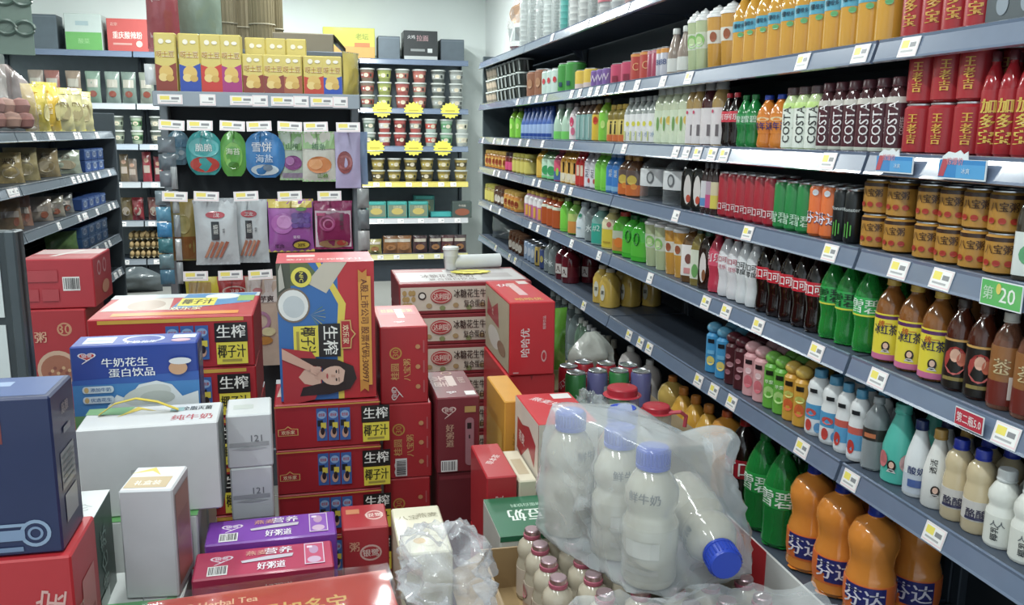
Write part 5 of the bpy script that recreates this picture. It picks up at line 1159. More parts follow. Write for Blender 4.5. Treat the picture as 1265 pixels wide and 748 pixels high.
def coco_top(W, H):
    A = Art(); A.r(0, H * .82, W, H, 'c#b8c0c4', 1).p([(W * .02, H * .3), (W * .45, H * .3), (W * .42, H * .8), (W * .06, H * .85)], 'c#c4b8ac').e(W * .28, H * .52, W * .12, H * .22, 'c#a89484').p([(W * .45, H * .3), (W * .95, H * .55), (W * .98, H * .98), (W * .5, H * .98)], 'c#4c84b4')
    A.e(W * .75, H * .84, W * .12, H * .13, 'c#d4d8d4').r(W * .48, H * .44, W * .72, H * .78, 'c#d8cc3c', 1).t('椰子汁', W * .60, H * .62, H * .22, 'c#24241c', 0, W * .2)
    A.t('欢乐家', W * .55, H * .34, H * .14, 'c#e8d8b0', 0, W * .2).r(W * .86, H * .6, W * .97, H * .85, 'c#8cac5c', 1).r(W * .12, H * .08, W * .9, H * .2, 'c#d8862c', 1)
    return A
CH = .1205
for i in range(6):
    carton('coconut_drink_carton', 'red coconut drink carton, %s up in the stack under the upright one' % ORD[i], -.125, 2.17, i * CH + .0005, .262, .235, CH - .001, 'c#a41c28', {'F': coco_front, 'T': coco_top}, rz=.02 + random.uniform(-.006, .006), group='coconut drink cartons below the upright one')
carton('coconut_drink_carton', 'coconut drink carton standing upright with a woman printed on it', -.107, 2.185, 6 * CH + .004, .237, .19, .352, 'c#b8202c',
       {'F': coco_upright, 'T': lambda W, H: Art().r(0, 0, W, H * .96, 'c#c43a44', 1).r(W * .1, H * .55, W * .4, H * .75, 'c#d8c0bc', 1).t('欢乐家 生榨椰子汁', W * .5, H * .3, H * .16, 'c#e0c4bc', 0, W * .8)}, rz=.015)
CL = .1343
for i in range(7):
    carton('coconut_drink_carton', 'wide red coconut drink carton, %s up in the stack behind the blue box' % ORD[i], -.56, 2.25, i * CL + .0005, .39, .325, CL - .001, 'c#b2242e', {'F': coco_front_wide, 'T': coco_top}, rz=random.uniform(-.008, .008), group='wide coconut drink cartons behind the blue box')
# ---- red porridge cartons on end
def porridge(W, H):
    w_, h = H, W; A = Art()
    A.ring(w_ * .66, h * .68, h * .10, h * .13, 'c#c8963c').t('30', w_ * .66, h * .68, h * .12, 'c#c8963c')
    A.t('桂圆', w_ * .42, h * .70, h * .17, 'c#d8a860').t('八宝粥', w_ * .44, h * .45, h * .15, 'c#d8a860', 0, w_ * .3)
    A.heart(w_ * .14, h * .70, h * .15, 'c#b01c28', '银鹭', 'c#e8dcd8')
    for i in range(3): A.e(w_ * (.22 + .26 * i), h * .22, h * .05, h * .05, 'c#c88c5c').r(w_ * (.14 + .26 * i), h * .08, w_ * (.3 + .26 * i), h * .11, 'c#b8585c', 1)
    return A.rotated(90, w_, h)
def porridge_bar(W, H):
    A = porridge(W, H); A.bar(W * .36, H * .16, W * .24, H * .24, True); return A
def porridge_top(W, H):
    A = Art(); A.r(W * .1, H * .55, W * .9, H * .9, 'c#c4585c', 1).t('桂圆八宝粥', W * .5, H * .72, H * .16, 'c#d8b070', 0, W * .7).r(W * .46, H * .38, W * .62, H * .80, 'c#e0d0cc', 1).heart(W * .45, H * .2, W * .12, 'c#b8303c'); return A
zz = [.0005, .258, .4705, .683]; hh = [.2565, .2115, .2115, .2115]
for i in range(4):
    carton('porridge_carton', 'red porridge carton standing on end, %s in the narrow stack' % ['lowest', 'second', 'third', 'topmost'][i], [.146, .150, .152, .146][i], 2.25, zz[i], .127 + (.004 if i == 2 else 0), .29, hh[i], 'c#b41f2a', {'F': porridge_bar if i % 2 == 0 else porridge, 'T': porridge_top}, rz=random.uniform(-.01, .01), group='red porridge cartons on end')
def maroon(W, H):
    A = Art(); A.heart(W * .28, H * .83, W * .17, 'c#7c2430', '银鹭', 'c#d8c0b8').t('好\n粥\n道', W * .30, H * .50, H * .30, 'c#b89078').r(W * .66, H * .14, W * .86, H * .68, 'c#9c6c74', 1).e(W * .76, H * .68, W * .10, H * .05, 'c#9c6c74').e(W * .76, H * .14, W * .10, H * .05, 'c#9c6c74').r(W * .70, H * .58, W * .80, H * .66, 'c#241c1c', 1).r(W * .74, H * .45, W * .77, H * .5, 'c#241c1c', 1).r(W * .64, H * .80, W * .9, H * .88, 'c#b09050', 1).bar(W * .28, H * .10, W * .38, H * .15); return A
def maroon_top(W, H):
    A = Art(); A.t('黑米', W * .3, H * .60, H * .2, 'c#c8a8a0', 90).r(W * .42, H * .42, W * .62, H * .8, 'c#cfb8b0', 1).t('好粥道', W * .78, H * .62, W * .16, 'c#c8a8a0', 90).heart(W * .40, H * .18, W * .12, 'c#7c2430').r(W * .70, H * .06, W * .94, H * .20, 'c#e0dcd8', 1).ring(W * .5, H * .9, W * .1, W * .14, 'c#b89078'); return A
carton('porridge_carton', 'maroon porridge carton with heart logo, top of its stack', .290, 2.2, .497, .116, .26, .211, 'c#74242e', {'F': maroon, 'T': maroon_top})
carton('porridge_carton', 'plain maroon carton under the maroon heart logo carton', .292, 2.205, .2525, .112, .25, .2435, 'c#641c26', {'F': lambda W, H: Art().r(W * .05, H * .92, W * .95, H * .96, 'c#7c2c36', 1)})
carton('porridge_carton', 'dark maroon carton on the floor at the foot of the maroon stack', .292, 2.205, .0005, .112, .25, .251, 'c#641c26')
# ---- peanut milk cartons
def pea(W, H):
    A = Art(); A.r(W * .012, H * .12, W * .99, H * .88, 'c#d4c8b8', 1)
    for i in range(9): A.e(W * (.04 + .022 * (i % 4)), H * (.3 + .2 * (i // 3)), W * .016, H * .09, 'c#b8985c')
    A.ring(W * .17, H * .6, W * .02, W * .03, 'c#3c302c').e(W * .17, H * .6, W * .02, H * .08, 'c#e6e2da')
    for i in range(7): A.e(W * (.22 + .10 * i), H * (.2 if i % 2 else .28), W * .022, H * .08, 'c#8c9464' if i % 2 else 'c#b09468')
    A.e(W * .31, H * .58, W * .08, H * .24, 'c#b8343c').e(W * .31, H * .58, W * .074, H * .20, 'c#d8b8ac').e(W * .31, H * .58, W * .066, H * .17, 'c#b8343c').t('达利园', W * .31, H * .58, H * .2, 'c#ecd8cc', 0, W * .11)
    A.t('冰糖花生牛奶', W * .55, H * .66, H * .28, 'c#3a2422', 0, W * .29).t('复合蛋白饮品', W * .60, H * .33, H * .24, 'c#3a2422', 0, W * .24)
    return A
def pea_top(W, H):
    A = Art(); A.r(W * .02, H * .12, W * .98, H * .90, 'c#c8c4c4', 1).r(W * .02, H * .74, W * .4, H * .88, 'c#b06c70', 1).t('冰糖花生牛奶', W * .40, H * .46, H * .22, 'c#6c5c5c', 0, W * .4).t('复合蛋白饮品', W * .42, H * .24, H * .14, 'c#7c6c6c', 0, W * .36).r(W * .66, H * .3, W * .9, H * .6, 'c#b0a8a8', 1).r(W * .5, H * .02, W * .9, H * .10, 'c#b06870', 1); return A
pz = .0005
for i in range(8):
    h = .1405 if i == 0 else .1075
    carton('peanut_milk_carton', 'peanut milk carton with a white picture strip, %s up in its stack' % ORD[i], .256, 2.9, pz, .46, .32, h - .001, 'c#8c2c34', {'F': pea, 'T': pea_top}, rz=random.uniform(-.005, .005), group='peanut milk cartons')
    pz += h + .0003
b = thing('yellow_price_burst', (at(578, 334, Z=pz)[0], 3.10, pz + .003), 0, 'yellow starburst price card lying on the peanut milk stack', 'sign')
o = link('card', BURST, b); o.rotation_euler = (-PI / 2, 0, 0); o.scale = (.8, 1, .6)
t = thing('paper_roll', (at(590, 325, Y=3.18)[0], 3.19, pz + .0275), 0, 'white paper roll lying on the peanut milk stack', 'roll')
b = MB(); b.tube([(-.09, 0, 0), (.09, 0.02, 0)], .026, 'c#d4d8d8', 14); b.obj('roll_body', t); b = MB(); b.tube([(-.0915, 0, 0), (.0915, 0.02, 0)], .010, 'c#8c8478', 10); b.obj('core', t)
PROTO['pcup'] = make('tub', .03, .085, '#d4d8d6', '#dce0de', [(.3, .6, '#c4c8c4')], [('r', -.01, .35, .01, .55, '#8c9090')])
put(PROTO['pcup'], 'white_tub', (at(567, 322, Y=3.18)[0] - .03, 3.185, pz + .001), 0, 'small white tub standing on the peanut milk stack', 'tub')
# ---- red cartons beside the drinks aisle
def rr_front(W, H):
    A = Art(); A.t('哈哈优', W * .34, H * .45, W * .20, 'c#ecdcdc', 90, H * .5).t('粗粮饮品', W * .76, H * .72, W * .07, 'c#e0b8b8', 90, H * .2).ring(W * .76, H * .26, W * .04, W * .06, 'c#d8a0a0', 16, 2.2).r(W * .08, H * .03, W * .2, H * .05, 'c#d8989c', 1); return A
def rr_left(W, H):
    A = Art(); A.r(W * .02, H * .03, W * .98, H * .97, 'c#b0a68c', 1).p([(W * .1, H * .55), (W * .6, H * .5), (W * .55, H * .85), (W * .3, H * .7), (W * .12, H * .82)], 'c#a0303c').e(W * .4, H * .3, W * .25, H * .16, 'c#d0ccc4').e(W * .7, H * .25, W * .16, H * .10, 'c#8c6c54').t('优', W * .35, H * .66, H * .1, 'c#ecd8c8'); return A
def rr_top(W, H):
    A = Art(); A.r(W * .40, H * .30, W * .6, H * .85, 'c#dcb0b0', 1).t('哈哈优', W * .5, H * .13, H * .10, 'c#d8b040', 0, W * .6).t('优', W * .3, H * .76, H * .12, 'c#ecdcdc').r(W * .7, H * .8, W * .94, H * .95, 'c#d8ccc8', 1); return A
carton('red_drink_carton', 'glossy red drink carton with cursive white script, top by the drinks aisle', .541, 2.45, .686, .138, .385, .223, 'c#c8202c', {'F': rr_front, 'L': rr_left, 'T': rr_top})
carton('red_drink_carton', 'plain red carton directly under the script carton', .535, 2.46, .4585, .15, .37, .226, 'c#c0202a', {'F': lambda W, H: Art().t('45', W * .72, H * .62, H * .08, 'c#7c141c').p([(W * .48, H * .99), (W * .54, H * .99), (W * .51, H * .92)], 'c#8c1820'), 'L': lambda W, H: Art().r(W * .02, H * .1, W * .98, H * .97, 'c#b02028', 1)})
for i in range(2): carton('red_drink_carton', 'plain red carton at the %s of the script carton stack' % ['foot', 'lower middle'][i], .535, 2.46, .0005 + i * .229, .15, .37, .228, 'c#b81e28')
for i in range(3): carton('yellow_carton', 'narrow yellow orange carton wedged before the red stack, %s' % ['lowest', 'middle', 'topmost'][i], .463, 2.15, .0005 + i * .235, .062, .25, .234, 'c#d89a2c', {'F': lambda W, H: Art().t('中老年', W * .5, H * .5, W * .3, 'c#b07c24', 90, H * .7), 'L': lambda W, H: Art().r(W * .05, H * .2, W * .9, H * .6, 'c#e0ac44', 1)})
def wl_left(W, H):
    A = Art(); A.r(0, 0, W, H, 'c#d8d0c4', 1).p([(W * .1, H * .45), (W * .30, H * .42), (W * .6, H * .62), (W * .85, H * .50), (W * .9, H * .75), (W * .62, H * .85), (W * .35, H * .78), (W * .12, H * .80)], 'c#a82c38').t('燕麦', W * .32, H * .63, H * .12, 'c#f0e4dc').e(W * .72, H * .2, W * .13, H * .15, 'c#a0343c').e(W * .72, H * .2, W * .08, H * .09, 'c#c88c84').r(W * .06, H * .03, W * .4, H * .12, 'c#c4a484', 1); return A
def wl_top(W, H):
    A = Art(); A.t('燕麦奶', W * .44, H * .70, H * .12, 'c#f0dcdc', -50).r(W * .42, H * .2, W * .58, H * .5, 'c#e4c8c4', 1).r(W * .6, H * .78, W * .94, H * .95, 'c#e6e2e0', 1); return A
carton('oat_milk_carton', 'white sided carton with bright red lid beside the milk bag', .487, 1.88, .49, .145, .245, .24, 'c#c8242e', {'L': wl_left, 'T': wl_top, 'F': wl_left})
for i in range(2): carton('oat_milk_carton', 'white sided carton under the red lid carton, %s' % ['on the floor', 'second up'][i], .487, 1.88, .0005 + i * .2445, .145, .245, .243, 'c#c8242e', {'L': wl_left, 'F': wl_left})
def green_top(W, H):
    A = Art(); A.t('唯豆奶', W * .5, H * .5, H * .30, 'c#dfe8e0', 180, W * .6).t('植物蛋白饮料', W * .5, H * .76, H * .09, 'c#a8c8b4', 180, W * .45); return A
for i in range(3): carton('soy_milk_carton', ['white soy milk carton on the floor', 'white soy milk carton, second up', 'white soy milk carton with a dark green lid'][i] + ' in front of the red lid carton', .350, 1.692, .0005 + i * .19, .133 + .0, .16, .189, 'c#c8ccc6', {'T': lambda W, H: (lambda A: (A.r(0, 0, W, H, 'c#1f6a4a', 1), A.items.extend(green_top(W, H).items), A)[2])(Art()), 'F': lambda W, H: Art().r(0, H * .94, W, H, 'c#1f6a4a', 1).r(W * .3, H * .2, W * .8, H * .4, 'c#b0b8b0', 1)}) if False else carton('soy_milk_carton', ['white soy milk carton on the floor', 'white soy milk carton, second up', 'white soy milk carton with a dark green lid'][i] + ', before the red lid carton', .350, 1.655, .0005 + i * .19, .195, .195, .189, 'c#c8ccc6', {'T': lambda W, H: (lambda A: (A.r(0, 0, W, H, 'c#1f6a4a', 1), A.items.extend(green_top(W, H).items), A)[2])(Art()), 'F': lambda W, H: Art().r(0, H * .94, W, H, 'c#1f6a4a', 1).r(W * .3, H * .2, W * .8, H * .4, 'c#b0b8b0', 1)})
for i in range(3): carton('small_red_carton', 'small red carton behind the green lid carton, %s' % ['lowest', 'middle', 'topmost'][i], .362, 1.868, .0005 + i * .205, .072, .22, .204, 'c#b4242e', {'F': lambda W, H: Art().t('加多宝', W * .4, H * .6, W * .3, 'c#e4d0cc', 90, H * .6), 'T': lambda W, H: Art().t('草本茶', W * .5, H * .5, W * .28, 'c#e4d0cc', 60)})
for i in range(3): carton('small_cream_carton', 'slim cream carton beside the small red carton, %s' % ['lowest', 'middle', 'topmost'][i], .4385, 1.868, .0005 + i * .2, .044, .2, .199, 'c#d4ccb4', {'T': lambda W, H: Art().r(W * .2, H * .2, W * .8, H * .7, 'c#b8a888', 1), 'F': lambda W, H: Art().r(W * .2, H * .3, W * .8, H * .6, 'c#b89870', 1)})
def cream_top(W, H):
    A = Art(); A.t('八宝', W * .3, H * .75, H * .1, 'c#948c70').t('燕麦', W * .7, H * .78, H * .1, 'c#948c70').r(W * .42, H * .56, W * .6, H * .6, 'c#6c6450', 1).e(W * .42, H * .24, W * .12, H * .06, 'c#c8a050').r(W * .2, H * .36, W * .34, H * .5, 'c#b8b090', 1).r(W * .55, H * .3, W * .66, H * .5, 'c#b8b090', 1); return A
for i in range(3): carton('cream_carton', 'cream cereal carton in the middle aisle, %s of three' % ['lowest', 'middle', 'topmost'][i], .13, 1.52, .0005 + i * .207, .1, .21, .2055, 'c#d2ccb2', {'T': cream_top, 'F': lambda W, H: Art().r(W * .2, H * .2, W * .8, H * .6, 'c#c0b898', 1), 'L': lambda W, H: Art().r(W * .1, H * .1, W * .9, H * .5, 'c#b8b094', 1)})
# ---- porridge multipacks
def hzd(c, c2):
    def f(W, H):
        A = Art(); A.heart(W * .19, H * .66, H * .20, c, '银鹭', 'c#e4d8e4').bar(W * .17, H * .24, W * .14, H * .34)
        A.p([(W * .33, H * .50), (W * .52, H * .60), (W * .71, H * .62), (W * .70, H * .50), (W * .52, H * .46), (W * .34, H * .42)], 'c#c4bcc8').t('营养', W * .60, H * .78, H * .24, 'c#ece4ec').t('燕麦', W * .44, H * .76, H * .18, 'c#d89c8c').t('好粥道', W * .55, H * .24, H * .26, 'c#ece4ec', 0, W * .2)
        A.ring(W * .85, H * .52, H * .0, H * .0, c2).r(W * .79, H * .12, W * .935, H * .92, 'c#d8c4d8', 1).r(W * .797, H * .15, W * .928, H * .89, c2, 1).e(W * .86, H * .28, W * .05, H * .12, 'c#c8a8c4').e(W * .86, H * .66, W * .035, H * .16, 'c#b890b4').r(W * .81, H * .74, W * .85, H * .82, 'c#e4d4e4', 1)
        return A
    return f
def hzd_front(c):
    def f(W, H): A = Art(); A.heart(W * .18, H * .80, W * .05, c, '银鹭', 'c#c8a8b4').t('好粥道', W * .6, H * .85, H * .08, 'c#d8b8c4').r(W * .3, H * .2, W * .8, H * .6, c, 1); return A
    return f
for i in range(3):
    carton('porridge_multipack', 'purple porridge multipack behind the pink one, %s' % ['lowest', 'middle', 'topmost'][i], -.236, 1.652, [.0005, .2115, .4115][i], .251, .106, [.2105, .1995, .1995][i], 'c#7c3ca8', {'T': hzd('c#7c3ca8', 'c#8c54b4'), 'F': hzd_front('c#6c3494')}, rz=.03)
    carton('porridge_multipack', 'pink porridge multipack before the purple one, %s' % ['lowest', 'middle', 'topmost'][i], -.246, 1.538, .0005 + .2003 * i, .253, .106, .1995, 'c#b42c54', {'T': hzd('c#c03460', 'c#c44870'), 'F': hzd_front('c#9c2448')}, rz=.035)
    carton('porridge_multipack', 'short red carton right of the purple multipack, %s' % ['lowest', 'middle', 'topmost'][i], .028, 1.69, .0005 + .2003 * i, .094, .115, .1995, 'c#ac2430', {'T': lambda W, H: Art().e(W * .72, H * .5, W * .2, H * .2, 'c#d8b0a8').e(W * .72, H * .5, W * .17, H * .15, 'c#ac2430').t('银鹭', W * .72, H * .5, H * .16, 'c#e4d0c8').r(W * .1, H * .6, W * .4, H * .8, 'c#c88058', 1), 'F': lambda W, H: Art().e(W * .6, H * .72, W * .24, H * .09, 'c#d8b0a8').e(W * .6, H * .72, W * .20, H * .07, 'c#ac2430').t('银鹭', W * .6, H * .72, H * .08, 'c#e4d0c8').t('粥', W * .25, H * .8, H * .1, 'c#d89c80')})
# ---- long herbal tea carton in shrink film at the front
def herb(W, H):
    A = Art(); A.r(0, 0, W, H, 'c#bc3a2c', 1).t('JDB Herbal Tea', W * .27, H * .86, H * .085, 'c#e8b890', 0, W * .34).t('喝加多宝', W * .62, H * .68, H * .20, 'c#dcb060', 0, W * .36).r(W * .04, H * .3, W * .3, H * .5, 'c#c4503c', 1); return A
for i in range(3):
    carton('herbal_tea_carton', 'long red herbal tea carton at the very front, %s' % ['lowest', 'middle', 'topmost and shrink wrapped'][i], -.27, 1.10, .0005 + i * .2225, .375, .265, .2215, 'c#ac2a28', {'T': herb, 'F': lambda W, H: Art().t('加多宝', W * .5, H * .5, H * .4, 'c#dcb060')}, rz=.085)
t = thing('shrink_film', (-.083, 1.232, .45), .085, 'clear shrink film stretched over the long red herbal tea carton', 'film')
b = MB(); n = 26; vs = []; fs = []
for j in range(13):
    for i in range(n + 1):
        u, v = i / n, j / 12
        vs.append((-.193 + .386 * u, -.14 + .28 * v, .2215 + .0045 + .0035 * abs(noise.noise(Vector((u * 26, v * 3, 1)))) + .003 * noise.noise(Vector((u * 7, v * 9, 5)))))
for j in range(12):
    for i in range(n): a = j * (n + 1) + i; fs.append((a, a + 1, a + n + 2, a + n + 1))
for i in range(n): pass
b.add(vs, fs, 'v#eef2f4')
for (sx, u) in ((-1, 0), (1, n)):
    vs = []
    for j in range(13):
        x, y, z = b.v[j * (n + 1) + u]
        vs += [(x, y, z), (x + sx * .004, y, .05)]
    b.add(vs, [(2 * j, 2 * j + 2, 2 * j + 3, 2 * j + 1) for j in range(12)], 'v#eef2f4')
for (sy, v) in ((-1, 0), (1, 12)):
    vs = []
    for i in range(n + 1):
        x, y, z = b.v[v * (n + 1) + i]
        vs += [(x, y, z), (x, y + sy * .003, .05)]
    b.add(vs, [(2 * i, 2 * i + 2, 2 * i + 3, 2 * i + 1) for i in range(n)], 'v#eef2f4')
b.obj('film_sheet', t, 60)
# ---- white and blue cartons at the left
def blue_front(W, H):
    A = Art(); A.r(0, H * .0, W, H * .5, 'c#3f84c4', 1).p([(0, H * .5), (W, H * .5), (W, H * .62), (0, H * .56)], 'c#2c5cb0')
    A.r(0, 0, W, H * .10, 'c#6ca068', 1).heart(W * .13, H * .87, H * .085, 'c#c8302c', '银鹭', 'c#e8e4f0')
    A.t('牛奶花生', W * .42, H * .78, H * .115, 'c#eef0f4', 0, W * .36).t('蛋白饮品', W * .47, H * .645, H * .115, 'c#eef0f4', 0, W * .36)
    A.p([(W * .22, H * .12), (W * .34, H * .36), (W * .42, H * .30), (W * .52, H * .48), (W * .66, H * .52), (W * .78, H * .46), (W * .86, H * .30), (W * .99, H * .36), (W * .99, H * .10), (W * .6, H * .06)], 'c#dfe4e6')
    A.e(W * .58, H * .34, W * .20, H * .12, 'c#ccd0cc', 20, .3).e(W * .66, H * .30, W * .14, H * .09, 'c#b8beb8', 18).e(W * .36, H * .3, W * .02, H * .02, 'c#e4e8ea').e(W * .28, H * .22, W * .014, H * .015, 'c#e4e8ea')
    for k, v in enumerate((.44, .31)): A.r(W * .10, H * (v - .045), W * .30, H * (v + .045), 'c#c8d4e0', 1).e(W * .10, H * v, W * .022, H * .045, 'c#c8d4e0').e(W * .30, H * v, W * .022, H * .045, 'c#c8d4e0').t('添加牛奶' if k == 0 else '优选花生', W * .22, H * v, H * .05, 'c#4c74a8', 0, W * .16).e(W * .11, H * v, W * .018, H * .035, 'c#c8a870')
    A.e(W * .84, H * .68, W * .075, H * .09, 'c#c89c78').e(W * .86, H * .77, W * .09, H * .045, 'c#d8dce0')
    B = Art(); B.r(0, 0, W, H * .22, 'c#6ca068', 1)     # the picture starts above the plain lower border
    for vs, fs, c in A.items: B.put([(u, H * .20 + v * .80) for u, v in vs], fs, c)
    return B
def blue_top(W, H):
    A = Art(); A.r(W * .08, H * .2, W * .32, H * .8, 'c#c4cce0', 1).r(W * .10, H * .4, W * .3, H * .5, 'c#8c9cc0', 1).ring(W * .55, H * .5, W * .14, W * .17, 'c#c4cce4', 24, .8).t('牛奶花生', W * .54, H * .22, H * .22, 'c#e0e4f0', 0, W * .26).r(W * .78, H * .45, W * .97, H * .8, 'c#c8d0e0', 1).e(W * .86, H * .25, W * .08, H * .15, 'c#c8a0b0'); return A
carton('peanut_milk_gift_box', 'blue peanut milk gift box with white splash picture', -.512, 1.905, .7465, .250, .095, .2085, 'c#24449c', {'F': blue_front, 'T': blue_top, 'R': lambda W, H: Art().r(W * .15, H * .1, W * .85, H * .9, 'c#2c4c94', 1).t('银鹭', W * .5, H * .8, H * .08, 'c#c8d0e4')}, rz=.02)
t_ = MB(); 
for i in range(3): carton('plain_white_carton', 'plain white carton below the blue gift box, %s' % ['lowest', 'middle', 'topmost'][i], -.52, 1.905, .0005 + i * .2485, .262, .14, .2475, 'c#c4c6c6', {'F': lambda W, H: Art().r(W * .3, H * .4, W * .7, H * .5, 'c#a8acac', 1)})
def wb_top(W, H):
    A = Art(); A.t('纯牛奶', W * .80, H * .30, H * .26, 'c#b45860', 0, W * .3).t('全脂灭菌', W * .82, H * .74, H * .2, 'c#3c4448', 0, W * .22).r(W * .62, H * .62, W * .72, H * .82, 'c#8cacac', 1).p([(0, H * .7), (W * .3, H * .6), (W * .34, H), (0, H)], 'c#7ca878').p([(W * .24, H * .5), (W * .36, H * .98), (W * .52, H * .7), (W * .40, H * .82)], 'c#d8c040'); return A
carton('milk_carton_box', 'big white milk carton before the blue gift box', -.466, 1.722, .652, .258, .13, .183, 'c#ccced0', {'T': wb_top, 'F': lambda W, H: Art().r(W * .36, H * .46, W * .54, H * .52, 'c#b4b6b8', 1), 'R': lambda W, H: Art().r(0, 0, W, H, 'c#5c6c64', 1).r(W * .2, H * .2, W * .8, H * .8, 'c#6c7c74', 1)}, rz=.03)
t = thing('yellow_strap', (-.40, 1.80, .8368), .03, 'yellow plastic carrying strap curled on the big white milk carton', 'strap')
b = MB(); pts = [(-.04, 0, 0), (-.01, .006, .020), (.03, .008, .028), (.07, .004, .020), (.11, 0, .002)]
b.add([(x, y - .006, z) for x, y, z in pts] + [(x, y + .006, z) for x, y, z in pts] + [(x, y - .006, z + .001) for x, y, z in pts] + [(x, y + .006, z + .001) for x, y, z in pts],
      [(i + 5, i + 6, i + 1, i) for i in range(4)] + [(i + 10, i + 11, i + 16, i + 15) for i in range(4)], 'p#dcc430'); b.obj('band', t, 60)
def wgr(W, H):
    A = Art(); A.r(0, 0, W, H * .32, 'c#5c9c58', 1).t('纯甄', W * .84, H * .66, H * .24, 'c#b83c3c').r(W * .70, H * .5, W * .96, H * .84, 'c#c45c58', 1).t('鲜', W * .83, H * .66, H * .26, 'c#ecdcd8'); return A
for i in range(3): carton('milk_carton_box', 'white milk carton with green edge beneath the big white carton, %s' % ['lowest', 'middle', 'topmost'][i], -.458 + [.012, .006, 0][i], 1.70, [.0005, .3265, .4895][i], .205, .15, [.325, .162, .162][i], 'c#c6cac8', {'T': wgr, 'F': lambda W, H: Art().r(W * .66, H * .3, W * .94, H * .8, 'c#b8504c', 1).r(0, 0, W, H * .15, 'c#5c9c58', 1)}, rz=.02)
for i in range(7): carton('slim_white_carton', 'slim white carton, %s up in the narrow stack beside the big white carton' % ORD[i], -.204 + (.0 if i == 6 else .003), 1.815, .0005 + i * .1166, .092 - (0 if i == 6 else .006), .12, .1158, 'c#c4c8ca', {'F': lambda W, H: Art().r(W * .05, H * .40, W * .92, H * .48, 'c#9ca0a2', 1).t('121', W * .65, H * .55, H * .12, 'c#74787c').p([(W * .1, H * .36), (W * .5, H * .40), (W * .9, H * .36), (W * .5, H * .33)], 'c#a8acae'), 'T': lambda W, H: Art().r(W * .15, H * .35, W * .6, H * .6, 'c#b4bcb8', 1), 'L': lambda W, H: Art().r(W * .0, 0, W * .15, H, 'c#3c4840', 1)}, rz=.05, group='slim white cartons')
def wt_top(W, H):
    A = Art(); A.r(W * .05, H * .1, W * .85, H * .55, 'c#b8a074', 1).r(W * .05, H * .55, W * .7, H * .9, 'c#d8d4c8', 1).t('礼盒装', W * .45, H * .3, H * .18, 'c#e8e0d0', 0, W * .5).p([(W * .0, H * .7), (W * .4, H * .95), (W * .6, H * .6), (W * .38, H * .8)], 'c#d8bc40'); return A
carton('tall_white_carton', 'tall white gift carton with tan top print, wrapped in film', -.346, 1.515, .584, .090, .11, .203, 'c#ccced2', {'T': wt_top, 'R': lambda W, H: Art().r(W * .1, H * .08, W * .9, H * .92, 'c#a87868', 1).r(W * .2, H * .5, W * .8, H * .7, 'c#98685c', 1)}, rz=-.10)
for i in range(3): carton('milk_carton_box', 'white carton with green top border under the tall white carton, %s' % ['lowest', 'middle', 'topmost'][i], -.392, 1.49, .0005 + i * .194, .136, .14, .193, 'c#ccd0ce', {'T': lambda W, H: Art().r(0, 0, W * .92, H * .16, 'c#6cb074', 1).r(W * .80, 0, W * .92, H, 'c#6cb074', 1), 'F': lambda W, H: Art().r(W * .1, H * .2, W * .8, H * .6, 'c#bcc2c0', 1)})
for i in range(3): carton('dark_green_carton', 'dark green sided carton with white top, %s' % ['lowest', 'middle', 'topmost'][i], -.470, 1.447, .0005 + i * .2535, .088, .15, .2525, 'c#2f4a42', {'T': lambda W, H: Art().r(0, 0, W, H, 'c#ccd0d0', 1).t('特仑', W * .5, H * .5, H * .2, 'c#a0a8a8'), 'R': lambda W, H: Art().t('特仑苏', W * .5, H * .6, W * .26, 'c#8ca49c', 90).r(W * .2, H * .2, W * .6, H * .4, 'c#a8b4b0', 1)})
def navy_front(W, H):
    A = Art(); A.r(W * .28, H * .72, W * .62, H * .9, 'c#7c3434', 1).ring(W * .80, H * .14, W * .09, W * .12, 'c#8ca4c0').ring(W * .80, H * .14, W * .04, W * .06, 'c#7c94b4').r(W * .3, H * .10, W * .72, H * .17, 'c#7c94b4', 1).r(W * .3, H * .19, W * .74, H * .21, 'c#8ca4c0', 1).r(W * .3, H * .03, W * .7, H * .06, 'c#6c84a4', 1).t('酒', W * .42, H * .45, H * .05, 'c#8ca4c8'); return A
def navy_side(W, H):
    A = Art(); A.r(W * .2, H * .36, W * .8, H * .60, 'c#8c9498', 1).r(W * .25, H * .14, W * .78, H * .32, 'c#98a0a4', 1).t('陈酿', W * .55, H * .86, H * .07, 'c#9c9498').r(W * .4, H * .70, W * .7, H * .74, 'c#6c7480', 1)
    for i in range(5): A.r(W * .26, H * (.39 + .04 * i), W * .74, H * (.405 + .04 * i), 'c#6c7478', 1)
    return A
carton('navy_gift_box', 'dark navy liquor gift box with scroll emblem, standing on a red carton', -.56, 1.312, .7815, .176, .118, .24, 'c#1c2a54', {'F': navy_front, 'R': navy_side, 'T': lambda W, H: Art().r(W * .1, H * .1, W * .95, H * .95, 'c#3c5488', 1).r(W * .2, H * .55, W * .6, H * .75, 'c#8ca0c0', 1)})
def redn(W, H):
    A = Art(); A.t('加多宝', W * .84, H * .55, H * .16, 'c#d8a8a0', 80).t('ry', W * .72, H * .1, H * .12, 'c#e8d0c8', 20).r(W * .3, H * .3, W * .6, H * .5, 'c#b02c34', 1); return A
for i in range(3): carton('red_gift_carton', 'bright red carton under the navy gift box, %s' % ['lowest', 'middle', 'topmost'][i], -.62, 1.30, .0005 + i * .26, .248, .142, .2595, 'c#b8222c', {'F': redn, 'R': lambda W, H: Art().r(W * .3, H * .3, W * .8, H * .75, 'c#c87874', 1).r(W * .36, H * .35, W * .74, H * .5, 'c#a84448', 1).t('王老吉', W * .2, H * .5, H * .1, 'c#e0c0b4', 90)})
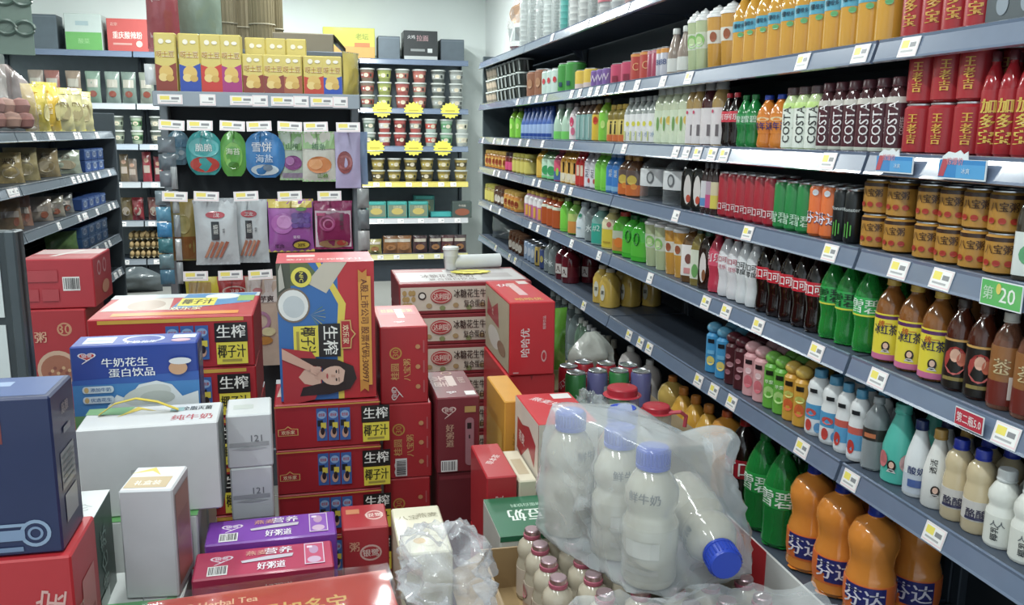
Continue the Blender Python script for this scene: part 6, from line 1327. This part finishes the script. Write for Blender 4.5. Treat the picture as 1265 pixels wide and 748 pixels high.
def rul(W, H):
    A = Art(); A.bar(W * .68, H * .50, W * .24, H * .28).r(W * .05, H * .55, W * .5, H * .78, 'c#b03c44', 1).r(W * .05, H * .16, W * .22, H * .4, 'c#b03c44', 1).r(W * .27, H * .16, W * .5, H * .4, 'c#b03c44', 1); return A
def rul_low(W, H):
    A = Art(); A.ring(W * .62, H * .78, W * .10, W * .13, 'c#c88c6c').t('30', W * .62, H * .78, H * .10, 'c#c8946c').e(W * .45, H * .32, W * .36, H * .22, 'c#c8a890', 22).e(W * .45, H * .32, W * .30, H * .17, 'c#a0644c', 22)
    for i in range(8): A.e(W * (.3 + .05 * i), H * (.28 + .03 * (i % 3)), W * .03, H * .02, 'c#c8a47c' if i % 2 else 'c#84483c')
    A.t('粥', W * .2, H * .7, H * .12, 'c#d8a88c'); return A
carton('red_porridge_box', 'red carton with a barcode on its front, top of the far left stack', -.895, 2.9, .846, .205, .24, .155, 'c#b02a36', {'F': rul, 'T': lambda W, H: Art().r(W * .03, H * .5, W * .97, H * .95, 'c#c8a8a8', 1).p([(W * .3, H * .3), (W * .6, H * .9), (W * .7, H * .9), (W * .4, H * .3)], 'c#d8d0cc').r(W * .05, H * .1, W * .9, H * .3, 'c#b84c54', 1), 'R': lambda W, H: Art().ring(W * .3, H * .75, W * .07, W * .1, 'c#d0989c').ring(W * .6, H * .75, W * .07, W * .1, 'c#d0989c').e(W * .6, H * .3, W * .2, H * .14, 'c#c88c70')})
for i in range(3): carton('red_porridge_box', 'red porridge carton with a bowl picture, %s of the far left stack' % ['lowest', 'middle', 'second from top'][i], -.885, 2.885, .0005 + i * .2817, .165, .25, .2805, 'c#aa2630', {'F': rul_low, 'R': lambda W, H: Art().r(W * .2, H * .2, W * .8, H * .8, 'c#9c2430', 1)})
# dark notice board with taped sheets at the far left
t = thing('notice_board', (-.70, 1.80, 0), -.12, 'dark metal board with two white price sheets, far left by the cartons', 'board')
b = MB(); b.box((-.15, 0, .10), (.15, .02, 1.21), 's#3c4448', .004); b.obj('board_panel', t, 0)
for x in (-.15, .13):
    b = MB(); b.box((x, -.01, 0), (x + .02, .03, 1.21), 's#4c555a', .003); b.obj('frame_post', t, 0)
    b = MB(); b.box((x - .005, -.10, 0), (x + .025, .12, .02), 's#4c555a', .003); b.obj('foot', t, 0)
for i, (z0, z1) in enumerate(((1.045, 1.185), (.80, 1.03), (.56, .78))):
    b = MB(); b.box((-.12, -.0022, z0), (.115, -.0002, z1), 'c#c8d0d0'); 
    A = Art()
    for k in range(4):                # columns of small print, too small to read
        for q in range(5): A.r(-.095 + .05 * k, z0 + (z1 - z0) * (.16 + .14 * q), -.095 + .05 * k + .006 + .012 * ((k + q) % 3), z0 + (z1 - z0) * (.24 + .14 * q), 'c#6c7478', 1)
    A.r(-.1, z0 + .01, .09, z0 + .016, 'c#8c9498', 1)
    s_ = b.obj('paper_sheet', t, 0); m_ = MB(); A.build(m_, lambda u, v, o: (u, -.0022 - o, v)); m_.obj('lettering', s_, 0)
# ================================================================== tray of small milk bottles and the bag of milk jugs
TX0, TX1, TY0, TY1, TZ, TR = .30, .792, 1.12, 1.62, .472, .565
for i in range(2): carton('brown_carton', 'brown carton under the milk bottle tray, %s' % ['on the floor', 'second up'][i], TX0 + .02, TY0 + .02, .0005 + i * .2355, TX1 - TX0 - .04, TY1 - TY0 - .04, .2345, 'c#9c8460', tape='c#c0a878')
t = thing('milk_bottle_tray', (0, 0, TZ), 0, 'open brown cardboard tray holding foil capped milk bottles', 'tray')
h = TR - TZ
b = MB(); b.box((TX0, TY0, 0), (TX1, TY1, .005), 'c#a88c62'); b.obj('tray_floor', t, 0)
for nm, a, c, col in (('back_wall', (TX0, TY1 - .005, .005), (TX1, TY1, h), 'c#987c54'), ('left_wall', (TX0, TY0, .005), (TX0 + .005, TY1 - .006, h), 'c#987c54'), ('front_wall', (TX0 + .006, TY0, .005), (TX1 - .006, TY0 + .005, h), 'c#987c54')):
    b = MB(); b.box(a, c, col); b.obj(nm, t, 0)
b = MB(); b.box((TX1 - .005, TY0, .005), (TX1, TY1 - .006, .172), 'c#c8c8c6'); rw = b.obj('right_wall', t, 0)
b = MB(); b.box((TX1 - .0063, TY1 - .27, .006), (TX1 - .0052, TY1 - .008, .1735), 'c#b8242e'); b.obj('red_panel', rw, 0)
b = MB(); b.add([(TX0, TY0 + .01, h), (TX0, TY1 - .01, h), (TX0 - .07, TY1 - .03, h - .03), (TX0 - .07, TY0 + .03, h - .03), (TX0, TY0 + .01, h - .003), (TX0, TY1 - .01, h - .003), (TX0 - .07, TY1 - .03, h - .033), (TX0 - .07, TY0 + .03, h - .033)],
                 [(0, 1, 2, 3), (7, 6, 5, 4), (0, 3, 7, 4), (3, 2, 6, 7), (1, 5, 6, 2)], 'c#8c7450'); b.obj('flap', t, 0)
SMB = make('yog', .0305, .145, 'l#b8ae9a', 'm#d4b4bc', [(.06, .46, '#c8b8a8')], [('r', -.02, .10, .02, .2, '#b89880'), ('e', 0, .34, .014, .014, '#b8787c')], seg=14)
pk = MB(); pk.lathe([(.0172, .1266), (.0176, .1275), (.0176, .134), (.0172, .1345)], 'p#b45c70', 14); SMB.append(['cap_ring', pk.mesh('cap_ring'), []])
k = 0
RWN = ['back', 'second', 'third', 'fourth', 'fifth', 'sixth', 'front']
for j in range(7):
    for i in range(7):
        x = .398 + i * .0655; y = 1.575 - j * .0655
        if y - .03 < TY0 + .006 or x + .031 > TX1 - .007: continue
        if i == 0 and j > 3: continue
        put(SMB, 'small_milk_bottle', (x, y, TZ + .0062), random.uniform(0, 6), '%s small foil capped milk bottle from the left, %s row of the tray' % (ORD[i], RWN[j]), 'bottle', 'small milk bottles in the tray')
BZ = TZ + .0062 + .1465
# milk jugs
JUG = make('milk', .049, .245, 'u#bdb7a2', 'p#2444b4', [(.06, .44, 'x#d8d8d0')], [('t', '鲜牛奶', .0, .68, .018, '#6c6a64'), ('r', -.03, .12, .03, .16, '#b0aca0'), ('r', -.03, .24, .03, .36, '#c4c0b4')], seg=24)
rb = MB()
for q in range(28):
    a = 2 * PI * q / 28
    rb.box((.0288 * math.cos(a) - .001, .0288 * math.sin(a) - .001, .218), (.0288 * math.cos(a) + .001, .0288 * math.sin(a) + .001, .240), 'p#2444b4')
JUG.append(['cap_ribs', rb.mesh('cap_ribs', 0), []])
JP = [(.466, 1.553, 2.2, 'milk jug with blue cap at the left inside the plastic bag'), (.572, 1.553, 1.2, 'rearmost milk jug in the bag, its blue cap poking out'),
      (.530, 1.446, 1.6, 'middle milk jug between the front and rear jugs in the bag'), (.551, 1.336, .9, 'frontmost upright milk jug in the plastic bag')]
for jx, jy, jr, jl in JP: put(JUG, 'milk_jug', (jx, jy, BZ + .003), jr, jl, 'jug', 'milk jugs in the bag')
t = put(JUG, 'milk_jug', (0, 0, 0), 0, 'tipped over milk jug with its blue cap pointing down out of the bag', 'jug', 'milk jugs in the bag')
capp = Vector((.648, 1.235, .693)); ax = Vector((-.10, -.93, -.10)).normalized()
t.rotation_euler = ax.to_track_quat('Z', 'Y').to_euler(); t.location = capp - ax * .245
def film(name, label, c, sx, sy, sz, spec, sd, amp=.02, nu=40, nv=26, bottom=None, extra=None, cat='bag', gath=0):
    """crumpled plastic: rounded box skin pushed about by ridged noise"""
    t = thing(name, c, 0, label, cat)
    b = MB(); vs = []; fs = []
    for j in range(nv + 1):
        th = PI * j / nv
        for i in range(nu):
            ph = 2 * PI * i / nu
            d = Vector((math.sin(th) * math.cos(ph), math.sin(th) * math.sin(ph), math.cos(th)))
            e = (abs(d.x) ** 3.2 + abs(d.y) ** 3.2 + abs(d.z) ** 3.2) ** (-1 / 3.2)
            p = Vector((d.x * sx, d.y * sy, d.z * sz)) * e
            q = d * 2.1 + Vector((sd, sd * 2, sd * 3))
            r1 = 1 - abs(noise.noise(q * 1.1)) * 2; r2 = 1 - abs(noise.noise(q * 2.7)) * 2; r3 = noise.noise(q * 6)
            p += d * (amp * (1.1 * r1 + .14 * r2) - amp * .4)
            if extra: p = extra(p, d)
            if bottom is not None: p.z = max(p.z, bottom)
            vs.append(p)
    for j in range(nv):
        for i in range(nu):
            k_ = (i + 1) % nu
            fs.append((j * nu + i, (j + 1) * nu + i, (j + 1) * nu + k_, j * nu + k_))
    b.add(vs, fs, spec); b.obj('film_skin', t, 80)
    return t
# the shopping bag hangs over the jugs: convex wrap of their outlines, pulled in between and creased
HP = []
for (jx, jy, _r, _l) in JP:
    for a in range(16):
        c_, s_ = math.cos(a * PI / 8), math.sin(a * PI / 8)
        HP += [Vector((jx + .055 * c_, jy + .055 * s_, BZ + .002)), Vector((jx + .055 * c_, jy + .055 * s_, BZ + .17)), Vector((jx + .034 * c_, jy + .034 * s_, BZ + (.236 if jy > 1.55 and jx > .5 else .251)))]
for a in range(12):
    q = (ax.to_track_quat('Z', 'Y') @ Vector((.055 * math.cos(a * PI / 6), .055 * math.sin(a * PI / 6), 0)))
    HP += [capp - ax * .245 + q, capp - ax * .09 + q, capp - ax * .05 + q * .7]
HP += [Vector((.725, 1.42, BZ + .19)), Vector((.70, 1.56, BZ + .12)), Vector((.735, 1.30, BZ + .01))]
BC = Vector((.56, 1.43, BZ + .11))
ND = []
for i in range(420):
    z_ = 1 - 2 * (i + .5) / 420; r_ = math.sqrt(1 - z_ * z_); f_ = i * 2.399963
    nn_ = Vector((r_ * math.cos(f_), r_ * math.sin(f_), z_)); ND.append((nn_, max((p - BC).dot(nn_) for p in HP)))
t = thing('milk_bag', BC, 0, 'thin white plastic shopping bag holding four milk jugs on the tray', 'bag')
b = MB(); vs = []; fs = []; nu, nv = 84, 52
for j in range(nv + 1):
    th = PI * j / nv
    for i in range(nu):
        ph = 2 * PI * i / nu
        d = Vector((math.sin(th) * math.cos(ph), math.sin(th) * math.sin(ph), math.cos(th)))
        r_ = min(h_ / max(d.dot(n_), 1e-4) for n_, h_ in ND if d.dot(n_) > .05)
        q = d * 2.3 + Vector((4.1, 7.2, 1.3))
        cr = .008 * abs(noise.noise(q * 1.1)) + .011 * max(0, 1 - 2.4 * abs(noise.noise(q * .9))) ** 2 + .006 * max(0, 1 - 3 * abs(noise.noise(q * 1.9 + Vector((3, 1, 9))))) ** 2 - .001
        for (dx, dy, dz, k_) in ((.80, .0, .55, .055), (.25, .80, .6, .012), (-.5, .5, .75, .008)):
            v_ = Vector((dx, dy, dz)).normalized(); a_ = d.dot(v_)
            if a_ > .93: r_ += k_ * ((a_ - .93) / .07) ** 2
        if d.z > .1: cr *= max(.25, 1 - 1.6 * (d.z - .1))
        p = d * (r_ + cr)
        p.z = max(p.z, BZ + .0005 - BC.z)
        vs.append(p)
for j in range(nv):
    for i in range(nu):
        k_ = (i + 1) % nu
        fs.append((j * nu + i, (j + 1) * nu + i, (j + 1) * nu + k_, j * nu + k_))
b.add(vs, fs, 'y#dce4e8'); b.obj('film_skin', t, 75)
hd = MB()
for k_ in (0, 1):     # two knotted handle ears at the upper right
    vs = []; fs = []
    for i in range(9):
        for j in range(4):
            u, v = i / 8, j / 3 - .5
            wv = .030 * (1 - u) + .008
            vs.append((.125 + .055 * u + .02 * k_, -.02 + .05 * k_ + v * wv * (1 - k_ * .4) + .006 * math.sin(9 * u + k_), .085 + .035 * u - .02 * k_ * u + v * wv + .005 * noise.noise(Vector((u * 6, v * 5, k_)))))
    for i in range(8):
        for j in range(3): a = i * 4 + j; fs.append((a, a + 1, a + 5, a + 4))
    hd.add(vs, fs, 'y#dce4e8')
hd.obj('handle', t, 75)
film('plastic_wrap', 'crumpled clear plastic wrap heaped left of the milk bottle tray', (.185, 1.30, .692), .060, .10, .050, 'q#d8dce2', 7.7, .030, 56, 36)
w = thing('plastic_sheet', (0, 0, 0), 0, 'torn clear plastic sheet draped over the front of the milk bottle tray', 'film')
b = MB(); vs = []; fs = []; nx, ny = 34, 16
for j in range(ny + 1):
    for i in range(nx + 1):
        u, v = i / nx, j / ny
        x = .20 + .60 * u; y = 1.10 + (.16 - .06 * abs(u - .3)) * v + .03 * noise.noise(Vector((u * 5, 0, 2)))
        z = BZ + .012 + .022 * (1 - abs(noise.noise(Vector((u * 6, v * 3, 3)))) * 2) + .012 * noise.noise(Vector((u * 15, v * 8, 9)))
        if u < .32: z -= .06 * (1 - u / .32) ** 2 * v
        vs.append((x, y, z))
for j in range(ny):
    for i in range(nx): a = j * (nx + 1) + i; fs.append((a, a + 1, a + nx + 2, a + nx + 1))
b.add(vs, fs, 'q#d8dee2'); b.obj('film_sheet', w, 50)

# ================================================================== goods between the cartons and the drinks shelving
for i in range(2): carton('brown_carton', 'brown carton supporting the loose cola cans, %s' % ['on the floor', 'second up'][i], .74, 2.16, .0005 + i * .272, .33, .56, .271, 'c#8c7a5c', tape='c#b09c74')
for i in range(2): carton('brown_carton', 'brown carton supporting the green and white sacks, %s' % ['on the floor', 'second up'][i], .80, 2.95, .0005 + i * .24, .30, .40, .239, 'c#8c7a5c', tape='c#b09c74')
PZ = .545
CC = make('can', .033, .118, '#b01c2c', None, [], [('t', '可口可乐', 0, .6, .022, '#ecdcdc', 40, .08), ('t', '可乐', .1, .6, .03, '#ecdcdc', 40)])
GC = make('can', .033, .118, '#2c7a3c', None, [], [('r', -.02, .3, .02, .6, '#c4d4c4')])
PC = make('can', .033, .118, '#5c5c8c', None, [], [('r', -.02, .3, .02, .6, '#c4c4d4')])
for i, (x, y, p, d) in enumerate(((.775, 2.62, CC, 'leftmost red cola can'), (.838, 2.66, CC, 'raised red cola can behind the row'), (.905, 2.63, CC, 'red cola can in the middle'), (.970, 2.60, CC, 'red cola can beside the red lid jar'),
                                 (.775, 2.54, GC, 'green soda can nearest the red cartons'), (.850, 2.55, PC, 'violet soda can in the loose row'), (.918, 2.54, GC, 'green soda can beside the violet can'), (.985, 2.52, PC, 'violet soda can beside the red lid jar'))):
    put(p, 'soda_can', (x, y, PZ + .001), 1.0 + .3 * i, d + ' on the brown carton', 'can', 'loose cans on the carton')
def lid_jar(x, y, R, H, label, handle):
    t = thing('plastic_jar', (x, y, PZ + .001), 0, label, 'jar')
    b = MB(); b.lathe([(.0005, 0), (R * .9, 0), (R, .006), (R, H * .72), (R * .8, H * .80), (R * .78, H * .84)], 'y#c8d0d4', 20); b.obj('body', t)
    b = MB(); b.lathe([(R * .86, H * .80), (R * .90, H * .81), (R * .90, H * .95), (R * .84, H * .98), (R * .5, H), (.0005, H)], 'p#b82c3c', 24); b.obj('lid', t)
    rb = MB(); rb.lathe([(R * 1.12, H * .785), (R * 1.14, H * .79), (R * 1.10, H * .805), (R * .86, H * .81)], 'p#c03444', 24); rb.obj('collar', t)
    if handle:
        h_ = MB(); h_.tube([(R * .6, -R * .6, H * .80), (R * 1.3, -R * .9, H * .86), (R * 1.75, -R * .8, H * .70), (R * 1.7, -R * .75, H * .35)], .006, 'p#c84858', 8); h_.obj('handle', t)
lid_jar(.858, 2.34, .050, .125, 'clear plastic jar with red screw lid on the brown carton', False)
lid_jar(.930, 2.25, .044, .092, 'clear plastic jar with red lid and pink carry handle', True)
film('plastic_wrap', 'clear plastic wrap covering goods before the red lid jars', (.775, 2.36, PZ + .045), .022, .10, .04, 'q#c4d0d2', 5.1, .025, 30, 20, -.044)
bag('green_sack', (.86, 3.20, .481), .2, .16, .25, .10, 'f#6cae3c', 'bright green packet standing beside the red script carton', 'sack', sd=120, crump=.012)
bag('white_sack', (.97, 3.00, .481), .3, .20, .20, .13, 'f#b8bcb4', 'white sack in front of the bright green packet', 'sack', None, 'sack', sd=121, crump=.02)
# bottom drinks shelf, far part
P.update({
 'wj': ('clear_water_jug', 'jug', 'jug', .085, .30, 'g#8c9c9c', '#a8b4b4', [], [], {}),
 'g1': ('clear_green_drink_bottle', 'bottle', 'pet', .042, .27, 'g#7c9c84', '#c8ccc8', [(.06, .36, '#6cae5c')], [], {}),
 'g2': ('blue_label_water_bottle', 'bottle', 'pet', .042, .265, 'g#8c9ca4', '#c4c8cc', [(.18, .62, '#34588c')], [('t', '水', 0, .4, .03, '#c8d4e4')], {}),
 'g3': ('dark_soy_sauce_bottle', 'bottle', 'wine', .036, .26, 'l#201c18', '#ccd0cc', [(.12, .46, '#5c564c')], [], {}),
 'g4': ('dark_vinegar_bottle', 'bottle', 'wine', .038, .275, 'l#1c1714', '#6c6c64', [(.12, .42, '#46403a')], [('e', 0, .28, .014, .02, '#8c7c5c')], {}),
})
row('G', 668, 704, 5, 'wj', 1, 1, .5)
row('G', 706, 716, 2, 'g1'); row('G', 716, 726, 2, 'g2'); row('G', 726, 737, 2, 'g3'); row('G', 737, 750, 2, 'g4')
# top shelf: sleeves of plastic cups and wrapped packs
def sleeve(px, R, H, spec, label, tip=None):
    z = LV['A'] + .001; y = ypx(px, z)
    t = thing('cup_sleeve', (1.262 + R, y, z), 0, label, 'cups', 'wrapped cup sleeves on the top shelf')
    n = 9
    b = MB()
    for i in range(n):
        z0 = H * i / n * .86
        b.lathe([(R * .86, z0), (R, z0 + H * .13), (R * 1.03, z0 + H * .135), (R * 1.03, z0 + H * .142)], 'y#dfe6e4' if spec == 'c' else spec, 14)
    b.obj('cup_stack', t)
    q = MB(); q.lathe([(R * 1.0, 0), (R * 1.12, .01), (R * 1.08, H * .5), (R * 1.12, H * .97), (R * .3, H * 1.04), (R * .2, H * 1.10)], 'x#dfe6e6', 12); q.obj('wrapper', t, 80)
    if tip: tm_ = MB(); tm_.lathe([(R * 1.13, H * tip[1]), (R * 1.13, H * tip[2])], tip[0], 12); tm_.obj('label', t)
for i, (px, R, H, sp, tip) in enumerate(((640, .05, .34, 'p#d4dad8', None), (650, .05, .34, 'y#dfe6e4', None), (660, .048, .30, 'y#dfe6e4', None), (669, .048, .30, 'p#d0d8d6', None), (679, .048, .31, 'y#dfe6e4', None), (689, .05, .33, 'p#4cb4ac', None), (700, .05, .33, 'p#d8dad8', None), (712, .05, .33, 'p#d4d6d4', None), (724, .05, .34, 'y#dfe6e4', None), (737, .05, .34, 'p#dcdcdc', ('p#c86c7c', .2, .28)), (752, .05, .34, 'p#d8dcdc', None), (768, .05, .34, 'p#d0a8a8', None), (785, .05, .33, 'y#dfe6e4', None), (803, .05, .33, 'p#d8dcdc', None), (822, .05, .33, 'y#dfe6e4', None), (843, .05, .32, 'p#d8dcdc', None))):
    sleeve(px, R * .9, min(H, .33), sp, '%s wrapped cup sleeve from the back wall on the top shelf' % ORD[i], tip)
bag('wrapped_tissue_pack', (1.36, ypx(627, LV['A']), LV['A'] + .002), -PI / 2 + .6, .26, .40, .14, 'y#d4d0cc', 'wrapped pack with peach and brown print, back wall end of the top shelf', 'pack', None, 'sack', lambda A, w_, h: A.e(0, h * .62, w_ * .28, h * .16, 'f#c8a080').e(w_ * .1, h * .82, w_ * .14, h * .1, 'f#a87850').r(-w_ * .4, h * .05, w_ * .4, h * .12, 'f#b86c6c').r(-w_ * .35, h * .2, w_ * .35, h * .4, 'f#ccd4d2'), sd=130, crump=.02)
# grey plastic wrapped goods at the end of the sixth shelf
bag('grey_wrapped_pack', (1.37, ypx(608, LV['F']), LV['F'] + .002), -PI / 2 + .5, .36, .17, .16, 'y#9aa4a2', 'pale plastic wrapped pack at the back wall end of the sixth shelf', 'pack', sd=131, crump=.02)
# boxes of gift cans on the near end of the second shelf
def grey_pack(A, w_, h): A.r(-w_ * .46, h * .55, w_ * .46, h * .95, 'c#b0b8b8', 1).e(-w_ * .2, h * .3, w_ * .1, h * .16, 'c#8c98a4').e(w_ * .2, h * .3, w_ * .1, h * .16, 'c#8c98a4').t('苏打', 0, h * .75, h * .2, 'c#5c6468')
for i, (y, d) in enumerate(((1.44, 'grey soda water multipack beside the tall red bottles'), (1.27, 'grey soda water multipack closest to the entrance'))):
    t = thing('soda_multipack', (1.262, y, LV['B'] + .001), -PI / 2, d + ', second shelf', 'pack')
    b = MB(); b.box((-.075, 0, 0), (.075, .2, .125), 'c#4c565c', .004); b.obj('body', t, 0)
    A = Art(); grey_pack(A, .15, .125); m_ = MB(); A.build(m_, lambda u, v, o: (u, -o, v), .0008, .0003); m_.obj('print', t, 0)

# ------------------------------------------------------------------ a thing of a single piece is that mesh itself
for o in list(COL.objects):
    if o.type == 'EMPTY' and len(o.children) == 1 and o.children[0].type == 'MESH' and not o.children[0].children:
        c = o.children[0]; nm = o.name
        if c.location.length > 0 or tuple(c.rotation_euler) != (0, 0, 0): continue
        for k_ in ('label', 'category', 'group', 'kind'):
            if k_ in o: c[k_] = o[k_]
        c.parent = None
        c.location = o.location; c.rotation_euler = o.rotation_euler
        bpy.data.objects.remove(o)
        c.name = nm
